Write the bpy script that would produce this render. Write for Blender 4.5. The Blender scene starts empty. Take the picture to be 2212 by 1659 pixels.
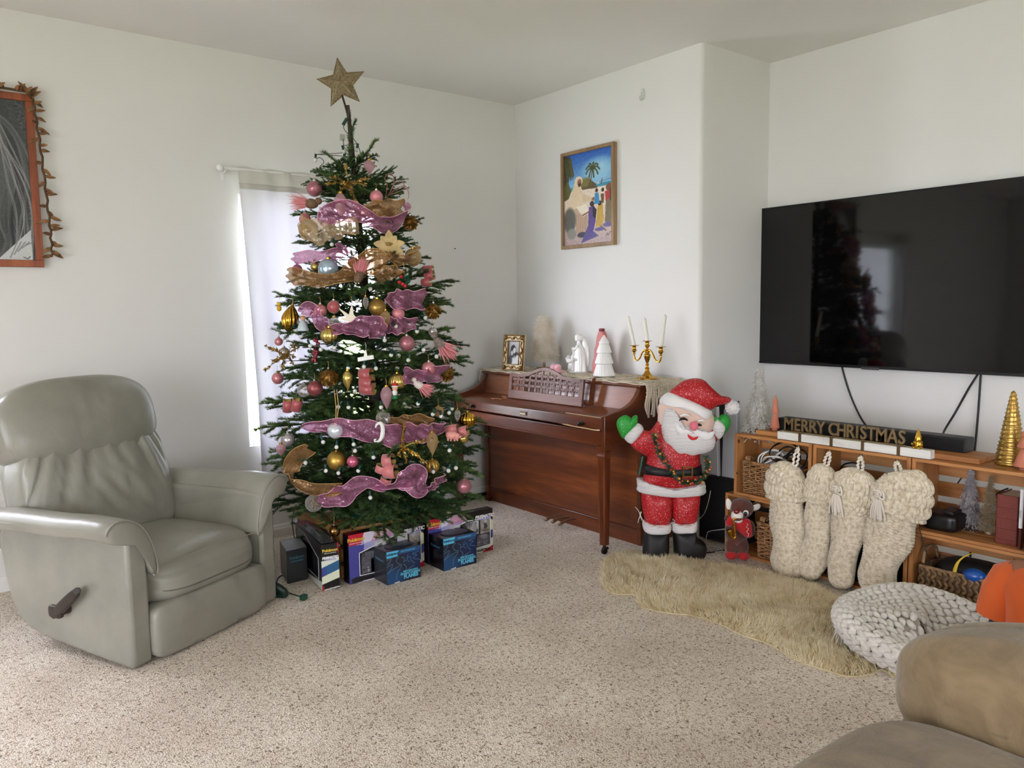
import bpy, bmesh, math, random
import numpy as np
from mathutils import Matrix, Vector
rng = np.random.default_rng(7)
random.seed(7)
sc = bpy.context.scene
C = sc.collection
PI = math.pi

# ------------------------------------------------------------------ camera
CAM = np.array([-3.6707, -4.5596, 1.376])
YAW, PITCH, ROLL, FPX = 0.9007, 0.0975, -0.0142, 1688.2
FW = np.array([math.cos(PITCH)*math.cos(YAW), math.cos(PITCH)*math.sin(YAW), -math.sin(PITCH)])
_r0 = np.array([math.sin(YAW), -math.cos(YAW), 0.0]); _u0 = np.cross(_r0, FW)
RT = math.cos(ROLL)*_r0 + math.sin(ROLL)*_u0
UP = -math.sin(ROLL)*_r0 + math.cos(ROLL)*_u0
cd = bpy.data.cameras.new('camera'); cam = bpy.data.objects.new('camera', cd); C.objects.link(cam)
cam.matrix_world = Matrix(((RT[0], UP[0], -FW[0], CAM[0]), (RT[1], UP[1], -FW[1], CAM[1]), (RT[2], UP[2], -FW[2], CAM[2]), (0, 0, 0, 1)))
cd.sensor_width = 36; cd.lens = FPX/2212*36; cd.clip_start = 0.05; cd.clip_end = 200
sc.camera = cam

# ------------------------------------------------------------------ light
sc.view_settings.view_transform = 'Standard'; sc.view_settings.look = 'None'
sc.view_settings.gamma = 1; sc.view_settings.use_curve_mapping = False
sc.view_settings.exposure = 0.12
w = bpy.data.worlds.new('overcast_sky'); sc.world = w; w.use_nodes = True
_nt = w.node_tree; _bg = _nt.nodes['Background']
_bg.inputs['Color'].default_value = (0.92, 0.92, 1.05, 1); _bg.inputs['Strength'].default_value = 10.0

DAY = (0.97, 0.935, 1.08)
def window_light(name, loc, size, target, power, col=(1.0, 0.985, 0.96)):
    ld = bpy.data.lights.new(name, 'AREA'); ld.shape = 'RECTANGLE'; ld.size, ld.size_y = size
    ld.energy = power; ld.color = col
    o = bpy.data.objects.new(name, ld); C.objects.link(o); o.location = loc
    o.rotation_euler = (Vector(target)-Vector(loc)).to_track_quat('-Z', 'Y').to_euler()
    return o
# daylight coming in through the glass doors on the far left and the two windows of the left wall
window_light('daylight_left_doors', (-7.92, -5.6, 1.25), (5.0, 2.2), (0, -2.2, 1.4), 20, DAY)
window_light('fill_near_doors', (-7.92, -3.9, 1.25), (2.6, 2.2), (0, -3.0, 1.4), 55, DAY)  # second lamp over the same doors, added to brighten the recliner's side
window_light('daylight_second_window', (-4.5, 1.15, 2.95), (1.3, 1.3), (-4.1, -1.3, 0.4), 260, DAY)
window_light('daylight_first_window', (-2.55, 0.72, 1.45), (1.5, 1.4), (-0.6, -0.85, 1.45), 180, DAY)
sd = bpy.data.lights.new('bounce_sun', 'SUN'); sd.energy = 14.0; sd.angle = 0.02; sd.color = (0.97, 0.95, 1.06)  # added sun through the far-left doors; its floor bounce brightens the ceiling
so = bpy.data.objects.new('bounce_sun', sd); C.objects.link(so); so.rotation_euler = Vector((0.72, -0.05, -0.69)).to_track_quat('-Z', 'Y').to_euler()

# ------------------------------------------------------------------ measuring
def ray(px, py):
    return FW + (px-1106.0)/FPX*RT - (py-829.5)/FPX*UP
def hit(px, py, p, n):
    d = ray(px, py); n = np.asarray(n, float); t = (np.asarray(p, float)-CAM) @ n/(d @ n); return CAM+t*d
def atz(px, py, z=0.0): return hit(px, py, (0, 0, z), (0, 0, 1))
def atx(px, py, x): return hit(px, py, (x, 0, 0), (1, 0, 0))
def aty(px, py, y): return hit(px, py, (0, y, 0), (0, 1, 0))

# ------------------------------------------------------------------ materials
def lin(c):
    c = np.asarray(c, float)/255.0
    return tuple(np.where(c <= 0.04045, c/12.92, ((c+0.055)/1.055)**2.4))+(1.0,)
MATS = {}
class NT:
    def __init__(s, name):
        s.m = bpy.data.materials.new(name); s.m.use_nodes = True; s.t = s.m.node_tree
        s.b = s.t.nodes['Principled BSDF']; s.out = s.t.nodes['Material Output']
        s._tc = None
    def n(s, typ, **kw):
        x = s.t.nodes.new(typ)
        for k, v in kw.items():
            if k.startswith('i_'):
                x.inputs[k[2:].replace('_', ' ')].default_value = v
            else: setattr(x, k, v)
        return x
    def l(s, a, b): s.t.links.new(a, b)
    def co(s, kind='Object', scale=(1, 1, 1), rot=(0, 0, 0)):
        tc = s.n('ShaderNodeTexCoord'); mp = s.n('ShaderNodeMapping'); s.l(tc.outputs[kind], mp.inputs[0])
        mp.inputs['Scale'].default_value = scale; mp.inputs['Rotation'].default_value = rot
        return mp.outputs[0]
    def noise(s, co, scale, detail=3, rough=0.5, dist=0):
        x = s.n('ShaderNodeTexNoise'); s.l(co, x.inputs['Vector'])
        x.inputs['Scale'].default_value = scale; x.inputs['Detail'].default_value = detail
        x.inputs['Roughness'].default_value = rough; x.inputs['Distortion'].default_value = dist
        return x.outputs['Fac']
    def ramp(s, f, stops):
        x = s.n('ShaderNodeValToRGB'); s.l(f, x.inputs[0]); e = x.color_ramp.elements
        while len(e) < len(stops): e.new(0.5)
        for k, (p, c) in enumerate(stops): e[k].position = p; e[k].color = lin(c) if len(c) == 3 else c
        return x.outputs[0]
    def bump(s, h, strength=0.3, dist=0.01, prev=None):
        x = s.n('ShaderNodeBump'); s.l(h, x.inputs['Height']); x.inputs['Strength'].default_value = strength
        x.inputs['Distance'].default_value = dist
        if prev: s.l(prev, x.inputs['Normal'])
        return x.outputs[0]
    def set(s, **kw):
        for k, v in kw.items():
            k = {'base': 'Base Color', 'rough': 'Roughness', 'metal': 'Metallic', 'spec': 'Specular IOR Level', 'coat': 'Coat Weight', 'coatr': 'Coat Roughness',
                 'sheen': 'Sheen Weight', 'trans': 'Transmission Weight', 'alpha': 'Alpha', 'nor': 'Normal', 'ior': 'IOR', 'sss': 'Subsurface Weight'}[k]
            i = s.b.inputs[k]
            if hasattr(v, 'is_linked'): s.l(v, i)
            else: i.default_value = v
def mat(name, col=(128, 128, 128), rough=0.6, metal=0.0, var=0.0, vscale=8, bump=0.0, bscale=60, bdist=0.004, col2=None, **kw):
    """plain surface: a base colour, a soft noise variation to col2 and a fine noise relief"""
    if name in MATS: return MATS[name]
    s = NT(name); co = s.co()
    if var or col2:
        c2 = col2 or tuple(np.clip(np.asarray(col)*(1-var), 0, 255))
        s.set(base=s.ramp(s.noise(co, vscale, 4), [(0.32, c2), (0.68, col)]))
    else: s.set(base=lin(col))
    s.set(rough=rough, metal=metal, **kw)
    if bump: s.set(nor=s.bump(s.noise(co, bscale, 3), bump, bdist))
    MATS[name] = s.m; return s.m
def mat_wood(name, c1, c2, c3=None, axis='Y', scale=1.0, rough=0.45, coat=0.0, stretch=9, bump=0.06):
    if name in MATS: return MATS[name]
    s = NT(name); sv = [14*scale]*3; sv['XYZ'.index(axis)] = 14*scale/stretch
    co = s.co(scale=tuple(sv)); f = s.noise(co, 1.0, 6, 0.6, 0.6); g = s.noise(co, 5.0, 3, 0.6)
    mx = s.n('ShaderNodeMath', operation='MULTIPLY_ADD'); s.l(g, mx.inputs[0]); mx.inputs[1].default_value = 0.25; s.l(f, mx.inputs[2])
    s.set(base=s.ramp(mx.outputs[0], [(0.42, c1), (0.62, c2), (0.80, c3 or c2)]), rough=rough, coat=coat, coatr=0.25)
    if bump: s.set(nor=s.bump(g, bump, 0.003))
    MATS[name] = s.m; return s.m
def mat_vc(name, rough=0.5, coat=0.0, spec=0.4):
    """flat print: colours stored on the printed sheet"""
    if name in MATS: return MATS[name]
    s = NT(name); a = s.n('ShaderNodeVertexColor', layer_name='print')
    s.set(base=a.outputs['Color'], rough=rough, coat=coat, coatr=0.03, spec=spec)
    MATS[name] = s.m; return s.m
def mat_glitter(name, c1, c2, rough=0.28, metal=0.9, scale=420, bump=0.8):
    if name in MATS: return MATS[name]
    s = NT(name); co = s.co(); v = s.n('ShaderNodeTexVoronoi'); s.l(co, v.inputs['Vector']); v.inputs['Scale'].default_value = scale
    s.set(base=s.ramp(v.outputs['Color'], [(0.25, c1), (0.75, c2)]), rough=rough, metal=metal, nor=s.bump(v.outputs['Color'], bump, 0.004))
    MATS[name] = s.m; return s.m
def mat_glass(name, col=(255, 255, 255), body=(230, 225, 220), clear=0.86, rough=0.03):
    """thin clear glass: mostly see-through with a glossy skin, so that a bauble stays a thin shell"""
    if name in MATS: return MATS[name]
    s = NT(name); t = s.t; tr = s.n('ShaderNodeBsdfTransparent'); tr.inputs[0].default_value = lin(col)
    s.set(base=lin(body), rough=rough, spec=0.8)
    fr = s.n('ShaderNodeLayerWeight'); fr.inputs[0].default_value = 0.35
    mm = s.n('ShaderNodeMapRange'); s.l(fr.outputs['Facing'], mm.inputs[0])
    mm.inputs['To Min'].default_value = clear; mm.inputs['To Max'].default_value = clear*0.25
    mx = s.n('ShaderNodeMixShader'); s.l(mm.outputs[0], mx.inputs[0]); s.l(s.b.outputs[0], mx.inputs[1]); s.l(tr.outputs[0], mx.inputs[2])
    s.l(mx.outputs[0], s.out.inputs[0]); MATS[name] = s.m; return s.m
def mat_mesh(name, c1, c2, see=0.35, scale=260):
    """sheer glittered ribbon mesh"""
    if name in MATS: return MATS[name]
    s = NT(name); co = s.co(); tr = s.n('ShaderNodeBsdfTransparent'); tr.inputs[0].default_value = lin(np.clip(np.asarray(c1)*0.5+127, 0, 255))
    v = s.n('ShaderNodeTexVoronoi'); s.l(co, v.inputs['Vector']); v.inputs['Scale'].default_value = scale
    s.set(base=s.ramp(s.noise(co, 30, 3), [(0.35, c2), (0.65, c1)]), rough=0.45, sheen=0.4)
    gl = s.n('ShaderNodeBsdfGlossy'); gl.inputs['Color'].default_value = lin(np.clip(np.asarray(c1)*0.6+105, 0, 255)); gl.inputs['Roughness'].default_value = 0.35
    s.l(s.bump(v.outputs['Color'], 1.0, 0.01), gl.inputs['Normal'])
    tl = s.n('ShaderNodeBsdfTranslucent'); tl.inputs[0].default_value = lin(c1)
    fl = s.ramp(s.noise(co, 150, 2), [(0.57, (0, 0, 0)), (0.61, (255, 255, 255))])
    m0 = s.n('ShaderNodeMixShader'); m0.inputs[0].default_value = 0.35; s.l(s.b.outputs[0], m0.inputs[1]); s.l(tl.outputs[0], m0.inputs[2])
    m1 = s.n('ShaderNodeMixShader'); s.l(fl, m1.inputs[0]); s.l(m0.outputs[0], m1.inputs[1]); s.l(gl.outputs[0], m1.inputs[2])
    m2 = s.n('ShaderNodeMixShader'); m2.inputs[0].default_value = see; s.l(m1.outputs[0], m2.inputs[1]); s.l(tr.outputs[0], m2.inputs[2])
    s.l(m2.outputs[0], s.out.inputs[0]); MATS[name] = s.m; return s.m
def mat_cloth_thin(name, col, tcol, k=0.5):
    if name in MATS: return MATS[name]
    s = NT(name); s.set(base=lin(col), rough=0.9); tl = s.n('ShaderNodeBsdfTranslucent'); tl.inputs[0].default_value = lin(tcol)
    m0 = s.n('ShaderNodeMixShader'); m0.inputs[0].default_value = k; s.l(s.b.outputs[0], m0.inputs[1]); s.l(tl.outputs[0], m0.inputs[2])
    s.l(m0.outputs[0], s.out.inputs[0]); MATS[name] = s.m; return s.m

# ------------------------------------------------------------------ mesh building
def rotm(axis, a):
    return np.array(Matrix.Rotation(a, 3, axis))
def frame(d, upv=(0, 0, 1)):
    d = np.asarray(d, float); d = d/np.linalg.norm(d); upv = np.asarray(upv, float)
    if abs(d @ upv) > 0.98: upv = np.array([1.0, 0, 0])
    x = np.cross(upv, d); x /= np.linalg.norm(x); return np.stack([x, np.cross(d, x), d], 1)
def smooth_path(pts, n=40, closed=False):
    p = np.asarray(pts, float); m = len(p); out = []
    segs = m if closed else m-1
    g = (lambda i: p[i % m]) if closed else (lambda i: p[min(max(i, 0), m-1)])
    for q in np.linspace(0, segs, n, endpoint=not closed):
        i = min(int(q), segs-1); t = q-i; a, b, c, d = g(i-1), g(i), g(i+1), g(i+2)
        out.append(0.5*((2*b)+(-a+c)*t+(2*a-5*b+4*c-d)*t*t+(-a+3*b-3*c+d)*t**3))
    return np.array(out)
class MB:
    def __init__(s): s.v = []; s.f = []; s.m = []; s.k = 0; s.n = 0
    def add(s, v, f, mi=None):
        v = np.asarray(v, float).reshape(-1, 3); b = s.n; s.v.append(v); s.n += len(v)
        f = [tuple(int(i)+b for i in q) for q in f] if not isinstance(f, np.ndarray) else [tuple(q) for q in (f+b).tolist()]
        s.f += f; s.m += [s.k if mi is None else mi]*len(f); return s
    def box(s, c, d, R=None, mi=None):
        x = np.array([[i, j, k] for i in (-.5, .5) for j in (-.5, .5) for k in (-.5, .5)])*np.asarray(d, float)
        if R is not None: x = x @ np.asarray(R).T
        return s.add(x+np.asarray(c, float), [(0, 1, 3, 2), (4, 6, 7, 5), (0, 4, 5, 1), (2, 3, 7, 6), (0, 2, 6, 4), (1, 5, 7, 3)], mi)
    def bx(s, x0, x1, y0, y1, z0, z1, mi=None): return s.box(((x0+x1)/2, (y0+y1)/2, (z0+z1)/2), (abs(x1-x0), abs(y1-y0), abs(z1-z0)), None, mi)
    def lathe(s, prof, n=24, c=(0, 0, 0), R=None, mi=None, rib=None):
        a = np.linspace(0, 2*PI, n, endpoint=False); prof = np.asarray(prof, float); k = len(prof)
        rr = np.ones(n) if rib is None else rib(a)
        v = np.stack([np.outer(prof[:, 0], np.cos(a)*rr), np.outer(prof[:, 0], np.sin(a)*rr), np.repeat(prof[:, 1:2], n, 1)], -1).reshape(-1, 3)
        if R is not None: v = v @ np.asarray(R).T
        f = [(i*n+j, i*n+(j+1) % n, (i+1)*n+(j+1) % n, (i+1)*n+j) for i in range(k-1) for j in range(n)]
        if prof[0, 0] > 1e-5: f.append(tuple(range(n-1, -1, -1)))
        if prof[-1, 0] > 1e-5: f.append(tuple((k-1)*n+j for j in range(n)))
        return s.add(v+np.asarray(c, float), f, mi)
    def ell(s, c, r, nu=16, nv=10, R=None, mi=None, rib=None):
        t = np.linspace(-PI/2, PI/2, nv); r = np.broadcast_to(np.asarray(r, float), (3,))
        a = np.linspace(0, 2*PI, nu, endpoint=False); rr = np.ones(nu) if rib is None else rib(a)
        v = np.stack([np.outer(np.cos(t), np.cos(a)*rr)*r[0], np.outer(np.cos(t), np.sin(a)*rr)*r[1], np.repeat(np.sin(t)[:, None], nu, 1)*r[2]], -1).reshape(-1, 3)
        if R is not None: v = v @ np.asarray(R).T
        f = [(i*nu+j, i*nu+(j+1) % nu, (i+1)*nu+(j+1) % nu, (i+1)*nu+j) for i in range(nv-1) for j in range(nu)]
        return s.add(v+np.asarray(c, float), f, mi)
    def tube(s, path, r=0.005, n=8, closed=False, mi=None, flat=1.0):
        p = np.asarray(path, float); m = len(p); r = np.broadcast_to(np.asarray(r, float), (m,))
        d = np.roll(p, -1, 0)-np.roll(p, 1, 0)
        if not closed: d[0] = p[1]-p[0]; d[-1] = p[-1]-p[-2]
        d /= np.linalg.norm(d, axis=1)[:, None]+1e-12
        fr = frame(d[0]); x = fr[:, 0]; a = np.linspace(0, 2*PI, n, endpoint=False); v = []
        for i in range(m):
            x = x-d[i]*(x @ d[i]); x /= np.linalg.norm(x)+1e-12; y = np.cross(d[i], x)
            v.append(p[i]+r[i]*(np.outer(np.cos(a), x)+flat*np.outer(np.sin(a), y)))
        e = m if closed else m-1
        f = [(i*n+j, i*n+(j+1) % n, ((i+1) % m)*n+(j+1) % n, ((i+1) % m)*n+j) for i in range(e) for j in range(n)]
        if not closed: f += [tuple(range(n-1, -1, -1)), tuple((m-1)*n+j for j in range(n))]
        return s.add(np.concatenate(v), f, mi)
    def cyl(s, p0, p1, r0, r1=None, n=14, mi=None): return s.tube([p0, p1], [r0, r0 if r1 is None else r1], n, mi=mi)
    def prism(s, poly, h, O=(0, 0, 0), X=(1, 0, 0), Y=(0, 1, 0), N=None, mi=None):
        """polygon in the plane O+X,Y, pushed by h along N"""
        X = np.asarray(X, float); Y = np.asarray(Y, float); N = np.cross(X, Y) if N is None else np.asarray(N, float)
        p = np.asarray(poly, float); m = len(p); a = np.asarray(O, float)+np.outer(p[:, 0], X)+np.outer(p[:, 1], Y); b = a+N*h
        f = [tuple(range(m-1, -1, -1)), tuple(range(m, 2*m))]+[(i, (i+1) % m, m+(i+1) % m, m+i) for i in range(m)]
        return s.add(np.concatenate([a, b]), f, mi)
    def puff(s, poly, t, O=(0, 0, 0), X=(1, 0, 0), Y=(0, 1, 0), N=None, k=5, e=1.0, back=1.0, mi=None, ctr=None):
        """pillow shape over a (star-shaped) outline, t thick at its middle"""
        X = np.asarray(X, float); Y = np.asarray(Y, float); N = np.cross(X, Y) if N is None else np.asarray(N, float)
        p = np.asarray(poly, float); m = len(p); c = p.mean(0) if ctr is None else np.asarray(ctr, float); v = []
        an = np.linspace(-PI/2, PI/2, 2*k+1)[1:-1]
        for q in an:
            sc_ = math.cos(q)**e; z = math.sin(q)*t*(back if q < 0 else 1)
            w_ = c+(p-c)*sc_; v.append(np.outer(w_[:, 0], X)+np.outer(w_[:, 1], Y)+N*z)
        v = np.concatenate(v); L = len(an)
        f = [(i*m+j, i*m+(j+1) % m, (i+1)*m+(j+1) % m, (i+1)*m+j) for i in range(L-1) for j in range(m)]
        b = len(v); v = np.concatenate([v, [c[0]*X+c[1]*Y-N*t*back], [c[0]*X+c[1]*Y+N*t]])
        f += [((j+1) % m, j, b) for j in range(m)]+[((L-1)*m+j, (L-1)*m+(j+1) % m, b+1) for j in range(m)]
        return s.add(v+np.asarray(O, float), f, mi)
    def surf(s, P, cu=False, cv=False, mi=None):
        """grid of points P[i, j]"""
        P = np.asarray(P, float); a, b = P.shape[:2]; i = np.arange(a if cu else a-1)[:, None]; j = np.arange(b if cv else b-1)[None, :]
        i2 = (i+1) % a; j2 = (j+1) % b
        f = np.stack([i*b+j+0*i, i2*b+j, i2*b+j2, i*b+j2], -1).reshape(-1, 4); return s.add(P.reshape(-1, 3), f, mi)
    def squad(s, c, d, n=5.0, sub=10, R=None, fn=None, mi=None):
        """rounded block: superquadric of exponent n, half-size d; fn bends the unit points"""
        V = []; F = []; g = np.linspace(-1, 1, sub+1); b = 0
        A, B = np.meshgrid(g, g, indexing='ij')
        for ax in range(3):
            for sg in (-1, 1):
                p = np.zeros((sub+1, sub+1, 3)); p[..., ax] = sg; p[..., (ax+1) % 3] = A*sg; p[..., (ax+2) % 3] = B
                V.append(p.reshape(-1, 3)); i, j = np.meshgrid(np.arange(sub), np.arange(sub), indexing='ij')
                F.append(np.stack([i*(sub+1)+j, (i+1)*(sub+1)+j, (i+1)*(sub+1)+j+1, i*(sub+1)+j+1], -1).reshape(-1, 4)+b); b += (sub+1)**2
        v = np.concatenate(V); v = v/(np.sum(np.abs(v)**n, 1)**(1/n))[:, None]
        key = np.round(v, 5); _, first, inv = np.unique(key, axis=0, return_index=True, return_inverse=True); v = v[first]; F = inv.reshape(-1)[np.concatenate(F)]
        v = v*np.asarray(d, float)
        if fn is not None: v = fn(v)
        if R is not None: v = v @ np.asarray(R).T
        return s.add(v+np.asarray(c, float), F, mi)
    def blades(s, p, d, ln, w, bend=None, seg=1, mi=None, nrm=None):
        """many thin tapering blades: roots p, directions d, lengths ln, widths w; seg=1 makes single triangles"""
        p = np.asarray(p, float); d = np.asarray(d, float); d = d/(np.linalg.norm(d, axis=1)[:, None]+1e-9); N = len(p)
        ln = np.broadcast_to(np.asarray(ln, float), (N,))[:, None]; w = np.broadcast_to(np.asarray(w, float), (N,))[:, None]
        q = rng.normal(size=(N, 3)); q = q if nrm is None else np.asarray(nrm, float)+q*.35; x = np.cross(d, q); x /= np.linalg.norm(x, axis=1)[:, None]+1e-9
        if seg == 1:
            v = np.stack([p-x*w/2, p+x*w/2, p+d*ln], 1).reshape(-1, 3); f = np.arange(3*N).reshape(-1, 3)
        else:
            b = np.zeros((N, 3)) if bend is None else np.asarray(bend, float); L = []
            for k in range(seg+1):
                t = k/seg; c = p+d*ln*t+b*ln*t*t; ww = w/2*(1-t**2*0.85); L += [c-x*ww, c+x*ww]
            v = np.stack(L, 1).reshape(-1, 3); o = (np.arange(N)*2*(seg+1))[:, None]
            f = np.concatenate([o+np.array([[2*k, 2*k+1, 2*k+3, 2*k+2]]) for k in range(seg)])
        return s.add(v, f, mi)
WM = {}
def _mesh(name, mb, mats, smooth=35):
    me = bpy.data.meshes.new(name); v = np.concatenate(mb.v) if mb.v else np.zeros((0, 3))
    return me, v
def obj(name, mb, mats, parent=None, world=False, smooth=40, bevel=0.0, seg=2, label=None, kind=None, cat=None, group=None, recalc=False):
    """one mesh object; world=True: the points are in room coordinates and are brought into the parent's frame"""
    if not isinstance(mats, (list, tuple)): mats = [mats]
    v = np.concatenate(mb.v); loc = None
    if parent is not None and world:
        M = np.linalg.inv(WM[parent.name]); v = v @ M[:3, :3].T+M[:3, 3]
    elif parent is None and world:
        loc = np.array([(v[:, 0].min()+v[:, 0].max())/2, (v[:, 1].min()+v[:, 1].max())/2, v[:, 2].min()]); v = v-loc
    me = bpy.data.meshes.new(name); me.from_pydata(v.tolist(), [], mb.f)
    for m_ in mats: me.materials.append(m_)
    if len(mats) > 1: me.polygons.foreach_set('material_index', np.array(mb.m, dtype=np.int32))
    if recalc:
        bm = bmesh.new(); bm.from_mesh(me); bmesh.ops.recalc_face_normals(bm, faces=bm.faces); bm.to_mesh(me); bm.free()
    if smooth:
        me.polygons.foreach_set('use_smooth', np.ones(len(me.polygons), dtype=bool))
        if smooth < 180: me.set_sharp_from_angle(angle=math.radians(smooth))
    o = bpy.data.objects.new(name, me); C.objects.link(o)
    if parent is not None: o.parent = parent; WM[o.name] = WM[parent.name]
    else:
        M = np.eye(4)
        if loc is not None: o.location = loc; M[:3, 3] = loc
        WM[o.name] = M
    if bevel:
        b = o.modifiers.new('bevel', 'BEVEL'); b.width = bevel; b.segments = seg; b.limit_method = 'ANGLE'; b.angle_limit = math.radians(40)
    if label: o['label'] = label
    if kind: o['kind'] = kind
    if cat: o['category'] = cat
    if group: o['group'] = group
    return o
def thing(name, label, cat, loc=(0, 0, 0), rz=0.0, group=None, R=None):
    o = bpy.data.objects.new(name, None); C.objects.link(o); o.empty_display_size = 0.05
    M = Matrix.Translation(Vector(loc)) @ (Matrix.Rotation(rz, 4, 'Z') if R is None else Matrix(np.asarray(R).tolist()).to_4x4())
    o.matrix_world = M; WM[o.name] = np.array(M)
    o['label'] = label; o['category'] = cat
    if group: o['group'] = group
    return o
def struct(name, mb, m, **kw): return obj(name, mb, m, world=True, kind='structure', **kw)
def text(name, body, size, mat_, parent, X, Y, O, depth=0.0006, align='CENTER', shear=0.0, space=1.0, sx=1.0, label=None, world=True, bold=0.0):
    """raised lettering in the plane O + X, Y (X, Y unit vectors in room coordinates)"""
    cu = bpy.data.curves.new(name, 'FONT'); cu.body = body; cu.size = size; cu.extrude = depth; cu.align_x = align; cu.align_y = 'CENTER'
    cu.shear = shear; cu.space_character = space; cu.offset = bold; cu.resolution_u = 3
    t = bpy.data.objects.new('tmp_text', cu); C.objects.link(t)
    bpy.context.view_layer.update(); me = bpy.data.meshes.new_from_object(t.evaluated_get(bpy.context.evaluated_depsgraph_get()))
    bpy.data.objects.remove(t); bpy.data.curves.remove(cu)
    v = np.array([x.co[:] for x in me.vertices]); f = [tuple(p.vertices) for p in me.polygons]; bpy.data.meshes.remove(me)
    X = np.asarray(X, float); Y = np.asarray(Y, float); N = np.cross(X, Y)
    w_ = np.asarray(O, float)+np.outer(v[:, 0]*sx, X)+np.outer(v[:, 1], Y)+np.outer(v[:, 2], N)
    mb = MB(); mb.add(w_, f); return obj(name, mb, mat_, parent, world=world, smooth=0, label=label)
def sheet(name, paint, nx, ny, O, X, Y, mat_, parent, label=None, alpha=None, world=True, bow=None):
    """printed sheet: paint() gives an (ny, nx, 3) picture in 0..255, row 0 at the top; O is the lower left corner, X and Y its full edges"""
    img = np.clip(np.asarray(paint, float), 0, 255)/255.0; img = np.where(img <= 0.04045, img/12.92, ((img+0.055)/1.055)**2.4)
    X = np.asarray(X, float); Y = np.asarray(Y, float); u = np.linspace(0, 1, nx); v_ = np.linspace(0, 1, ny)
    P = np.asarray(O, float)+u[None, :, None]*X+v_[:, None, None]*Y
    mb = MB(); mb.surf(P.transpose(1, 0, 2)); o = obj(name, mb, mat_, parent, world=world, smooth=0, label=label)
    a = o.data.color_attributes.new('print', 'FLOAT_COLOR', 'POINT'); col = np.ones((nx, ny, 4), np.float32); col[..., :3] = img[::-1].transpose(1, 0, 2)
    a.data.foreach_set('color', col.reshape(-1)); return o
class Pic:
    """small painter for printed sheets; coordinates 0..1, y downward"""
    def __init__(s, nx, ny, bg):
        s.nx, s.ny = nx, ny; s.a = np.ones((ny, nx, 3))*np.asarray(bg, float); s.X, s.Y = np.meshgrid((np.arange(nx)+.5)/nx, (np.arange(ny)+.5)/ny)
    def put(s, m, col): m = np.clip(m, 0, 1)[..., None]; s.a = s.a*(1-m)+np.asarray(col, float)*m
    def grad(s, y0, y1, c0, c1):
        t = np.clip((s.Y-y0)/(y1-y0), 0, 1)[..., None]; m = ((s.Y >= y0) & (s.Y <= y1))[..., None]; s.a = np.where(m, np.asarray(c0, float)*(1-t)+np.asarray(c1, float)*t, s.a)
    def poly(s, pts, col):
        p = np.asarray(pts, float); ins = np.zeros_like(s.X, bool); j = len(p)-1
        for i in range(len(p)):
            xi, yi, xj, yj = *p[i], *p[j]
            c = ((yi > s.Y) != (yj > s.Y)) & (s.X < (xj-xi)*(s.Y-yi)/((yj-yi) if yj != yi else 1e-9)+xi); ins ^= c; j = i
        s.put(ins.astype(float), col)
    def ell(s, cx, cy, rx, ry, col, rot=0.0, soft=0.08):
        dx, dy = s.X-cx, s.Y-cy; c, n_ = math.cos(rot), math.sin(rot); q = ((dx*c+dy*n_)/rx)**2+((-dx*n_+dy*c)/ry)**2
        s.put((1-q)/soft/2+.5, col)
    def line(s, pts, wd, col, asp=None):
        asp = asp or s.ny/s.nx; d = np.full_like(s.X, 9.0); p = np.asarray(pts, float)
        for a, b in zip(p[:-1], p[1:]):
            ax, ay, bx_, by = a[0], a[1]*asp, b[0], b[1]*asp; vx, vy = bx_-ax, by-ay
            t = np.clip(((s.X-ax)*vx+(s.Y*asp-ay)*vy)/(vx*vx+vy*vy+1e-12), 0, 1); d = np.minimum(d, np.hypot(s.X-ax-t*vx, s.Y*asp-ay-t*vy))
        s.put((wd-d)*s.nx*0.8+.5, col)
    def noise(s, amt, cell=1):
        g = rng.normal(size=(s.ny//cell+1, s.nx//cell+1, 1)); g = np.kron(g[..., 0], np.ones((cell, cell)))[:s.ny, :s.nx, None]; s.a = s.a+g*amt
# ------------------------------------------------------------------ the room
H = 2.838; BW = 1.685; RW = 0.655
wall_m = mat('wall_paint', (226, 224, 220), 0.85, var=0.015, vscale=1.5, bump=0.12, bscale=90, bdist=0.002)
ceil_m = mat('ceiling_paint', (238, 236, 231), 0.9, var=0.015, vscale=1.2, bump=0.1, bscale=80, bdist=0.002)
trim_m = mat('white_trim', (232, 231, 227), 0.5)
def carpet_mat():
    s = NT('carpet'); co = s.co(); v = s.n('ShaderNodeTexVoronoi'); s.l(co, v.inputs['Vector']); v.inputs['Scale'].default_value = 170; v.inputs['Randomness'].default_value = 1
    f = s.noise(co, 92, 2, 0.55, 1.4); g = s.noise(co, 3.0, 3)
    base = s.ramp(f, [(0.30, (100, 82, 66)), (0.385, (196, 177, 157)), (0.48, (243, 229, 212)), (0.68, (254, 248, 238))])
    tint = s.ramp(g, [(0.3, (228, 224, 220)), (0.7, (255, 255, 255))])
    mx = s.n('ShaderNodeMix', data_type='RGBA', blend_type='MULTIPLY'); mx.inputs[0].default_value = 1; s.l(base, mx.inputs['A']); s.l(tint, mx.inputs['B'])
    ad = s.n('ShaderNodeMath', operation='ADD'); s.l(f, ad.inputs[0]); s.l(v.outputs['Distance'], ad.inputs[1])
    s.set(base=mx.outputs['Result'], rough=0.95, spec=0.1, sheen=0.15, nor=s.bump(ad.outputs[0], 0.55, 0.012)); return s.m
X0, Y0 = -8.0, -9.0
struct('floor', MB().bx(X0, RW+.12, Y0, 0.12, -0.12, 0), carpet_mat(), smooth=0)
struct('ceiling', MB().bx(X0, RW+.12, Y0, 0.12, H, H+.1), ceil_m, smooth=0)
W1 = (-2.05, -1.12, 0.576, 2.05); W2 = (-4.72, -3.80, 0.576, 2.05)
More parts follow.
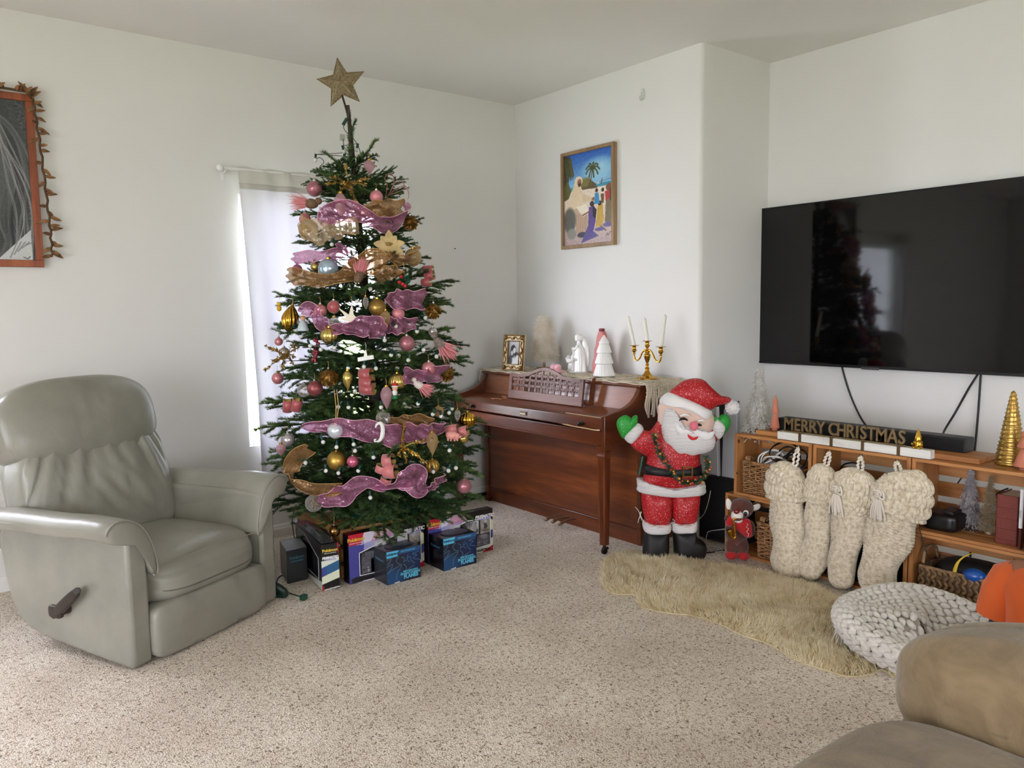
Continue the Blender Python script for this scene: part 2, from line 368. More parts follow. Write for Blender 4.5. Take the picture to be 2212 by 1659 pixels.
def wall_y(name, y0, y1, xa, xb, holes):
    b = MB(); xs = xa
    for (h0, h1, z0, z1) in sorted(holes):
        b.bx(xs, h0, y0, y1, 0, H); b.bx(h0, h1, y0, y1, 0, z0); b.bx(h0, h1, y0, y1, z1, H); xs = h1
    b.bx(xs, xb, y0, y1, 0, H); return struct(name, b, wall_m, smooth=0)
wall_y('wall_left', 0, 0.12, X0, 0.0, [W1, W2])
wall_y('wall_rear', Y0-.12, Y0, X0, RW+.12, [(-4.6, -1.4, 0.5, 2.3)])
b = MB(); 
for (y0, y1, z0, z1) in ((Y0, -8.2, 0, H), (-3.0, 0.12, 0, H), (-8.2, -3.0, 2.4, H)): b.bx(X0-.12, X0, y0, y1, z0, z1)
struct('wall_far_left', b, wall_m, smooth=0)
arc = [(0.024-0.024*math.cos(t), -BW+0.024-0.024*math.sin(t)) for t in np.linspace(0, PI/2, 7)]
b = MB(); b.prism([(0, 0.12), (0, 0)]+arc+[(0.10, -BW), (0.10, 0.12)], H); struct('wall_right', b, wall_m, smooth=50, recalc=True)
b = MB(); b.bx(0.10, RW, -BW, -BW+.1, 0, H); struct('wall_return', b, wall_m, smooth=0)
struct('wall_alcove', MB().bx(RW, RW+.12, Y0, -BW+.1, 0, H), wall_m, smooth=0)
def baseboard(name, p0, p1, nrm):
    """skirting with a stepped cap along p0-p1"""
    d = np.array([p1[0]-p0[0], p1[1]-p0[1], 0.]); L = np.linalg.norm(d); d /= L
    prof = [(0, 0), (0.014, 0), (0.014, 0.052), (0.011, 0.058), (0.011, 0.066), (0.006, 0.075), (0, 0.078)]
    b = MB(); b.prism(prof, L, (p0[0], p0[1], 0), (nrm[0], nrm[1], 0), (0, 0, 1), d); struct(name, b, trim_m, smooth=0, recalc=True)
baseboard('baseboard_left', (X0, -0.0005), (-0.02, -0.0005), (0, -1))
baseboard('baseboard_right', (-0.0005, -0.02), (-0.0005, -BW+.02), (-1, 0))
baseboard('baseboard_return', (0.03, -BW-.0005), (RW-.02, -BW-.0005), (0, -1))
baseboard('baseboard_alcove', (RW-.0005, -BW-.02), (RW-.0005, Y0), (-1, 0))
dark = mat('dark_brown_strip', (34, 26, 22), 0.6)
struct('floor_strip_1', MB().bx(-0.93, -0.02, -0.05, -0.016, 0, 0.034), dark, bevel=0.004)  # even dark brown strip on the floor along the baseboard
# outdoors
lawn = mat('lawn_grass', (140, 158, 92), 0.95, var=0.35, vscale=2)
struct('lawn', MB().bx(-30, 30, 0.2, 60, -0.6, -0.4), lawn, smooth=0)
struct('lawn_rear', MB().bx(-30, 30, -60, Y0-.3, -0.6, -0.4), lawn, smooth=0)
struct('lawn_side', MB().bx(-40, X0-.3, Y0-.3, 0.2, -0.6, -0.4), lawn, smooth=0)
frame_m = mat('window_vinyl', (240, 241, 240), 0.35)
pane_m = mat_glass('window_glass', (250, 252, 252), (200, 210, 210), 0.93, 0.01)
def window_y(name, W, y0=0.045, y1=0.095):
    x0, x1, z0, z1 = W; b = MB(); t = 0.04
    for q in ((x0, x0+t, z0, z1), (x1-t, x1, z0, z1), (x0+t, x1-t, z0, z0+t), (x0+t, x1-t, z1-t, z1)): b.bx(q[0], q[1], y0, y1, q[2], q[3])
    zm = z0+(z1-z0)*0.46; b.bx(x0+t, x1-t, y0+.005, y1-.005, zm-.022, zm+.022)
    f = struct(name, b, frame_m, bevel=0.003)
    for (a, c) in ((z0+t, zm-.022), (zm+.022, z1-t)): obj('pane', MB().bx(x0+t, x1-t, 0.068, 0.073, a, c), pane_m, f, world=True, smooth=0)
window_y('window_1', W1); window_y('window_2', W2)
def window_other(name, axis, a0, a1, z0, z1, pos, nm):
    b = MB(); ps = MB(); t = 0.05; g = lambda u0, u1, w0, w1, d0, d1, B: B.bx(u0, u1, d0, d1, w0, w1) if axis == 'x' else B.bx(d0, d1, u0, u1, w0, w1)
    for q in ((a0, a0+t, z0, z1), (a1-t, a1, z0, z1), (a0+t, a1-t, z0, z0+t), (a0+t, a1-t, z1-t, z1)): g(*q, pos-.03, pos+.03, b)
    for k in range(1, nm): c = a0+(a1-a0)*k/nm; g(c-t/2, c+t/2, z0, z1, pos-.03, pos+.03, b)
    f = struct(name, b, frame_m)
    for k in range(nm):
        e = MB(); g(a0+(a1-a0)*k/nm+t/2, a0+(a1-a0)*(k+1)/nm-t/2, z0+t, z1-t, pos-.003, pos+.003, e); obj('pane', e, pane_m, f, world=True, smooth=0)
window_other('window_3', 'x', -4.6, -1.4, 0.5, 2.3, Y0-.06, 3)
window_other('door_1', 'y', -8.2, -3.0, 0.0, 2.4, X0-.06, 4)

# curtain, rod
curt = NT('sheer_curtain'); curt.set(base=lin((236, 236, 240)), rough=0.95)
tl = curt.n('ShaderNodeBsdfTranslucent'); tl.inputs[0].default_value = lin((236, 232, 252)); mx = curt.n('ShaderNodeMixShader'); mx.inputs[0].default_value = 0.09
curt.l(curt.b.outputs[0], mx.inputs[1]); curt.l(tl.outputs[0], mx.inputs[2]); curt.l(mx.outputs[0], curt.out.inputs[0]); curt = curt.m
def curtain(xl_top, xl_bot, xr, ztop, zbot, y, name, label, ph=0.0):
    nu, nv = 120, 60; u = np.linspace(0, 1, nu)[:, None]; v = np.linspace(0, 1, nv)[None, :]
    xl = xl_top+(xl_bot-xl_top)*np.minimum(1, (1-v)*1.35)**0.8; x = xl+(xr-xl)*u; z = zbot+(ztop-zbot)*v+0*u
    amp = 0.004+0.014*(1-v); yy = y+amp*np.sin(u*2*PI*3.5+ph+0.8*np.sin(3*v))+0.004*np.sin(u*31+v*2)
    z = z+0.005*np.sin(u*2*PI*3.5+ph)*(v > .97)
    P = np.stack([x+0*v, yy, z], -1); t = thing(name, label, 'curtain', (xl_top, y, zbot))
    k = int(nv*0.935)
    b = MB(); b.surf(P[:, :k+1]); obj('curtain_panel', b, curt, t, world=True, smooth=180)
    Q = P[:, k-1:].copy(); Q[..., 1] -= 0.004; b = MB(); b.surf(Q); hm = obj('header_band', b, mat_cloth_thin('curtain_header', (214, 211, 202), (190, 186, 172), 0.25), t, world=True, smooth=180, label='double cloth rod pocket, more opaque and cream')
    b = MB(); b.tube([(p[0], p[1]-.003, p[2]) for p in P[:, k]], 0.003, 5); obj('hem_stitch', b, mat_cloth_thin('curtain_header', 0, 0), t, world=True)
    return t
curtain(-2.068, -2.005, -1.48, 2.192, 0.40, -0.062, 'curtain', 'white curtain panel with a cream rod pocket behind the decorated tree')
b = MB(); t = thing('curtain_rod', 'thin white curtain rod with a ball finial above the curtained window', 'curtain rod', (-2.16, -0.062, 2.178))
obj('rod', MB().cyl((-2.15, -.062, 2.178), (-0.98, -.062, 2.178), 0.0085), trim_m, t, world=True)
for x in (-2.165, -0.975): obj('finial', MB().ell((x, -.062, 2.178), 0.021), trim_m, t, world=True)
for x in (-2.135, -1.0):
    b = MB(); b.tube([(x, -.001, 2.165), (x, -.03, 2.155), (x, -.062, 2.16), (x, -.072, 2.175)], 0.005, 6); b.box((x, -.003, 2.15), (.018, .005, .06)); obj('bracket', b, trim_m, t, world=True)
curtain(-4.86, -4.84, -4.50, 2.192, 0.40, -0.062, 'curtain', 'white curtain panel beside the second window left of the portrait', 1.0)
b = MB(); t = thing('curtain_rod', 'thin white curtain rod above the second window left of the portrait', 'curtain rod', (-4.9, -0.062, 2.178))
obj('rod', MB().cyl((-4.9, -.062, 2.178), (-3.7, -.062, 2.178), 0.0085), trim_m, t, world=True)
for x in (-4.915, -3.69): obj('finial', MB().ell((x, -.062, 2.178), 0.021), trim_m, t, world=True)
for x in (-4.885, -3.72): obj('bracket', MB().tube([(x, -.001, 2.165), (x, -.03, 2.155), (x, -.062, 2.16), (x, -.072, 2.175)], 0.005, 6), trim_m, t, world=True)

# ------------------------------------------------------------------ framed pictures
def picture_frame(parent, x0, x1, z0, z1, wd, dp, m, to_w, bev=0.002):
    for q in ((x0, x1, z1-wd, z1), (x0, x1, z0, z0+wd), (x0, x0+wd, z0+wd, z1-wd), (x1-wd, x1, z0+wd, z1-wd)):
        b = MB(); b.bx(q[0], q[1], 0, dp, q[2], q[3]); b.v[0] = to_w(b.v[0]); obj('frame_rail', b, m, parent, world=True, bevel=bev, recalc=True)
# portrait in grey tones
def paint_portrait():
    p = Pic(190, 260, (74, 78, 78)); p.noise(10, 3)
    p.ell(.5, .45, .47, .62, (60, 63, 63), 0, .3)
    for k in range(46):
        t = k/45; sd = 1 if k % 2 else -1; o = 0.30+0.20*t
        pts = [(.5+sd*.05, -.02+.04*t), (.5+sd*o*.75, .16), (.5+sd*(o+.02*math.sin(k)), .45), (.5+sd*(o-.03+.05*math.sin(k*1.7)), .75), (.5+sd*(o+.12*math.sin(k*.9)), 1.02)]
        g = 46+60*rng.random(); p.line(smooth_path(pts, 20), .006+.008*rng.random(), (g, g+2, g+2))
    p.ell(.5, .40, .30, .36, (150, 153, 152), 0, .25); p.ell(.42, .36, .15, .22, (176, 178, 177), 0, .6); p.ell(.74, .45, .09, .28, (84, 87, 87), 0, .7)
    for sx in (.36, .64):
        p.ell(sx, .335, .075, .02, (70, 72, 72), 0, .5); p.ell(sx, .385, .052, .02, (40, 42, 42), 0, .3); p.ell(sx-.01, .383, .018, .012, (150, 150, 150)); p.line([(sx-.08, .33), (sx, .315), (sx+.08, .33)], .008, (45, 46, 46))
    p.ell(.5, .49, .05, .09, (150, 152, 151), 0, .6); p.ell(.5, .545, .06, .016, (88, 90, 90), 0, .6)
    p.ell(.5, .66, .22, .14, (58, 60, 60), 0, .4); p.ell(.5, .625, .09, .014, (110, 112, 111), 0, .4)
    for k in range(30): x = .32+.36*rng.random(); p.line([(x, .58+.05*rng.random()), (x+.04*rng.normal(), .78)], .004, (70+60*rng.random(),)*3)
    for k in range(22):
        sd = 1 if k % 2 else -1; o = .31+.17*rng.random(); pts = [(.5+sd*.28, .12+.2*rng.random()), (.5+sd*o, .5), (.5+sd*(o+.05), .72), (.5+sd*(o-.06+.14*rng.random()), 1.0)]; g = 120+60*rng.random(); p.line(smooth_path(pts, 18), .003, (g, g, g))
    p.poly([(.0, 1), (.16, .9), (.3, 1)], (188, 190, 190)); p.poly([(.70, 1), (.86, .88), (.97, .80), (.97, 1)], (196, 198, 198))
    for k in range(5): p.line([(.80+.03*k, .98-.02*k), (.86+.03*k, .88)], .004, (120, 122, 122))
    p.line([(.90, .975), (.93, .985), (.95, .97)], .003, (40, 40, 40)); p.noise(5); return p.a
PT = (-3.66, -3.045, 1.609, 2.442)
t = thing('portrait_painting', 'grey portrait of a long-haired bearded man in an orange-brown wooden frame', 'painting', (-3.35, -0.002, 1.609))
ow = mat_wood('orange_stained_wood', (108, 50, 26), (146, 72, 38), (164, 88, 50), 'Z', 1, 0.45)
picture_frame(t, PT[0], PT[1], PT[2], PT[3], 0.034, 0.03, ow, lambda v: np.stack([v[:, 0], -.002-v[:, 1], v[:, 2]], 1))
sheet('canvas', paint_portrait(), 190, 260, (PT[0]+.03, -.02, PT[2]+.03), (PT[1]-PT[0]-.06, 0, 0), (0, 0, PT[3]-PT[2]-.06), mat_vc('portrait_print', 0.6), t)
obj('backing', MB().bx(PT[0]+.01, PT[1]-.01, -.018, -.004, PT[2]+.01, PT[3]-.01), mat('brown_board', (110, 90, 70)), t, world=True, smooth=0)
t = thing('leaf_garland', 'dried brown leaf garland draped over the top and side of the portrait frame', 'garland', (PT[1], -.04, PT[2]))
lf = mat('dried_leaf', (150, 106, 62), 0.7, var=0.45, vscale=40)
gp = smooth_path([(PT[0], -.035, PT[3]+.010), (-3.35, -.037, PT[3]+.012), (-3.12, -.037, PT[3]+.012), (PT[1]-.01, -.04, PT[3]-.005), (PT[1]+.006, -.04, PT[3]-.10), (PT[1]+.02, -.04, 2.15), (PT[1]+.03, -.04, 1.93), (PT[1]+.036, -.04, 1.76), (PT[1]+.034, -.04, 1.66)], 60)
gp[:, 0] += .004*np.sin(np.arange(60)*1.9); obj('stem', MB().tube(gp, 0.006, 6), mat('dry_stem', (84, 60, 36), 0.8), t, world=True)
for k in range(52):
    q = gp[min(59, int(k*60/52))]; L = .030+.030*rng.random(); sd = 1 if k % 3 else -1; top = q[2] > PT[3]-.03
    d = np.array([sd*(1.0 if not top else .35), -.3*rng.random()-.1, (-.35 if not top else .2)+.5*rng.normal()*.6]); d /= np.linalg.norm(d); R = frame(d, (0, -1, .3)); n_ = 7
    b = MB(); P = []
    for i in range(n_):
        s_ = i/(n_-1); wd = .011*math.sin(PI*min(1, s_*.9+.08))**.8*(1-s_*.3)+.0006; cu = .02*s_*s_*(1 if k % 2 else -1); c = q+d*L*s_+R[:, 1]*cu
        P.append([c-R[:, 0]*wd+R[:, 1]*wd*.5, c, c+R[:, 0]*wd+R[:, 1]*wd*.5])
    b.surf(P); obj('leaf', b, lf, t, world=True, smooth=180)

# beach picture on the right wall
def paint_beach():
    p = Pic(150, 230, (90, 150, 205)); p.grad(0, .36, (32, 92, 186), (132, 188, 222)); p.grad(.36, .40, (52, 140, 172), (70, 150, 170)); p.grad(.40, .72, (232, 214, 196), (222, 204, 188)); p.grad(.72, 1, (212, 194, 178), (176, 152, 152)); p.noise(5, 2)
    p.ell(.72, .22, .3, .12, (150, 200, 225), 0, .8)
    p.poly([(.3, .40), (.36, .30), (.52, .29), (.66, .36), (.70, .41)], (92, 78, 48)); p.ell(.45, .33, .12, .05, (120, 112, 58), 0, .6)
    p.line([(.52, .38), (.57, .3), (.60, .20)], .008, (80, 62, 40))
    for a in np.linspace(0, 2*PI, 10)[:-1]: p.line(smooth_path([(.60, .20), (.60+.08*math.cos(a), .20+.045*math.sin(a)-.02), (.60+.14*math.cos(a), .20+.075*math.sin(a)+.015)], 8), .014, (70, 76, 40))
    p.poly([(0, 0), (.14, .02), (.16, .14), (.1, .3), (0, .46)], (62, 58, 46))
    for k in range(9): p.line([(.02+.016*k, .05), (.05+.02*k, .2+.1*rng.random())], .012, (50+40*rng.random(), 60+30*rng.random(), 40))
    p.poly([(0, .34), (.08, .28), (.16, .40), (.1, .48), (0, .5)], (88, 90, 48))
    p.line([(.70, .355), (.98, .33)], .003, (60, 80, 110)); p.poly([(.68, .37), (.72, .33), (.74, .37)], (196, 200, 210)); p.line([(.77, .375), (.79, .32)], .008, (90, 70, 60))
    p.poly(smooth_path([(.26, .30), (.20, .36), (.15, .45), (.08, .58), (.14, .64), (.34, .60), (.40, .50), (.36, .36)], 30, True), (226, 204, 170)); p.ell(.31, .305, .085, .055, (230, 212, 182)); p.ell(.33, .32, .045, .038, (150, 98, 70)); p.ell(.33, .345, .03, .02, (70, 46, 34))
    p.poly([(.38, .44), (.58, .50), (.60, .54), (.40, .54)], (216, 192, 158)); p.ell(.62, .52, .04, .02, (150, 104, 76))
    p.poly([(.22, .60), (.44, .58), (.56, .68), (.50, .88), (.26, .88)], (196, 166, 142)); p.poly([(.26, .58), (.46, .56), (.54, .66), (.40, .70)], (238, 226, 208))
    for k in range(6): p.line([(.26+.04*k, .66), (.28+.035*k, .86)], .005, (150, 122, 108))
    p.ell(.12, .72, .13, .14, (96, 94, 88), 0, .3); p.ell(.16, .87, .1, .06, (140, 138, 130), 0, .3); p.ell(.38, .89, .1, .03, (60, 54, 74), 0, .3)
    p.poly([(.50, .80), (.60, .86), (.72, .92), (.36, .98), (.42, .90)], (86, 78, 140))
    p.poly([(.52, .60), (.64, .60), (.66, .76), (.60, .88), (.50, .88)], (86, 64, 140)); p.ell(.585, .57, .045, .03, (34, 26, 26)); p.poly([(.6, .58), (.68, .64), (.66, .74), (.6, .7)], (36, 30, 34)); p.line([(.56, .64), (.40, .68)], .012, (120, 78, 56))
    p.poly([(.70, .60), (.80, .58), (.82, .74), (.78, .82), (.66, .82)], (196, 158, 64)); p.ell(.74, .575, .04, .026, (40, 28, 24)); p.line([(.76, .82), (.86, .87)], .012, (130, 84, 60)); p.ell(.74, .85, .1, .02, (96, 84, 140), 0, .4)
    p.poly([(.64, .46), (.72, .46), (.74, .58), (.63, .58)], (52, 140, 190)); p.ell(.68, .435, .03, .022, (60, 40, 34)); p.poly([(.76, .48), (.83, .48), (.82, .58), (.77, .58)], (110, 76, 52)); p.ell(.80, .44, .028, .022, (44, 32, 28))
    p.ell(.92, .42, .06, .04, (130, 80, 60)); p.poly([(.84, .46), (1, .44), (1, .58), (.86, .58)], (184, 60, 56)); p.poly([(.86, .56), (1, .52), (1, .82), (.84, .78)], (120, 104, 80)); p.poly([(.94, .44), (1, .42), (1, .58), (.94, .56)], (52, 60, 50)); p.ell(.9, .81, .1, .025, (100, 86, 140), 0, .4)
    p.noise(9); 
    p.line(smooth_path([(.86, .93), (.89, .90), (.90, .93), (.94, .89), (.97, .905)], 14), .004, (60, 44, 50)); return p.a
PB = (-1.03, -0.533, 1.766, 2.405)
t = thing('beach_picture', 'beach painting with a robed figure and children in a thin light wood frame', 'picture', (-.002, -.78, PB[2]))
fw = mat_wood('light_frame_wood', (122, 96, 66), (146, 117, 83), (160, 132, 98), 'Z', 1, 0.5)
picture_frame(t, PB[0], PB[1], PB[2], PB[3], 0.022, 0.034, fw, lambda v: np.stack([-.002-v[:, 1], v[:, 0], v[:, 2]], 1))
sheet('print', paint_beach(), 150, 230, (-.02, PB[1]-.02, PB[2]+.02), (0, -(PB[1]-PB[0]-.04), 0), (0, 0, PB[3]-PB[2]-.04), mat_vc('beach_print', 0.35, 0.6), t)
obj('backing', MB().bx(-.018, -.004, PB[0]+.01, PB[1]-.01, PB[2]+.01, PB[3]-.01), mat('brown_board'), t, world=True, smooth=0)
t = thing('wall_hook', 'small clear adhesive hook stuck high on the right wall', 'hook', (-.001, -1.244, 2.61)); hk = mat('clear_plastic', (208, 210, 208), 0.25)
b = MB(); b.squad((-.004, -1.244, 2.648), (.004, .012, .034), 4, 5); obj('hook_plate', b, hk, t, world=True)
b = MB(); b.tube(smooth_path([(-.008, -1.244, 2.66), (-.011, -1.244, 2.625), (-.02, -1.244, 2.612), (-.028, -1.244, 2.622), (-.028, -1.244, 2.636)], 14), .0045, 8); obj('hook_arm', b, hk, t, world=True)
t = obj('nail', MB().cyl((-0.55, -.0005, 1.79), (-0.55, -.006, 1.79), .004), mat('nail_black', (20, 20, 20)), world=True, label='tiny dark nail in the left wall beside the tree', cat='nail')

# ------------------------------------------------------------------ television
TX = 0.593; ty0, ty1, tz0, tz1 = -3.205, -1.535, 1.008, 1.962
t = thing('television', 'large black flat television hung on the alcove wall above the crates', 'television', (TX, (ty0+ty1)/2, tz0))
blk = mat('black_plastic', (14, 14, 15), 0.35)
scr = NT('dark_screen'); scr.set(base=lin((6, 6, 7)), rough=0.045, spec=0.5); scr = scr.m
obj('cabinet', MB().bx(TX+.004, TX+.045, ty0, ty1, tz0, tz1), blk, t, world=True, bevel=.003)
obj('screen', MB().bx(TX+.0005, TX+.006, ty0+.006, ty1-.006, tz0+.016, tz1-.006), scr, t, world=True, smooth=0)
b = MB()
for q in ((ty0, ty1, tz0, tz0+.014), (ty0, ty1, tz1-.005, tz1), (ty0, ty0+.005, tz0, tz1), (ty1-.005, ty1, tz0, tz1)): b.bx(TX-.002, TX+.006, *q)
obj('bezel', b, mat('gunmetal', (44, 45, 47), 0.3, 0.6), t, world=True, bevel=.001)
yl = atx(1880, 790, TX)[1]; obj('badge', MB().bx(TX-.004, TX+.003, yl-.05, yl+.05, tz0-.006, tz0+.008), mat('badge_grey', (90, 91, 94), 0.35, .7), t, world=True, bevel=.002)
obj('wall_mount', MB().bx(TX+.045, RW-.001, -2.65, -2.05, 1.35, 1.65), blk, t, world=True, smooth=0)
def cable(name, label, pts, r, m, n=30, cat='cable', group=None):
    b = MB(); b.tube(smooth_path(pts, n), r, 6); return obj(name, b, m, world=True, smooth=180, label=label, cat=cat, group=group)
cb = mat('black_cable', (16, 16, 16), 0.5)
xc = RW-.012
p0 = atx(1818, 790, xc); cable('power_cable', 'black cable running from the left underside of the television to the soundbar', [p0+[0, 0, .06], p0, atx(1835, 848, xc), atx(1858, 900, xc), atx(1880, 930, xc-.1), atx(1900, 945, .35)], .0055, cb)
p0 = atx(2116, 800, xc); cable('power_cable', 'black cable slanting from the television down behind the soundbar', [p0+[0, 0, .06], p0, atx(2092, 840, xc), atx(2063, 892, xc), atx(2040, 930, xc-.1), atx(2034, 950, .35)], .0055, cb)
p0 = atx(2119, 800, xc); cable('power_cable', 'black cable hanging straight down from the television behind the crates', [p0+[0, 0, .06], p0, atx(2113, 890, xc), atx(2106, 970, xc), atx(2100, 1030, xc), atx(2098, 1100, xc), atx(2096, 1240, xc)], .0055, cb)
# ------------------------------------------------------------------ recliner
def leather():
    s = NT('sage_leather'); co = s.co(); v = s.n('ShaderNodeTexVoronoi'); s.l(co, v.inputs['Vector']); v.inputs['Scale'].default_value = 330
    s.set(base=s.ramp(s.noise(co, 5, 4), [(0.3, (133, 131, 120)), (0.7, (150, 148, 136))]), rough=0.34, spec=0.5, coat=0.12, coatr=0.25)
    nb = s.bump(v.outputs['Distance'], 0.10, 0.002); nc = s.bump(s.noise(co, 9, 3, 0.5, 0.6), 0.22, 0.012, nb); s.set(nor=nc); return s.m
lea = leather()
RO = np.array([-3.03, -1.385, 0.0]); RZ = math.radians(27)
t = thing('recliner', 'grey-green leather recliner armchair with a dark side lever, standing left of the tree', 'armchair', RO, RZ)
# local frame: x to the right along the front, y backward, z up
side = [(0.0, 0.008), (0.0, 0.30), (0.002, 0.535), (0.10, 0.545), (0.70, 0.535), (0.76, 0.47), (0.765, 0.40), (0.745, 0.29), (0.715, 0.185), (0.67, 0.115), (0.60, 0.075), (0.50, 0.052), (0.25, 0.026), (0.02, 0.006)]
for x0 in (0.0, 0.715):
    b = MB(); b.prism(side, 0.092, (x0, 0, 0), (0, 1, 0), (0, 0, 1), (1, 0, 0)); obj('side_panel', b, lea, t, bevel=0.016, seg=3, recalc=True)
scroll = smooth_path([(-.082, .540), (-.090, .572), (-.062, .600), (-.012, .606), (.045, .578), (.088, .525), (.116, .450), (.128, .375), (.116, .352), (.096, .372), (.074, .440), (.040, .495), (.004, .520), (-.040, .524), (-.068, .522)], 40, True)
for mir in (0, 1):
    ys = np.array([-.022, -.020, -.012, .0, .05, .15, .3, .45, .6, .72, .80, .84]); P = []
    c0 = scroll.mean(0)
    for i, y in enumerate(ys):
        k = [.0, .80, .95, 1, 1, 1, 1, .985, .97, .95, .90, .0][i]; q = c0+(scroll-c0)*k
        dz = -.018*max(0, (y-.2)/.6)**1.2+.004*math.sin(y*14); inner = np.clip((scroll[:, 0]-.05)/.07, 0, 1)*np.clip((y-.1)/.35, 0, 1)
        z = q[:, 1]+dz-inner*.05*(1 if y < .9 else 0); x = q[:, 0]-inner*.012
        if mir: x = .807-x
        P.append(np.stack([x, np.full(len(x), y), z], 1))
    b = MB(); b.surf(np.array(P), cv=True); o = obj('arm_pad', b, lea, t, smooth=180, recalc=True)
    s_ = scroll[2:24]*.995; sx = .807-s_[:, 0] if mir else s_[:, 0]
    b = MB(); b.tube(np.stack([sx, np.full(len(s_), -.012), s_[:, 1]], 1), .0042, 6); obj('welt', b, lea, o, smooth=180)
    for dx, dz in ((-.080, .533),):
        L = np.linspace(.0, .72, 12); x = np.full(12, .807-dx if mir else dx); b = MB(); b.tube(np.stack([x-(-1 if mir else 1)*.006, L, np.full(12, dz+.028)-.018*np.maximum(0, (L-.2)/.6)], 1), .0022, 5); obj('seam', b, lea, o, smooth=180)
def fold(v, c, amp, wd, rot):
    """soft leather crease across a cushion front: points v (local), centre c=(x,z), direction rot"""
    dx = v[:, 0]-c[0]; dz = v[:, 2]-c[1]; a = dx*math.cos(rot)+dz*math.sin(rot); o = -dx*math.sin(rot)+dz*math.cos(rot)
    return amp*np.exp(-(o/wd)**2)*np.exp(-(a/.11)**2)
def seat_fn(v):
    d = np.array([.305, .32, .105]); u = v/d; o = v.copy()
    o[:, 2] += .022*(1-u[:, 0]**2)*(1-np.clip(u[:, 1], -1, 1)**2)*(u[:, 2] > 0)
    fr = np.clip(-u[:, 1]-.72, 0, 1)/.28; o[:, 2] -= fr*.018*(u[:, 2] > -.2); o[:, 1] -= fr*.018*(u[:, 2] < .4)*(1-u[:, 2]**2)
    for k in range(5): e = np.clip(-u[:, 0]-.8, 0, .2)/.2; o[:, 1] += e*fr*.012*np.sin(u[:, 2]*9+k)
    g = np.exp(-((v[:, 0]-(.10))/.004)**2)+np.exp(-((v[:, 0]+.12)/.004)**2); o[:, 2] -= .004*g*(u[:, 2] > .3)
    return o
b = MB(); b.squad((.405, .30, .292), (.305, .32, .105), 4.6, 26, fn=seat_fn); st = obj('seat_cushion', b, lea, t, smooth=180)
sl = smooth_path([(.12, -.018, .352), (.25, -.022, .366), (.405, -.024, .372), (.56, -.022, .366), (.69, -.018, .352)], 30); b = MB(); b.tube(sl+[0, .012, .012], .0028, 5); obj('seam', b, lea, st, smooth=180)
def foot_fn(v):
    u = v/np.array([.312, .052, .112]); o = v.copy(); o[:, 1] -= .014*(1-u[:, 0]**4)*(1-u[:, 2]**2)*(u[:, 1] < 0)
    for c in (-.115, .115): o[:, 1] += .012*np.exp(-((v[:, 0]-c)/.008)**2)*(u[:, 1] < 0)
    o[:, 1] += .004*np.sin(v[:, 0]*38+2*u[:, 2])*(1-u[:, 2]**2)*(u[:, 1] < 0)*np.exp(-((v[:, 0]-.17)/.14)**2); return o
b = MB(); b.squad((.398, .014, .116), (.312, .052, .112), 7, 24, fn=foot_fn); fp = obj('footrest_panel', b, lea, t, smooth=180)
for c in (-.115, .115): b = MB(); b.tube([(.398+c, -.044+.006*abs(k-6)/6, .02+k*.0145) for k in range(13)], .0034, 5); obj('seam', b, lea, fp, smooth=180)
Rb = rotm('X', math.radians(-14))
def back_fn(v):
    d = np.array([.368, .11, .285]); u = v/d; o = v.copy(); fr = (u[:, 1] < 0)*1.0
    o[:, 1] -= .035*(1-u[:, 0]**2)*np.clip(1-u[:, 2]**2, 0, 1)*fr; o[:, 0] *= 1-.05*np.clip(u[:, 2], 0, 1)
    top = np.clip((u[:, 2]-.05)/.9, 0, 1)
    for k in range(13):
        x0 = -.30+.05*k+.01*math.sin(k*2.3); ln = .35+.3*math.sin(k*1.7)**2; a = np.exp(-((v[:, 0]-x0-(x0*.25)*(1-u[:, 2])+(.05 if x0 < 0 else -.03)*(1-u[:, 2]))/.010)**2)
        o[:, 1] += fr*.013*a*np.clip((u[:, 2]-(1-2*ln)+.3)/.6, 0, 1)*(1 if k % 2 else -.8)
    o[:, 1] += fr*.009*np.exp(-((v[:, 0]-.20+.02*u[:, 2])/.005)**2)
    for (c, a, w_, r) in (((-.05, -.05), .013, .012, -1.0), ((.02, -.02), .013, .012, -.95), ((.10, .02), -.013, .014, -1.0), ((-.17, -.08), .011, .014, -.9), ((.13, -.10), .010, .012, -.7), ((-.10, -.14), -.009, .013, -1.2)): o[:, 1] += fr*fold(v, c, a, w_, r)
    return o
b = MB(); b.squad((.388, .665, .575), (.368, .11, .285), 4.6, 34, R=Rb, fn=back_fn); bk = obj('backrest', b, lea, t, smooth=180)
def head_fn(v):
    d = np.array([.385, .125, .175]); u = v/d; o = v.copy(); fr = (u[:, 1] < 0)*1.0
    o[:, 0] *= 1-.16*np.clip(u[:, 2], 0, 1)**2; o[:, 2] += -.035*np.clip(-u[:, 2], 0, 1)*(1-u[:, 0]**2)+.012*np.clip(u[:, 2], 0, 1)*(1-u[:, 0]**2)
    o[:, 1] -= .03*(1-u[:, 0]**2)*np.clip(1-(u[:, 2]+.25)**2, 0, 1)*fr
    for (c, a, w_, r) in (((.10, .05), -.007, .012, 1.2), ((.0, .04), .007, .014, 1.3), ((.2, -.02), .006, .02, .9), ((-.08, .0), .006, .012, 1.5)): o[:, 1] += fr*fold(v, c, a, w_, r)
    return o
b = MB(); b.squad((.372, .755, .90), (.385, .125, .175), 3.9, 30, R=rotm('X', math.radians(-16)), fn=head_fn); hd = obj('headrest', b, lea, t, smooth=180)
b = MB(); b.squad((.40, .78, .50), (.32, .07, .40), 5, 12, R=Rb); obj('back_shell', b, lea, t, smooth=180)
b = MB(); b.bx(.09, .72, .06, .70, .03, .20); obj('base_frame', b, mat('black_mechanism', (22, 22, 22), 0.6), t)
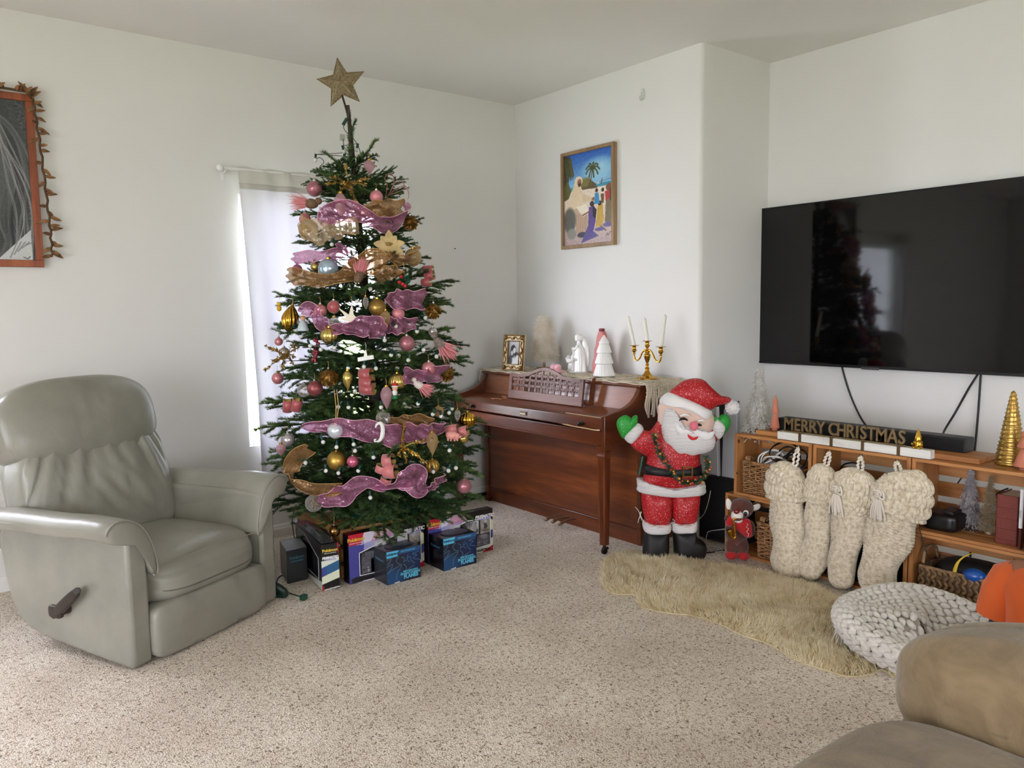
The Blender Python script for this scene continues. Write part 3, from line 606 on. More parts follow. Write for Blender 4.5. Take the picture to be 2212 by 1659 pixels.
b = MB(); p0 = np.array([-.004, .36, .205]); hv = mat('dark_lever', (44, 34, 28), 0.4)
b.cyl((.0, .36, .205), (-.030, .36, .205), .026, .024, 18); b.squad((-.040, .315, .240), (.013, .105, .022), 3.5, 8, R=rotm('X', math.radians(-38))); b.squad((-.04, .372, .200), (.012, .038, .026), 4, 6)
b.cyl((-.040, .236, .303), (-.047, .232, .307), .014, .013, 12); obj('recline_lever', b, hv, t, smooth=60)
b = MB(); b.tube(smooth_path([(.86, .16, .012), (.845, .03, .012), (.84, -.015, .022), (.825, .01, .055), (.80, .10, .085)], 18), [.018]*18, 10); obj('runner_foot', b, mat('dark_green_metal', (14, 44, 36), 0.3), t, smooth=180, label='dark green curved runner foot beside the right side panel')

# ------------------------------------------------------------------ sofa
def suede():
    s = NT('tan_microsuede'); co = s.co(); f = s.noise(co, 7, 4, .55, 1.2); g = s.noise(co, 2.2, 3)
    c = s.ramp(f, [(0.3, (108, 90, 64)), (0.5, (126, 107, 79)), (0.75, (144, 124, 95))])
    s.set(base=c, rough=0.85, sheen=0.35, spec=0.15, nor=s.bump(s.noise(co, 13, 4, .6, .8), .35, .02)); return s.m
sue = suede()
t = thing('sofa', 'tan microsuede sofa with a rounded padded arm, cut by the lower right of the frame', 'sofa', (-1.95, -4.2, 0))
def arm_fn(v):
    u = v/np.array([.228, .46, .148]); o = v.copy(); o[:, 2] += .012*np.sin(u[:, 0]*3+u[:, 1]*4)*(u[:, 2] > 0); f = np.clip(u[:, 1]-.5, 0, 1)
    o[:, 2] -= .03*f; o[:, 2] += .008*np.exp(-((v[:, 0]+.05+.2*v[:, 1])/.02)**2)*(u[:, 2] > 0)-.008*np.exp(-((v[:, 0]-.09+.3*v[:, 1])/.015)**2)*(u[:, 2] > 0); return o
b = MB(); b.squad((-1.70, -4.15, .475), (.228, .46, .148), 3.3, 26, fn=arm_fn); obj('arm_pillow', b, sue, t, world=True, smooth=180)
b = MB(); b.squad((-1.70, -4.14, .21), (.19, .42, .205), 9, 10); obj('arm_base', b, sue, t, world=True, smooth=180)
def sseat_fn(v):
    u = v/np.array([.62, .42, .11]); o = v.copy(); o[:, 2] += .018*(1-u[:, 0]**2)*(1-u[:, 1]**2)*(u[:, 2] > 0)
    for k in range(5): o[:, 2] += .006*np.exp(-((v[:, 1]-.12*k+.3+.5*(v[:, 0]-.3))/.02)**2)*(u[:, 2] > 0)*np.clip(u[:, 0], 0, 1)
    return o
b = MB(); b.squad((-2.51, -4.14, .362), (.61, .42, .105), 6.5, 26, fn=sseat_fn); obj('seat_cushion', b, sue, t, world=True, smooth=180)
b = MB(); b.squad((-2.51, -4.15, .13), (.60, .37, .13), 10, 8); obj('seat_base', b, sue, t, world=True, smooth=180)

# ------------------------------------------------------------------ sheepskin
t = thing('sheepskin_rug', 'long cream sheepskin rug lying on the carpet in front of the crates', 'rug', (-0.75, -2.3, 0))
px = [(1300, 1245), (1313, 1208), (1345, 1195), (1400, 1196), (1440, 1192), (1478, 1192), (1510, 1212), (1560, 1222), (1640, 1237), (1690, 1252), (1750, 1264), (1790, 1287), (1830, 1315), (1870, 1365), (1935, 1455), (1905, 1442), (1880, 1452), (1830, 1457), (1780, 1442), (1720, 1422), (1660, 1387), (1600, 1367), (1560, 1347), (1500, 1327), (1440, 1320), (1385, 1307), (1372, 1282), (1332, 1280), (1304, 1266)]
rp = np.array([atz(x, y, .012)[:2] for x, y in px]); rp = smooth_path(rp, 140, True)
def inpoly(P, poly):
    ins = np.zeros(len(P), bool); dm = np.full(len(P), 9.0); j = len(poly)-1
    for i in range(len(poly)):
        a, c = poly[i], poly[j]; den = (c[1]-a[1]) if abs(c[1]-a[1]) > 1e-12 else 1e-12
        ins ^= ((a[1] > P[:, 1]) != (c[1] > P[:, 1])) & (P[:, 0] < (c[0]-a[0])*(P[:, 1]-a[1])/den+a[0])
        e = c-a; tt = np.clip(((P-a) @ e)/(e @ e+1e-12), 0, 1); dm = np.minimum(dm, np.linalg.norm(P-a-tt[:, None]*e, axis=1)); j = i
    return ins, dm
ctr = rp.mean(0)
# skin: grid clipped to the outline
lo, hi = rp.min(0), rp.max(0); st_ = .02; gx = np.arange(lo[0]-.02, hi[0]+.03, st_); gy = np.arange(lo[1]-.02, hi[1]+.03, st_); GX, GY = np.meshgrid(gx, gy, indexing='ij'); PP = np.stack([GX.ravel(), GY.ravel()], 1)
ins, dm = inpoly(PP, rp)
def rz_(P, d): return .006+.028*(1-np.exp(-d/.05))*(.7+.3*np.sin(P[:, 0]*13+2*np.sin(P[:, 1]*7))*np.sin(P[:, 1]*11))
Z = rz_(PP, dm); n_y = len(gy); F = []
for i in range(len(gx)-1):
    for j in range(n_y-1):
        q = [i*n_y+j, (i+1)*n_y+j, (i+1)*n_y+j+1, i*n_y+j+1]
        if all(ins[k] for k in q): F.append(q)
b = MB(); b.add(np.stack([PP[:, 0], PP[:, 1], Z], 1), np.array(F)); b.prism(rp[::-1], .006, (0, 0, .001)); obj('hide', b, mat('sheepskin_hide', (206, 190, 150), 0.9), t, world=True)
N = 52000; P = lo+(hi-lo)*rng.random((N*3, 2)); ins, dm = inpoly(P, rp); P = P[ins][:N]; dm = dm[ins][:N]; N = len(P)
fl = np.stack([np.sin(P[:, 0]*9+3*np.sin(P[:, 1]*5)), np.cos(P[:, 1]*8+2*np.sin(P[:, 0]*7)), 0*P[:, 0]], 1); cl = np.stack([np.sin(P[:, 0]*60+9*np.sin(P[:, 1]*23)), np.cos(P[:, 1]*55+8*np.sin(P[:, 0]*31)), 0*P[:, 0]], 1)
d = np.stack([0*P[:, 0], 0*P[:, 0], np.full(N, 1.0)], 1)+fl*.8+cl*.7+rng.normal(size=(N, 3))*.35; d[:, 2] = np.abs(d[:, 2])+.25
e = np.clip(1-dm/.06, 0, 1)[:, None]; out = np.zeros((N, 3)); out[:, :2] = P-ctr; out /= np.linalg.norm(out, axis=1)[:, None]+1e-9; d += e*out*.6
def fur_mat(name, cols, rough=.8, sheen=.3):
    s = NT(name); co = s.co(); g = s.noise(co, 14, 4, .6); c = s.ramp(g, [(.3, cols[0]), (.5, cols[1]), (.72, cols[2])]); s.set(base=c, rough=rough, sheen=sheen, spec=.2)
    tl = s.n('ShaderNodeBsdfTranslucent'); s.l(c, tl.inputs[0]); mx = s.n('ShaderNodeMixShader'); mx.inputs[0].default_value = .5; s.l(s.b.outputs[0], mx.inputs[1]); s.l(tl.outputs[0], mx.inputs[2]); s.l(mx.outputs[0], s.out.inputs[0]); return s.m
b = MB(); b.blades(np.stack([P[:, 0], P[:, 1], rz_(P, dm)-.004], 1), d, .020+.022*rng.random(N), .0042, bend=np.concatenate([cl[:, :2]*.012+fl[:, :2]*.012, np.full((N, 1), -.010)], 1), seg=3, nrm=(0, 0, 1))
obj('fleece', b, fur_mat('fleece', [(226, 208, 170), (246, 236, 208), (252, 246, 228)]), t, world=True, smooth=180, kind='stuff')

# ------------------------------------------------------------------ knitted pouf
t = thing('knitted_pouf', 'slumped white chunky-knit pouf resting on the end of the sheepskin', 'pouf', (-0.60, -3.22, 0.03))
pc = np.array([-0.57, -3.235, .02])
yarn = mat('white_cotton_yarn', (222, 216, 206), 0.9, var=.08, vscale=60, bump=.35, bscale=400, bdist=.002, sheen=.3)
def pouf_pt(a, s_):
    """a: angle, s_: 0 at the floor edge .. 1 in the hollow middle"""
    R = .292+.03*np.cos(2*a+.9); rr = np.where(s_ < .5, R*(.90+.16*np.sin(PI*np.minimum(s_/.5, 1))), R*(.90)*(1-((s_-.5)/.5)**1.15*.92))
    z = np.where(s_ < .5, (.115+.035*np.cos(a-.9))*np.sin(PI/2*s_/.5)**.9, (.115+.035*np.cos(a-.9))-(.055+.035*np.cos(a+.6))*np.sin(PI/2*(s_-.5)/.5)**.85)
    tilt = .055*np.cos(a-2.3); z = z*(1+tilt*3.0)+.01*np.sin(3*a); return np.stack([pc[0]+rr*np.cos(a), pc[1]+rr*np.sin(a), pc[2]+np.maximum(z, .0)], -1)
av = np.linspace(0, 2*PI, 60, endpoint=False)[:, None]; sv = np.linspace(0, 1, 34)[None, :]
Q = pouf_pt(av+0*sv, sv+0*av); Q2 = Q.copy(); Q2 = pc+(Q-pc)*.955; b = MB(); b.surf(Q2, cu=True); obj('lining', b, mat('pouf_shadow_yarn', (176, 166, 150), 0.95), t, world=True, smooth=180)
un = MB(); un.ell((0, 0, 0), 1.0, 8, 7); uv_, uf = un.v[0], np.array([list(q)+[q[-1]]*(4-len(q)) for q in un.f])
b = MB(); rows = 19
for r in range(rows):
    s_ = .03+.94*r/(rows-1); rad = np.linalg.norm(pouf_pt(np.array([0.0]), np.array([s_]))[0][:2]-pc[:2]); n_ = max(8, int(2*PI*rad/.042))
    for k in range(n_):
        a = 2*PI*(k+.5*(r % 2))/n_; p = pouf_pt(np.array([a, a+.02, a]), np.array([s_, s_, min(1, s_+.01)])); tx = p[1]-p[0]; tx /= np.linalg.norm(tx); ty = p[2]-p[0]; ty /= np.linalg.norm(ty); nz = np.cross(tx, ty)
        sk = .42*(1 if r % 2 else -1); ax = tx*math.cos(sk)+ty*math.sin(sk); ay = np.cross(nz, ax); wob = 1+.12*rng.normal()
        vv = uv_.copy(); vv[:, 2] += .35*(1-uv_[:, 0]**2)-.2
        b.add(p[0]+nz*.003+(np.outer(vv[:, 0]*.027*wob, ax)+np.outer(vv[:, 1]*.0145, ay)+np.outer(vv[:, 2]*.0125, nz)), [tuple(q) for q in un.f])
obj('knit_stitches', b, yarn, t, world=True, smooth=180, kind='stuff')
b = MB(); fp_ = atz(1822, 1355, .10)
for k in range(26): d_ = rng.normal(size=3)*.012; b.tube([fp_+d_*.5, fp_+d_+[-.01, .004, -.02], fp_+d_*1.6+[-.022, .008, -.05-.02*rng.random()]], .0013, 4)
obj('frayed_end', b, yarn, t, world=True, smooth=180)

# ------------------------------------------------------------------ seated child at the edge of the frame
skin = mat('skin', (150, 104, 78), 0.55, sss=0.0); shirt = mat('orange_cotton', (222, 98, 34), 0.85, var=.08, vscale=6, bump=.15, bscale=500, bdist=.001, sheen=.2); hairm = mat('dark_brown_hair', (38, 24, 20), 0.45, var=.4, vscale=40)
PC = np.array([-0.60, -3.655, 0.0])      # pelvis on the floor
t = thing('person', 'long-haired child in an orange t-shirt sitting on the floor behind the sofa arm', 'person', PC)
# facing the alcove (+X); left of the body is +Y
pts = {'pel': (0, 0, .11), 'belly': (-.01, 0, .22), 'chest': (-.005, 0, .34), 'neck': (.01, -.02, .455), 'head0': (.015, -.04, .50), 'head': (.025, -.055, .58), 'crown': (.02, -.06, .66),
       'shL': (0, .105, .415), 'elL': (-.01, .16, .24), 'wrL': (.13, .10, .17), 'haL': (.19, .07, .165), 'shR': (0, -.105, .415), 'elR': (-.01, -.16, .24), 'wrR': (.13, -.10, .17), 'haR': (.19, -.07, .165),
       'hipL': (.03, .075, .10), 'knL': (.24, .20, .13), 'anL': (.22, -.02, .05), 'toL': (.27, -.09, .04), 'hipR': (.03, -.075, .10), 'knR': (.24, -.20, .13), 'anR': (.26, .04, .05), 'toR': (.30, .12, .04)}
rad = {'pel': .10, 'belly': .095, 'chest': .10, 'neck': .04, 'head0': .05, 'head': .085, 'crown': .055, 'shL': .052, 'elL': .034, 'wrL': .024, 'haL': .026, 'shR': .052, 'elR': .034, 'wrR': .024, 'haR': .026, 'hipL': .075, 'knL': .055, 'anL': .034, 'toL': .028, 'hipR': .075, 'knR': .055, 'anR': .034, 'toR': .028}
ed = 'pel-belly belly-chest chest-neck neck-head0 head0-head head-crown chest-shL shL-elL elL-wrL wrL-haL chest-shR shR-elR elR-wrR wrR-haR pel-hipL hipL-knL knL-anL anL-toL pel-hipR hipR-knR knR-anR anR-toR'.split()
for sd, s1 in (('L', 1), ('R', -1)):
    for k in range(4):
        n1 = 'f%s%d' % (sd, k); pts[n1] = (.232+.006*(k in (1, 2)), s1*(.083-.014*k), .168-.004*k); pts[n1+'t'] = (.258+.008*(k in (1, 2)), s1*(.080-.014*k), .150); rad[n1] = .0075; rad[n1+'t'] = .006; ed += ['ha'+sd+'-'+n1, n1+'-'+n1+'t']
    pts['th'+sd] = (.20, s1*.103, .165); pts['tt'+sd] = (.222, s1*.110, .155); rad['th'+sd] = .009; rad['tt'+sd] = .007; ed += ['ha'+sd+'-th'+sd, 'th'+sd+'-tt'+sd]
nm = list(pts); me = bpy.data.meshes.new('body'); me.from_pydata([pts[k] for k in nm], [tuple(nm.index(q) for q in e_.split('-')) for e_ in ed], [])
bo = bpy.data.objects.new('body', me); C.objects.link(bo); bo.parent = t; WM['body'] = WM[t.name]; sk_ = bo.modifiers.new('skin', 'SKIN'); me.materials.append(skin)
for i, k in enumerate(nm): me.skin_vertices[0].data[i].radius = (rad[k], rad[k]); me.skin_vertices[0].data[i].use_root = (k == 'pel')
sb = bo.modifiers.new('sub', 'SUBSURF'); sb.levels = sb.render_levels = 2; sk_.use_smooth_shade = True
an = np.linspace(0, 2*PI, 36, endpoint=False)
rows_ = [(.09, .125, .125), (.16, .122, .120), (.24, .118, .118), (.32, .118, .128), (.38, .108, .140), (.425, .088, .130), (.448, .060, .078), (.458, .046, .052)]
P = np.array([[(-.004+rx*math.cos(a)*(1+.03*math.sin(5*a+z*40)), ry*math.sin(a)*(1+.02*math.sin(4*a+z*30)), z+.006*math.sin(3*a)*(z < .1)) for a in an] for z, rx, ry in rows_])
b = MB(); b.surf(P, cv=True)
for s1 in (1, -1):
    ax_ = np.array([(0, s1*.085, .405), (-.004, s1*.120, .385), (-.008, s1*.143, .33), (-.010, s1*.155, .275), (-.010, s1*.160, .245)]); rr = [.060, .064, .062, .060, .060]; S = []
    for i, q in enumerate(ax_):
        d_ = ax_[min(i+1, 4)]-ax_[max(i-1, 0)]; fr = frame(d_, (1, 0, 0)); S.append(q+rr[i]*(np.outer(np.cos(an)*(1+.06*np.sin(3*an+i)), fr[:, 0])+np.outer(np.sin(an), fr[:, 1])))
    b.surf(np.array(S), cv=True)
obj('t_shirt', b, shirt, t, smooth=180)
b = MB(); N = 2600; th = rng.random(N)*2*PI; zz = rng.random(N); fro = np.abs(((th+PI) % (2*PI))-PI) < .9
th = np.where(fro, th+PI, th); R_ = .094; ph = np.arcsin(np.clip(.15+.85*zz, 0, 1)); p = np.stack([.02+R_*np.cos(ph)*np.cos(th), -.058+R_*np.cos(ph)*np.sin(th), .60+R_*np.sin(ph)], 1)
d_ = np.stack([np.cos(th)*.25-.12, np.sin(th)*.02, np.full(N, -1.0)], 1); b.blades(p, d_, .22+.20*rng.random(N), .010, bend=np.stack([-.03*np.ones(N), .0*th, np.zeros(N)], 1), seg=4)
b.ell((.012, -.058, .60), (.094, .092, .088), 20, 12); obj('hair', b, hairm, t, smooth=180)
for s1 in (1, -1): obj('eye', MB().ell((.108, s1*.032-.055, .585), (.008, .013, .009), 10, 8), mat('eye', (30, 22, 20), .2), t)
obj('nose', MB().ell((.118, -.055, .56), (.014, .011, .014), 10, 8), skin, t, smooth=180)
for s1 in (1, -1): obj('ear', MB().ell((.012, s1*.09-.055, .575), (.014, .008, .024), 10, 8), skin, t, smooth=180)
b = MB(); b.ell((.108, -.05, .532), (.006, .022, .006), 10, 8); obj('mouth', b, mat('lips', (150, 84, 76), .5), t)
b = MB()
for s1 in (1, -1):
    S = []
    for q, r in (((.0, s1*.06, .10), .09), ((.10, s1*.13, .115), .078), ((.20, s1*.185, .125), .068), ((.245, s1*.19, .115), .058), ((.24, s1*.10, .085), .052), ((.235, s1*.02, .06), .044)): S.append((np.array(q), r))
    b.tube([q for q, r in S], [r for q, r in S], 16)
obj('trousers', b, mat('dark_denim', (40, 44, 60), .8), t, smooth=180)
# ------------------------------------------------------------------ crate, tree stand, tree
pine = mat_wood('pine', (150, 104, 58), (178, 130, 78), (196, 152, 98), 'Y', 1, 0.55)
pine_x = mat_wood('pine_x', (150, 104, 58), (178, 130, 78), (196, 152, 98), 'X', 1, 0.55)
pine_z = mat_wood('pine_z', (150, 104, 58), (178, 130, 78), (196, 152, 98), 'Z', 1, 0.55)
t = thing('wooden_crate', 'slatted pine crate turned upside down under the tree stand', 'crate', (-1.64, -.70, 0))
cx0, cx1, cy0, cy1, ch = -1.955, -1.325, -.975, -.425, .262
for y in (cy0, cy1-.014):
    for z0 in (.012, .10, .188): obj('side_slat', MB().bx(cx0, cx1, y, y+.014, z0, z0+.062), pine_x, t, world=True, bevel=.002)
for x in (cx0, cx1-.018):
    for z0 in (.012, .10, .188): obj('end_slat', MB().bx(x, x+.018, cy0+.014, cy1-.014, z0, z0+.062), pine, t, world=True, bevel=.002)
for x in (cx0+.018, cx1-.05):
    for y in (cy0+.014, cy1-.046): obj('corner_post', MB().bx(x, x+.032, y, y+.032, 0, ch-.014), pine_z, t, world=True)
for k in range(8):
    x = cx0+.004+k*(cx1-cx0-.008-.062)/7; obj('top_slat', MB().bx(x, x+.060, cy0+.003, cy1-.003, ch-.013, ch), pine, t, world=True, bevel=.002)
SX, SY = -1.585, -.775
tg = mat('green_plastic', (12, 84, 72), 0.35)
t = thing('tree_stand', 'wide green plastic tree stand bowl on top of the crate', 'tree stand', (SX, SY, ch))
b = MB(); b.lathe([(.0, 0), (.205, 0), (.21, .006), (.205, .02), (.185, .062), (.182, .075), (.176, .078), (.168, .06), (.165, .02), (0, .015)], 48); obj('bowl', b, tg, t, smooth=35)
b = MB(); b.lathe([(.197, .030), (.200, .034), (.194, .040)], 48); obj('rim_band', b, mat('green_plastic_dark', (6, 52, 46), .4), t)
for k in range(4): a = k*PI/2+.6; obj('clamp_bolt', MB().cyl((.16*math.cos(a), .16*math.sin(a), .06), (.035*math.cos(a), .035*math.sin(a), .06), .006), mat('steel', (120, 122, 124), .3, .9), t)

TB = np.array([SX, SY, .28]); _n = np.array([CAM[0]-SX, CAM[1]-SY, 0]); TT = hit(752, 236, TB, _n)
def axis(z): k = (np.asarray(z)-TB[2])/(TT[2]-TB[2]); return np.stack([TB[0]+(TT[0]-TB[0])*k, TB[1]+(TT[1]-TB[1])*k], -1)
RZ_Z = np.array([.20, .30, .40, .50, .62, .75, .90, 1.07, 1.22, 1.30, 1.44, 1.60, 1.74, 1.90, 2.02, 2.10, 2.2, 2.5])
RZ_R = np.array([.36, .48, .58, .60, .60, .58, .52, .50, .50, .46, .48, .38, .33, .32, .27, .18, .06, .03])
def RT_(z): return np.interp(z, RZ_Z, RZ_R)
def on_tree(px, py, k=.93):
    """the point on the tree's outer envelope (scaled by k) that the photograph shows at this pixel"""
    d = ray(px, py); d = d/np.linalg.norm(d); ts = np.linspace(3.0, 5.4, 1600); p = CAM+ts[:, None]*d; a = axis(p[:, 2]); g = np.hypot(p[:, 0]-a[:, 0], p[:, 1]-a[:, 1])-RT_(p[:, 2])*k
    i = np.where(g < 0)[0]; i = i[0] if len(i) else int(np.argmin(g)); return p[i]
def pxm(p): return FPX/((np.asarray(p)-CAM) @ FW)
def needle_mat():
    s = NT('fir_needles'); oi = s.n('ShaderNodeObjectInfo'); co = s.co(); f = s.noise(co, 9, 3)
    ad = s.n('ShaderNodeMath', operation='MULTIPLY_ADD'); s.l(oi.outputs['Random'], ad.inputs[0]); ad.inputs[1].default_value = .25; s.l(f, ad.inputs[2])
    s.set(base=s.ramp(ad.outputs[0], [(.35, (40, 66, 40)), (.6, (62, 92, 48)), (.85, (96, 122, 62))]), rough=.5, spec=.35); return s.m
ndl = needle_mat(); bark = mat('fir_bark', (62, 48, 36), .85, var=.4, vscale=60)
def make_branch(seed, L=1.0, nt=13, nl=.036):
    """a flat fir spray along +X, unit length"""
    r = np.random.default_rng(seed); wood = MB(); P = []; D = []
    def twig(p0, d0, ln, rad, drop):
        n = max(4, int(ln/.05/L)); pts = [np.array(p0, float)]; d = np.array(d0, float)
        for i in range(n): d = d+np.array([0, 0, -drop])+r.normal(size=3)*.05; d /= np.linalg.norm(d); pts.append(pts[-1]+d*ln/n)
        pts = np.array(pts); wood.tube(pts, np.linspace(rad, rad*.4, len(pts)), 5); return pts
    main = twig((0, 0, 0), (1, 0, .10), L, .010*L**.5, .004)
    tips = [(main, .10)]
    for i in range(nt):
        s = .16+.80*i/(nt-1); k = min(int(s*(len(main)-1)), len(main)-2); p = main[k]+(main[k+1]-main[k])*(s*(len(main)-1)-k); sd = 1 if i % 2 else -1
        ln = L*(.40*(1-s)**.8+.10)*(.85+.3*r.random()); tw = twig(p, (.75, sd*.75, .12*r.normal()), ln, .0045*L**.4, .006+.01*r.random()); tips.append((tw, 0))
        for j in range(2 if ln > .22*L else (1 if ln > .15*L else 0)):
            q = tw[int((.35+.3*j)*(len(tw)-1))]; sg = 1 if (j+i) % 2 else -1; tips.append((twig(q, (.85, sd*.45+sg*.5, .1*r.normal()), ln*.42, .003, .008), 0))
    for tw, st in tips:
        seg = np.diff(tw, axis=0); ln = np.linalg.norm(seg, axis=1); tot = ln.sum(); m = int(tot/(.0075 if L == 1 else .0035)); ss = np.linspace(st*tot, tot, m); cum = np.concatenate([[0], np.cumsum(ln)])
        idx = np.clip(np.searchsorted(cum, ss)-1, 0, len(seg)-1); p = tw[idx]+seg[idx]*((ss-cum[idx])/ln[idx])[:, None]; d = seg[idx]/ln[idx][:, None]
        for _ in range(7):
            q = r.normal(size=(m, 3)); q[:, 2] = np.abs(q[:, 2])*.8-.15; q -= d*np.sum(q*d, 1)[:, None]; q /= np.linalg.norm(q, axis=1)[:, None]+1e-9; P.append(p); D.append(q*.85+d*.6)
    P = np.concatenate(P); D = np.concatenate(D); nb = MB(); nb.blades(P, D, nl*(.8+.4*r.random(len(P))), nl*.16); return wood, nb
protos = []
t = thing('christmas_tree', 'tall natural fir tree decorated in pink and gold, standing on a crate before the window', 'tree', (SX, SY, .28))
tp = np.array([[*axis(z), z] for z in np.linspace(.28, TT[2]+.02, 20)]); b = MB(); b.tube(tp, np.linspace(.042, .009, 20), 10); obj('trunk', b, bark, t, world=True)
for k in range(6):
    w_, nb = make_branch(40+k); bm_ = obj('branch', w_, bark, t, smooth=180); nm_ = obj('needles', nb, ndl, bm_, smooth=0, kind='stuff'); protos.append((bm_, nm_))
_first = set()
def put_branch(z, a, L, up, roll, k):
    c = axis(z); M = Matrix.Translation((c[0]-SX, c[1]-SY, z-.28)) @ Matrix.Rotation(a, 4, 'Z') @ Matrix.Rotation(-up, 4, 'Y') @ Matrix.Rotation(roll, 4, 'X') @ Matrix.Diagonal((L, max(L, .30)*1.0, max(L, .3), 1))
    p, n_ = protos[k]
    if k in _first: p = p.copy(); C.objects.link(p); q = n_.copy(); C.objects.link(q); q.parent = p
    _first.add(k); p.parent = t; p.matrix_parent_inverse = Matrix(); p.matrix_basis = M; return p
lay = [(.325, 9, -.16), (.35, 9, .00), (.43, 10, -.02), (.54, 10, 0), (.65, 9, .0), (.76, 10, .0), (.88, 9, .02), (.99, 10, .02), (1.10, 9, .05), (1.21, 10, .06), (1.36, 7, .1), (1.44, 9, .08), (1.58, 6, .15), (1.72, 8, .12), (1.86, 6, .15), (1.95, 8, .2), (2.03, 6, .25)]
for li, (z, n_, up) in enumerate(lay):
    for k in range(n_):
        a = 2*PI*(k+rng.random()*.5)/n_+li*.7; L = RT_(z)*(.90+.16*rng.random()); put_branch(z+.04*rng.normal()*.5, a, L, up+.10*rng.normal(), rng.normal()*.25, int(rng.integers(6)))
for li, (z, n_, up) in enumerate(lay[4:]):
    for k in range(4): put_branch(z+.06+.03*rng.normal(), 2*PI*(k+rng.random())/4, RT_(z)*(.50+.2*rng.random()), up+.25*rng.random(), rng.normal()*.3, int(rng.integers(6)))
for k, (z, a, L, up) in enumerate(((2.06, .3, .16, .9), (2.08, 2.6, .20, .55), (2.10, 4.4, .14, .9), (2.12, -.9, .19, .72), (2.20, 1.2, .10, 1.1), (2.24, 3.8, .09, 1.15), (2.30, -.5, .08, 1.2))):
    w_, nb = make_branch(60+k, L, 2 if L > .12 else 0, .022); M = Matrix.Translation((axis(z)[0]-SX, axis(z)[1]-SY, z-.28)) @ Matrix.Rotation(a, 4, 'Z') @ Matrix.Rotation(-up, 4, 'Y'); o = obj('branch', w_, bark, t, smooth=180); o.matrix_basis = M; obj('needles', nb, ndl, o, smooth=0, kind='stuff')
# needles along the leader
b = MB(); m = 700; zz = 2.05+.36*rng.random(m)**1.2; c = axis(zz); q = rng.normal(size=(m, 3)); q[:, 2] = np.abs(q[:, 2])*.8; b.blades(np.stack([c[:, 0], c[:, 1], zz], 1), q, .022, .003); obj('leader_needles', b, ndl, t, world=True, smooth=0, kind='stuff')

# star
sc_p = hit(738, 180, [*axis(2.5), 2.5], _n); fx = np.array([_n[1], -_n[0], 0])/np.linalg.norm(_n)*-1; fx = RT.copy(); fx[2] = 0; fx /= np.linalg.norm(fx)
t = thing('star_topper', 'five-pointed champagne wire star at the very top of the tree', 'star', sc_p-[0, 0, .14])
sm = mat_glitter('champagne_wire', (104, 88, 62), (160, 144, 112), .5, .3, 300, .6)
rr = .131; th0 = PI/2+.14; out = [((rr if k % 2 == 0 else rr*.45)*math.cos(th0+k*PI/5), (rr if k % 2 == 0 else rr*.45)*math.sin(th0+k*PI/5)) for k in range(10)]
nrm = np.cross(fx, [0, 0, 1]); b = MB(); V = [sc_p+fx*x+np.array([0, 0, z]) for x, z in out]; b.add(V+[sc_p+nrm*.03, sc_p-nrm*.03], [(k, (k+1) % 10, 10) for k in range(10)]+[((k+1) % 10, k, 11) for k in range(10)]); obj('star_body', b, sm, t, world=True, smooth=0)
b = MB(); b.tube(np.array(V), .0035, 6, closed=True)
for k in range(10): b.tube([V[k], sc_p+nrm*.031], .0022, 5)
obj('wire_edge', b, sm, t, world=True)
b = MB()
for k in range(10):
    for j in range(16):
        a0, a1 = rng.random(2); p = V[k]*(1-a0)+(sc_p+nrm*.03)*a0; q = V[(k+1) % 10]*(1-a1)+(sc_p+nrm*.03)*a1; b.tube([p+nrm*.002, q+nrm*.002], .0011, 4)
obj('wire_winding', b, mat_glitter('champagne_wire_light', (150, 134, 104), (190, 174, 140), .4, .5, 300, .5), t, world=True, kind='stuff')
b = MB(); b.tube([sc_p-[0, 0, .06], [*axis(TT[2]-.05), TT[2]-.05]], .006, 6); obj('stem', b, mat('dark_wire', (40, 34, 28)), t, world=True)

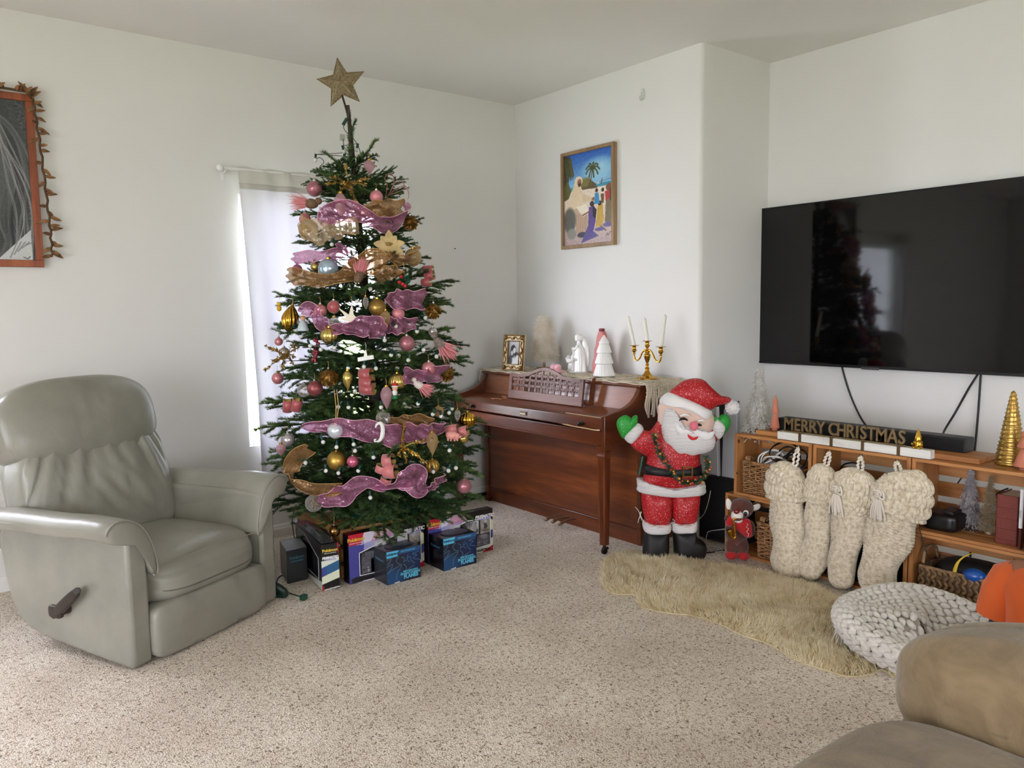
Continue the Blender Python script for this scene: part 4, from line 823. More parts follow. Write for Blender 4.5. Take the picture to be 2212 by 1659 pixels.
# boxed trading cards round the crate ------------------------------------------------
def box_thing(name, label, o, px_, w_, d_, h_, mats, cat='box', tilt=0):
    """o: floor corner (front left), px_: direction of the front edge; returns thing + frame vectors"""
    X = np.array([math.cos(px_), math.sin(px_), 0]); D = np.array([-X[1], X[0], 0]); Z = np.array([0, 0, 1.0]); O = np.array([o[0], o[1], 0.001])
    t = thing(name, label, cat, O+X*w_/2+D*d_/2); return t, O, X, D, Z
vcg = mat_vc('gloss_print', .3, .5); white_l = mat('print_white', (236, 236, 238), .4); teal_l = mat('print_cyan', (96, 190, 222), .4); yel_l = mat('print_yellow', (238, 200, 70), .4); blk_l = mat('print_black', (12, 12, 14), .4)
film = mat_glass('clear_film', (250, 250, 252), (190, 192, 196), .80, .06)
def paint_big():
    p = Pic(150, 86, (96, 84, 150)); p.grad(0, 1, (206, 196, 226), (74, 88, 160)); p.poly([(0, .2), (.2, .25), (.14, 1), (0, 1)], (70, 72, 150)); p.poly([(.18, 0), (.62, 0), (.40, .18), (.2, .22)], (232, 224, 240))
    for k in range(14): p.line([(.36+.02*k, .02), (.30+.02*k, .2)], .004, (214, 96, 130))
    p.poly([(.52, 0), (1, 0), (1, .34), (.95, .22), (.60, .19)], (14, 13, 16)); p.poly([(.94, .2), (1, .3), (1, .52), (.94, .52)], (214, 216, 170)); p.poly([(.94, .52), (1, .5), (1, .72), (.94, .8)], (60, 62, 130)); p.poly([(.6, 1), (.7, .9), (1, .68), (1, .9), (.9, 1)], (206, 208, 196)); p.poly([(.8, 1), (1, .86), (1, 1)], (170, 30, 44))
    p.poly([(.15, .86), (.7, .88), (.66, 1), (.1, 1)], (224, 212, 236)); p.poly([(0, 0), (.20, 0), (.165, .22), (0, .22)], (206, 26, 54))
    p.poly([(.03, .88), (.40, .86), (.40, .97), (.03, .99)], (40, 40, 46)); p.poly([(.045, .93), (.38, .91), (.38, .955), (.045, .975)], (18, 18, 20)); p.noise(4); return p.a
def paint_card(kind):
    p = Pic(22, 30, ((196, 194, 196), (92, 92, 100), (150, 144, 132), (40, 40, 48))[kind % 4])
    for k in range(5): g = 40+170*rng.random(); p.ell(rng.random(), rng.random(), .12+.2*rng.random(), .10+.15*rng.random(), (g, g*.97, g*1.02), rng.random()*3, .4)
    p.line([(.1, .8), (.9, .78)], .03, (60, 50, 60)); p.noise(14); return p.a
WIN = [(.13, .86), (.13, .40), (.60, .19), (.955, .22), (.955, .84), (.60, .88)]
for (lab, o, ang, w_, d_, h_) in (('large windowed card box in black and purple against the left front of the crate', (-1.954, -.998), .0, .44, .062, .252), ('large windowed card box standing clear of the crate, at its right', (-1.482, -1.002), -.05, .42, .055, .244)):
    t, O, X, D, Z = box_thing('card_box', lab, o, ang, w_, d_, h_, None); D = D*.0+np.array([-X[1], X[0], 0]); O = O-D*d_
    poly = [(0, 0), (w_, 0), (w_, h_), (0, h_)]; e = .0015
    b = MB(); b.prism([(0, 0), (w_, 0), (w_, h_), (0, h_)], d_-e, O+D*e, X, Z, D); obj('carton', b, [mat('carton_black', (16, 14, 18), .35)], t, world=True, bevel=.0015, recalc=True)
    sheet('front_print', paint_big(), 150, 86, O+D*.0012, X*w_, Z*h_, vcg, t)
    b = MB(); wp = [(x*w_, (1-y)*h_) for x, y in WIN]; b.prism(wp, .0006, O+D*.0009, X, Z, -D); obj('window_backing', b, mat('carton_shadow', (34, 34, 40), .4), t, world=True, smooth=0)
    for m_, off, gr in (('print_white', 0, .0030), ('print_black', .004, .0014)):
        q = np.array([[x*w_, (1-y)*h_] for x, y in WIN]); q = q.mean(0)+(q-q.mean(0))*(1-off/.12); b = MB(); b.tube(np.array([O-D*.0004+X*x+Z*z for x, z in q]), gr, 4, closed=True); obj('window_border', b, mat(m_), t, world=True)
    for (cx, cy, cw, chh, kd) in ((.24, .62, .17, .44, 1), (.40, .40, .16, .36, 0), (.36, .70, .17, .28, 2), (.55, .38, .15, .32, 3), (.70, .38, .14, .32, 0), (.87, .39, .15, .32, 2), (.60, .70, .24, .3, 3), (.84, .70, .2, .26, 1)):
        if cx > 1: continue
        P0 = O-D*.0012+X*(cx-cw/2)*w_+Z*(1-cy-chh/2)*h_; sheet('card', paint_card(kd), 22, 30, P0, X*cw*w_, Z*chh*h_, vcg, t)
    text('lettering', 'Pokémon', .026, yel_l, t, X, Z, O-D*.002+X*.092*w_+Z*h_*.895, sx=.95, bold=.0006); text('lettering', 'TRADING CARD GAME', .007, white_l, t, X, Z, O-D*.002+X*.09*w_+Z*h_*.825)
    text('lettering', 'PRISMATIC', .026, white_l, t, X, Z, O-D*.002+X*.865*w_+Z*h_*.845, bold=.0012, shear=.15); text('lettering', 'EVOLUTIONS', .013, mat('print_violet', (150, 140, 220), .4), t, X, Z, O-D*.002+X*.875*w_+Z*h_*.79, bold=.0004); text('lettering', 'PREMIUM FIGURE COLLECTION', .017, blk_l, t, X, Z, O-D*.002+X*.66*w_+Z*h_*.06, shear=.3, bold=.0006)
    b = MB(); tr_ = [(0, .001), (.20*w_, .001), (.17*w_, d_-.001), (0, d_-.001)]; b.prism(tr_, .0006, O+Z*h_, X, D, Z); obj('top_print', b, mat('print_red', (120, 18, 34), .4), t, world=True, smooth=0)
    b = MB(); b.prism([(.4*w_, .012), (.72*w_, .012), (.72*w_, .015), (.4*w_, .015)], .0006, O+Z*h_, X, D, Z); obj('top_line', b, white_l, t, world=True, smooth=0)
    b = MB(); b.prism([(.76*w_, .008), (.93*w_, .008), (.94*w_, .03), (.75*w_, .03)], .0008, O+Z*h_, X, D, Z); obj('hang_tab', b, mat('tab_grey', (70, 62, 64), .4), t, world=True, smooth=0)
# the same box seen end-on at the left of the crate
t = thing('card_box', 'large card box standing end-on between the small grey box and the crate', 'box', (-2.02, -.79, 0)); A0 = np.array([-2.098, -1.052, .001]); X = np.array([math.cos(.22), math.sin(.22), 0]); D = np.array([-X[1], X[0], 0]); D = np.array([.158, .987, 0]); D /= np.linalg.norm(D); X = np.array([D[1], -D[0], 0]); Z = np.array([0, 0, 1.]); w_, L_, h_ = .088, .50, .232
b = MB(); b.prism([(0, 0), (w_, 0), (w_, h_), (0, h_)], L_-.0015, A0+D*.0015, X, Z, D); obj('carton', b, mat('carton_black'), t, world=True, bevel=.0015, recalc=True)
p = Pic(44, 110, (14, 13, 15)); p.poly([(0, .36), (1, .30), (1, .42), (0, .52)], (226, 232, 214)); p.poly([(0, .50), (1, .38), (1, .70), (0, .72)], (40, 96, 140)); p.poly([(0, .52), (.3, .5), (.2, .72), (0, .72)], (66, 70, 150)); p.poly([(0, .70), (1, .58), (1, .76), (0, .86)], (222, 226, 200)); p.poly([(0, .86), (.12, .9), (.12, 1), (0, 1)], (170, 24, 40)); p.poly([(.9, 0), (1, 0), (1, .22), (.93, .22)], (150, 24, 40)); p.poly([(.12, .97), (1, .94), (1, .97), (.12, 1)], (200, 200, 198))
sheet('end_print', p.a, 44, 110, A0+D*.0009, X*w_, Z*h_, vcg, t)
text('lettering', 'Pokémon', .020, yel_l, t, X, Z, A0-D*.0005+X*w_*.5+Z*h_*.86, bold=.0005); text('lettering', 'TRADING CARD GAME', .0058, white_l, t, X, Z, A0-D*.0005+X*w_*.5+Z*h_*.80); text('lettering', 'PRISMATIC', .0165, white_l, t, X, Z, A0-D*.0005+X*w_*.5+Z*h_*.70, bold=.0012, shear=.15); text('lettering', 'EVOLUTIONS', .010, mat('print_violet'), t, X, Z, A0-D*.0005+X*w_*.5+Z*h_*.655)
Sx = -D; P0 = A0-X*.0007; W2_ = [(.10, .08), (.10, .70), (.34, .72), (.72, .97), (.97, .97), (.97, .08)]
b = MB(); b.prism([(-L_*u, h_*v) for u, v in [(0, .02), (0, .2), (.6, .06), (.9, .02)]], .0006, P0, Sx, Z, -X); obj('side_print', b, mat('print_pale', (190, 194, 186), .35), t, world=True, smooth=0)
b = MB(); b.prism([(-L_*(u), h_*v) for u, v in [(.10, .2), (.10, .66), (.62, .93), (.95, .93), (.95, .15)]], .0009, P0, Sx, Z, -X); obj('side_window', b, mat('dark_film', (20, 20, 22), .12), t, world=True, smooth=0)
b = MB(); b.tube([P0-X*.001-Sx*L_*u+Z*h_*v for u, v in [(.10, .2), (.10, .66), (.62, .93), (.95, .93), (.95, .15)]], .0022, 4, closed=True); obj('window_border', b, mat('tab_grey2', (150, 152, 156), .4), t, world=True)
b = MB(); b.prism([(0, L_*.8), (w_, L_*.8), (w_, L_), (0, L_)], .0007, A0+Z*h_, X, D, Z); obj('top_print', b, mat('print_rose', (150, 40, 60), .4), t, world=True, smooth=0)
b = MB(); b.prism([(w_*.1, L_*.06), (w_*.9, L_*.06), (w_*.9, L_*.8), (w_*.1, L_*.8)], .0012, A0+Z*h_, X, D, Z); obj('top_film', b, mat('grey_film', (92, 92, 96), .15, .0, coat=.4), t, world=True, smooth=0)
b = MB(); b.prism([(w_*.42, L_*.3), (w_*.5, L_*.3), (w_*.5, L_*.85), (w_*.42, L_*.85)], .0006, A0+Z*(h_+.0012), X, D, Z); obj('tape_line', b, mat('tab_grey2'), t, world=True, smooth=0)
# small trading card boxes
def paint_small(grey):
    p = Pic(96, 84, (22, 28, 56) if not grey else (32, 32, 52)); p.ell(.15, .85, .35, .3, (26, 70, 116), 0, .7); p.ell(.85, .3, .3, .4, (18, 34, 80), 0, .8); p.grad(0, .0, (0, 0, 0), (0, 0, 0)); p.poly([(.28, 0), (1, 0), (1, .14), (.24, .14)], (34, 84, 132)); c = (86, 150, 170)
    for pts in ([(0, .24), (.14, .22), (.06, .36), (.0, .38)], [(0, .46), (.18, .40), (.08, .60), (.0, .66)], [(.96, .18), (.76, .22), (.90, .28), (.78, .36), (.98, .44)], [(.26, .16), (.36, .20), (.28, .30), (.34, .42), (.44, .46)], [(.44, .24), (.52, .30), (.50, .40), (.60, .36), (.66, .44)], [(.04, .62), (.28, .52), (.44, .50), (.30, .70), (.28, .9)], [(.50, .46), (.58, .60), (.52, .70), (.62, .66), (.80, .58)], [(.64, .20), (.60, .32), (.70, .28), (.72, .40), (.82, .52)]): p.line(smooth_path(pts, 20), .006, c)
    p.poly([(0, 0), (.36, 0), (.32, .19), (0, .19)], (92, 196, 232)); p.poly([(.22, .965), (.36, .955), (.36, .985), (.22, .99)], (232, 232, 232)); p.noise(5); return p.a
for (lab, o, ang, w_, d_, h_, gy) in (('small dark blue card box standing before the left large box', (-1.815, -1.190), .0, .195, .145, .168, 1), ('small dark blue card box standing at the right, apart from the other small box', (-1.483, -1.200), .0, .212, .150, .172, 0)):
    t, O, X, D, Z = box_thing('small_card_box', lab, o, ang, w_, d_, h_, None); D = np.array([.27, .963, 0]) if gy else np.array([.30, .954, 0]); D /= np.linalg.norm(D); D = np.array([-X[1], X[0], 0])*1.0
    b = MB(); b.prism([(0, 0), (w_, 0), (w_, h_), (0, h_)], d_, O, X, Z, D); obj('carton', b, mat('carton_navy' if not gy else 'carton_grey', (13, 15, 26) if not gy else (44, 46, 54), .25), t, world=True, bevel=.0015, recalc=True)
    sheet('front_print', paint_small(gy), 96, 84, O-D*.0006, X*w_, Z*h_, vcg, t)
    text('lettering', 'Pokémon', .021, mat('print_navy', (16, 40, 80), .4), t, X, Z, O-D*.001+X*w_*.165+Z*h_*.915, bold=.0004); text('lettering', 'ELITE TRAINER BOX', .0095, teal_l, t, X, Z, O-D*.001+X*w_*.64+Z*h_*.93); text('lettering', 'MEGA EVOLUTION', .010, teal_l, t, X, Z, O-D*.001+X*w_*.70+Z*h_*.30, bold=.0004); text('lettering', 'PHANTASMAL', .0185, teal_l, t, X, Z, O-D*.001+X*w_*.70+Z*h_*.225, bold=.0006); text('lettering', 'FLAMES', .025, teal_l, t, X, Z, O-D*.001+X*w_*.71+Z*h_*.125, bold=.0012)
    b = MB(); b.squad(tuple(O+X*w_*.55+D*d_*.45+Z*(h_+.002)), (w_*.38, d_*.3, .004), 3, 8); obj('top_handle', b, mat('handle_navy', (38, 46, 62), .3), t, world=True, smooth=60)
    text('lettering', 'Pokémon', .018, mat('print_steel', (70, 110, 130), .4), t, X, D, O+X*w_*.55+D*d_*.45+Z*(h_+.0062)); text('lettering', 'Pokémon', .022, mat('print_steel'), t, -D, Z, O-X*.0008+D*d_*.5+Z*h_*.7)
t = thing('small_card_box', 'small charcoal card box wrapped in shiny film beside the recliner', 'box', (-2.13, -.74, 0)); O = np.array([-2.190, -.842, .001]); X = np.array([1, .03, 0]); X /= np.linalg.norm(X); D = np.array([.22, .975, 0]); D /= np.linalg.norm(D); Z = np.array([0, 0, 1.])
b = MB(); b.prism([(0, 0), (.108, 0), (.112, .168), (.0, .170)], .20, O, X, Z, D); obj('carton', b, mat('carton_charcoal', (48, 50, 52), .3), t, world=True, bevel=.002, recalc=True)
b = MB(); b.prism([(0.002, .004), (.11, .004), (.11, .196), (.002, .196)], .002, O+Z*.1695, X, D, Z); obj('top_film', b, mat('silver_film', (176, 180, 182), .12, .55), t, world=True, bevel=.0005)
text('lettering', 'Pokémon', .021, mat('print_teal', (60, 112, 124), .35), t, X, Z, O-D*.0008+X*.056+Z*.128, bold=.0005); text('lettering', 'TRADING CARD GAME', .0058, mat('print_teal'), t, X, Z, O-D*.0008+X*.056+Z*.112)
b = MB(); b.prism([(.02, .106), (.094, .106), (.094, .110), (.02, .110)], .0005, O, X, Z, -D); obj('logo_bar', b, mat('print_teal'), t, world=True, smooth=0)
# ------------------------------------------------------------------ things hung on the tree
pk_m = mat('pink_matte', (206, 128, 138), .42, .25, coat=.25, coatr=.35); pk_s = mat('pink_pearl', (206, 132, 138), .28, .3, coat=.5); mau = mat('mauve_pearl', (176, 98, 134), .28, .3, coat=.5); pk_h = mat('pink_gloss', (198, 96, 124), .18, .5, coat=.6)
gl_p = mat_glitter('pink_glitter', (150, 78, 90), (232, 166, 176), .3, .6, 900, 1.0); gl_r = mat_glitter('rose_glitter', (128, 58, 62), (214, 128, 130), .3, .6, 900, 1.0); gl_g = mat_glitter('gold_glitter', (120, 88, 34), (226, 190, 108), .3, .85, 900, 1.0)
gold = mat('gold_shiny', (206, 160, 62), .16, 1.0); gold_m = mat('gold_matte', (184, 150, 74), .38, .9); gold_c = mat('gold_champagne', (200, 178, 104), .25, .9); cap_s = mat('silver_cap', (214, 212, 208), .2, 1.0); brz = mat('bronze_ball', (140, 104, 62), .18, .95)
cl_w = mat_glass('clear_glass', (252, 250, 248), (206, 200, 196), .86, .02); cl_p = mat_glass('pink_glass', (240, 214, 220), (206, 166, 174), .62, .05); cl_g = mat_glass('amber_glass', (232, 214, 178), (190, 160, 112), .60, .05); ice = mat('ice_ball', (206, 210, 216), .2, .25, coat=.7, bump=.5, bscale=60, bdist=.004); pearl = mat('silver_pearl', (196, 190, 192), .2, .6, coat=.5)
satin = mat('rose_satin', (166, 74, 76), .32, .0, coat=.25, coatr=.3, sheen=.4); satin_p = mat('pink_satin', (196, 112, 112), .36, .0, sheen=.4); satin_g = mat('gold_backing', (176, 148, 84), .4, .4)
cream = mat('cream_ceramic', (228, 218, 196), .45); white_c = mat('white_plaster', (232, 230, 226), .5); strg = mat('gold_thread', (190, 158, 96), .5, .3); cordw = mat('white_thread', (226, 222, 214), .7)
pkf = mat('pink_feather', (226, 142, 146), .85, sheen=.4); gf = mat('gold_leaf_foil', (170, 124, 52), .38, .65, var=.4, vscale=40); wf = mat('white_feather', (222, 206, 200), .9)
irid = NT('iridescent_ball'); _c = irid.co(); irid.set(base=irid.ramp(irid.noise(_c, 22, 2), [(.35, (176, 182, 190)), (.5, (160, 200, 220)), (.62, (200, 190, 226)), (.75, (206, 214, 214))]), rough=.2, metal=.6, coat=.6, nor=irid.bump(irid.noise(_c, 120, 1), .6, .003)); irid = irid.m
def hang(t, p, top, ln=.03, m=None, cap=None, cr=.006):
    if cap is not None:
        b = MB(); b.lathe([(cr*.9, 0), (cr, .001), (cr, .008), (cr*.6, .010), (0, .0105)], 14, top-[0, 0, .003]); obj('cap', b, cap, t, world=True)
    if ln: b = MB(); b.tube([top+[0, 0, .006], top+[.003, .002, .006+ln*.5], top+[0, .004, .006+ln]], .0009, 4); obj('hanger', b, m or strg, t, world=True)
def tr_thing(name, label, cat, px, py, k=.97, group=None):
    p = on_tree(px, py, k); return thing(name, label, cat, p, 0, group), p, 1/pxm(p)
def ball(px, py, r, m, label, cap=None, k=.97, ln=.03, rib=None, inner=None, name='bauble'):
    t, p, q = tr_thing(name, label, 'ornament', px, py, k); R = r*q
    b = MB(); b.ell(p, R, 28 if rib is None else 72, 18, rib=rib); obj('ball', b, m, t, world=True, smooth=180)
    if inner is not None: b = MB(); nn = 60; d = rng.normal(size=(nn, 3)); b.blades(p+d*R*.1, d, R*.75, R*.10); obj('tinsel_filling', b, inner, t, world=True, smooth=0)
    hang(t, p, p+[0, 0, R], ln, cap=cap or gold, cr=max(.006, R*.22)); return t, p, R
def finial(px, py, w_, h_, m, label, cap=None, k=1.0, tip=.62, inner=None):
    t, p, q = tr_thing('finial_ornament', label, 'ornament', px, py, k); W_, H_ = w_*q/2, h_*q
    pr = [(0, -H_*.5), (W_*.10, -H_*.47), (W_*.45, -H_*.30), (W_*.86, -H_*.08), (W_, H_*.10), (W_*.92, H_*.24), (W_*.62, H_*.38), (W_*.3, H_*.46), (W_*.28, H_*.48)]
    b = MB(); b.lathe(smooth_path(pr, 26), 28, p); obj('body', b, m, t, world=True, smooth=180)
    if inner is not None: b = MB(); nn = 50; d = rng.normal(size=(nn, 3))*[.5, .5, 1.5]; b.blades(np.tile(p, (nn, 1)), d, W_*.9, W_*.12); obj('glitter_filling', b, inner, t, world=True, smooth=0)
    hang(t, p, p+[0, 0, H_*.48], .03, cap=cap or gold, cr=W_*.34); return t
def feather_ball(px, py, r, label, k=.97):
    t, p, q = tr_thing('feathered_bauble', label, 'ornament', px, py, k); R = r*q; b = MB(); b.ell(p, R*.8, 16, 12); obj('core', b, gf, t, world=True, smooth=180)
    N = 230; d = rng.normal(size=(N, 3)); d /= np.linalg.norm(d, axis=1)[:, None]; f = d*.35+np.cross(d, rng.normal(size=(N, 3)))*.5+[0, 0, -.45]
    b = MB(); b.blades(p+d*R*.72, f, R*.55, R*.24, bend=d*R*.22, seg=3); obj('foil_leaves', b, gf, t, world=True, smooth=180, kind='stuff'); hang(t, p, p+[0, 0, R*.9], .03, cap=cap_s)
def bow(px, py, rolls, label, mo=satin, k=1.0):
    """curled ribbon: each roll is (dx, dy, r, length, angle) in photograph pixels"""
    t, p, q = tr_thing('ribbon_bow', label, 'bow', px, py, k); rt, up = RT, UP
    for (dx, dy, r, L, a) in rolls:
        c = p+rt*dx*q-up*dy*q; ax = rt*math.cos(a)+up*math.sin(a)*.9-FW*.25; ax /= np.linalg.norm(ax); fr = frame(ax); an = np.linspace(.3, 2*PI-.1, 22)
        P = np.array([[c+ax*(L*q*(j-.5))+(fr[:, 0]*math.cos(x)+fr[:, 1]*math.sin(x))*r*q*(1+.1*x/6) for j in (0, .5, 1)] for x in an]); b = MB(); b.surf(P); o = obj('loop', b, [mo, satin_g], t, world=True, smooth=180)
        s_ = o.modifiers.new('thickness', 'SOLIDIFY'); s_.thickness = .0012; s_.material_offset = 1; s_.offset = 1
    return t
def curl(px, py, paths, m, label, w_=8, k=1.0):
    t, p, q = tr_thing('curled_ribbon', label, 'bow', px, py, k)
    for pts in paths:
        c = smooth_path([p+RT*(x-px)*q-UP*(y-py)*q-FW*.02*math.sin(i*1.3) for i, (x, y) in enumerate(pts)], 26); sd = (RT*.3-FW*.9); P = np.stack([c-sd*w_*q/2, c, c+sd*w_*q/2], 1); b = MB(); b.surf(P); o = obj('loop', b, [m, satin_g], t, world=True, smooth=180); s_ = o.modifiers.new('thickness', 'SOLIDIFY'); s_.thickness = .001; s_.material_offset = 1
def feather_bird(px, py, s_, dirp, label, body=None, k=1.02):
    t, p, q = tr_thing('feather_bird', label, 'ornament', px, py, k); S = s_*q; d = RT*dirp[0]-UP*dirp[1]; d /= np.linalg.norm(d); fr = frame(d, UP)
    b = MB(); b.ell(p, (S*.42, S*.42, S*.62), 14, 10, R=fr); obj('body', b, body or mat('bird_brown', (128, 98, 74), .8, var=.3, vscale=60), t, world=True, smooth=180)
    h = p-d*S*.62+UP*S*.28; b = MB(); b.ell(h, S*.3, 12, 9); obj('head', b, body or MATS['bird_brown'], t, world=True, smooth=180); b = MB(); b.cyl(h-d*S*.25, h-d*S*.5, S*.07, .0004, 6); obj('beak', b, gold_m, t, world=True)
    N = 150; q_ = rng.normal(size=(N, 3)); b = MB(); b.blades(p+d*S*.3+q_*S*.12, d+q_*.22, S*(.8+.7*rng.random(N)), S*.09, bend=np.tile([0, 0, -S*.35], (N, 1)), seg=3); obj('tail_feathers', b, pkf, t, world=True, smooth=180, kind='stuff')
def sprig(px, py, arms, m, label, k=1.02, dens=1.0, ls=.016):
    t, p, q = tr_thing('glitter_sprig', label, 'sprig', px, py, k); st_b = MB(); lv = MB()
    for (x, y) in arms:
        e = p+RT*(x-px)*q-UP*(y-py)*q-FW*.02; c = smooth_path([p, (p+e)/2+UP*.006, e], 12); st_b.tube(c, .0016, 5); n_ = int(np.linalg.norm(e-p)/.0032*dens); i = rng.random(n_)*11; pos = c[i.astype(int)]; d = rng.normal(size=(n_, 3))*.8+(e-p)/np.linalg.norm(e-p); lv.blades(pos+rng.normal(size=(n_, 3))*.003, d, ls, ls*.55, bend=rng.normal(size=(n_, 3))*.004, seg=2)
    obj('stems', st_b, m, t, world=True); obj('leaves', lv, m, t, world=True, smooth=180, kind='stuff')
rib12 = lambda a: 1+.05*np.cos(a*14); rib20 = lambda a: 1+.035*np.cos(a*22)
# --- baubles
ball(679, 408, 17, gl_p, 'pink glitter ball near the top left of the tree, above a feathered bird', cap_s)
ball(813, 425, 14, pk_m, 'matte pink ball with a silver cap near the top, above the highest pink ribbon', cap_s)
ball(659, 474, 13, pk_s, 'pearly pink ball hanging at the left edge below the topmost pink-feathered bird', pk_s)
ball(709, 581, 22, irid, 'large silvery iridescent ball on the upper left of the tree', gold)
ball(642, 582, 11, mau, 'mauve ball lying on the gold mesh left of the iridescent ball', mau)
ball(681, 577, 10, gold_c, 'small gold ball half hidden behind the iridescent ball', gold, k=.93)
ball(763, 567, 12, gl_p, 'small pink glitter ball behind the central pink-feathered bird', cap_s, k=.92)
ball(892, 556, 19, cl_g, 'clear amber ball with gold flecks at the upper right edge', gold, inner=gl_g)
ball(692, 671, 14, pk_s, 'pearly pink ball left of the white dove', cap_s)
ball(721, 663, 14, satin, 'dark rose ball behind the white dove', cap_s, k=.93)
ball(711, 725, 18, gold_c, 'pale gold ball with looped ridges under the dove', gold, rib=rib12)
ball(815, 664, 19, gl_g, 'gold glitter ball right of the white dove', gold, k=.95)
ball(860, 678, 14, pk_m, 'satin pink ball with a silver cap right of centre, level with the dove', cap_s)
ball(879, 742, 17, gl_p, 'pink glitter ball with a silver cap on the right, below the satin pink ball', cap_s)
ball(602, 738, 9, pk_s, 'tiny pink ball at the left edge above the gold sprig', cap_s)
ball(614, 762, 12, pearl, 'silvery pearl ball behind the gold sprig on the left', cap_s, k=.93)
ball(600, 817, 13, pk_s, 'pink and gold ball hanging free at the left edge over the curtain', gold)
ball(926, 796, 15, pk_s, 'pink ball with a clear crown beside the pink ribbon at the right edge', cap_s)
ball(680, 839, 17, gl_r, 'dark rose glitter ball on the left, below a feathered gold ball', cap_s)
ball(657, 843, 15, cl_w, 'clear glass ball behind the dark rose glitter ball', cap_s, k=.95)
ball(725, 930, 18, ice, 'frosted icy ball with a pink bow on the lower pink ribbon', cap_s)
ball(622, 950, 15, pearl, 'silvery ball half hidden by needles at the lower left', cap_s, k=.95)
ball(727, 995, 21, gold_m, 'large matte gold ball on the lower left beside a small pink ball', gold, k=.94)
ball(762, 997, 13, pk_h, 'small glossy hot-pink ball beside the large matte gold ball', cap_s)
ball(678, 1087, 19, cl_w, 'large clear ball with strands inside at the bottom left of the tree', cap_s, inner=gl_g)
ball(858, 825, 19, gold_c, 'ridged pale gold ball behind the tiny red-hatted figure', gold, rib=rib20, k=.95)
ball(947, 889, 12, cl_g, 'small amber glass ball filled with glitter on the right', gold, inner=gl_g)
ball(1010, 907, 17, gold, 'shiny gold ball with vertical ribs at the far right edge', gold, rib=rib12)
ball(828, 903, 16, cl_w, 'clear glass ball above the white seahorse', cap_s, k=.95)
ball(934, 1007, 15, gold_m, 'ribbed gold ball below the sequin sprig', gold, rib=rib12, k=.95)
ball(1000, 947, 12, gold_c, 'small dull gold ball under the shiny ribbed ball at the right edge', gold, k=.95)
ball(1003, 1050, 16, gl_p, 'crinkled pink glass ball hanging lowest at the right edge', cap_s)
ball(935, 717, 10, pearl, 'small silver ball above the grey feathered bird at the right', cap_s)
ball(667, 497, 22, cl_g, 'large clear ball with gold foil inside at the upper left edge', gold, inner=gl_g, k=.95)
for (x, y, r, lab) in ((886, 480, 16, 'gold feathered ball hanging at the upper right edge'), (936, 670, 17, 'gold feathered ball at the right edge, level with the dove'), (710, 814, 20, 'large gold feathered ball left of centre above the long gold string'), (965, 806, 17, 'gold feathered ball tucked behind the pink ribbon at the right edge')): feather_ball(x, y, r, lab)
# --- finials
finial(736, 444, 28, 56, cl_p, 'clear pink teardrop in front of the topmost pink ribbon', inner=None)
finial(798, 361, 24, 30, cl_p, 'clear ridged pink lantern drop near the top right of the tree')
finial(832, 692, 25, 46, cl_g, 'amber glass drop beside the gold glitter ball', inner=gl_g)
finial(790, 655, 13, 30, cl_w, 'thin clear glass drop right of the dove')
finial(751, 822, 23, 46, gold_c, 'long gold pine-cone drop in the middle of the tree')
finial(835, 859, 26, 52, cl_p, 'clear pink teardrop below the tiny red-hatted figure', inner=gl_p)
finial(934, 958, 26, 52, cl_g, 'amber teardrop with a gold cap on the lower right', inner=gl_g)
finial(607, 972, 22, 28, cl_p, 'clear pink lantern drop at the lower left edge')
finial(988, 898, 14, 28, cl_w, 'small clear drop beside the shiny ribbed gold ball')
finial(722, 702, 24, 36, cl_w, 'clear drop topped with a gold ribbon flower left of the dove', cap=satin_g)
t, p, q = tr_thing('onion_ornament', 'large shiny gold onion ornament with swirling ridges at the left edge', 'ornament', 627, 688); H_ = 62*q; W_ = 17*q; nv, nu = 40, 84
v = np.linspace(0, 1, nv)[:, None]; a = np.linspace(0, 2*PI, nu, endpoint=False)[None, :]; r = W_*np.sin(PI*v**.9)**.85*(1+.07*np.cos(12*a+9*v)); tl_ = rotm('Y', .22)
b = MB(); b.surf(p+(np.stack([r*np.cos(a), r*np.sin(a), (v-.5)*H_+0*a], -1) @ tl_.T), cv=True); obj('body', b, gold, t, world=True, smooth=180); hang(t, p, p+np.array([0, 0, H_*.48]) @ tl_.T, .04, cap=gold)
# --- bows
bow(925, 594, [(0, -12, 8, 22, 0), (3, 1, 9, 20, .1), (-4, 16, 8, 20, .1)], 'rolled rose satin bow at the right edge, upper part')
bow(792, 825, [(-1, -16, 13, 26, .05), (1, 2, 13, 28, 0), (2, 16, 11, 30, 0)], 'dark rose satin bow in rolls at the centre of the tree')
bow(632, 877, [(-11, 0, 9, 26, 1.45), (9, -2, 10, 26, 1.3)], 'pair of rose satin loops at the left edge over the curtain', satin)
bow(833, 1008, [(6, -14, 13, 22, .1), (10, 10, 14, 26, .05), (-10, 4, 11, 16, 1.3), (0, 30, 11, 14, 1.2)], 'pink satin bow with gold backing low in the middle of the tree', satin_p)
bow(985, 928, [(-8, 0, 10, 26, .2), (14, 4, 10, 24, .3)], 'rose satin bow behind the small pink pig at the right edge', satin_p)
curl(852, 395, [[(832, 430), (838, 405), (832, 385), (842, 374), (850, 386), (846, 410), (836, 428)], [(840, 422), (852, 400), (868, 392), (872, 404), (856, 414), (842, 420)], [(842, 420), (860, 408), (876, 404), (882, 418), (880, 428)]], satin_p, 'curly pink and gold ribbon loops sticking out at the upper right')
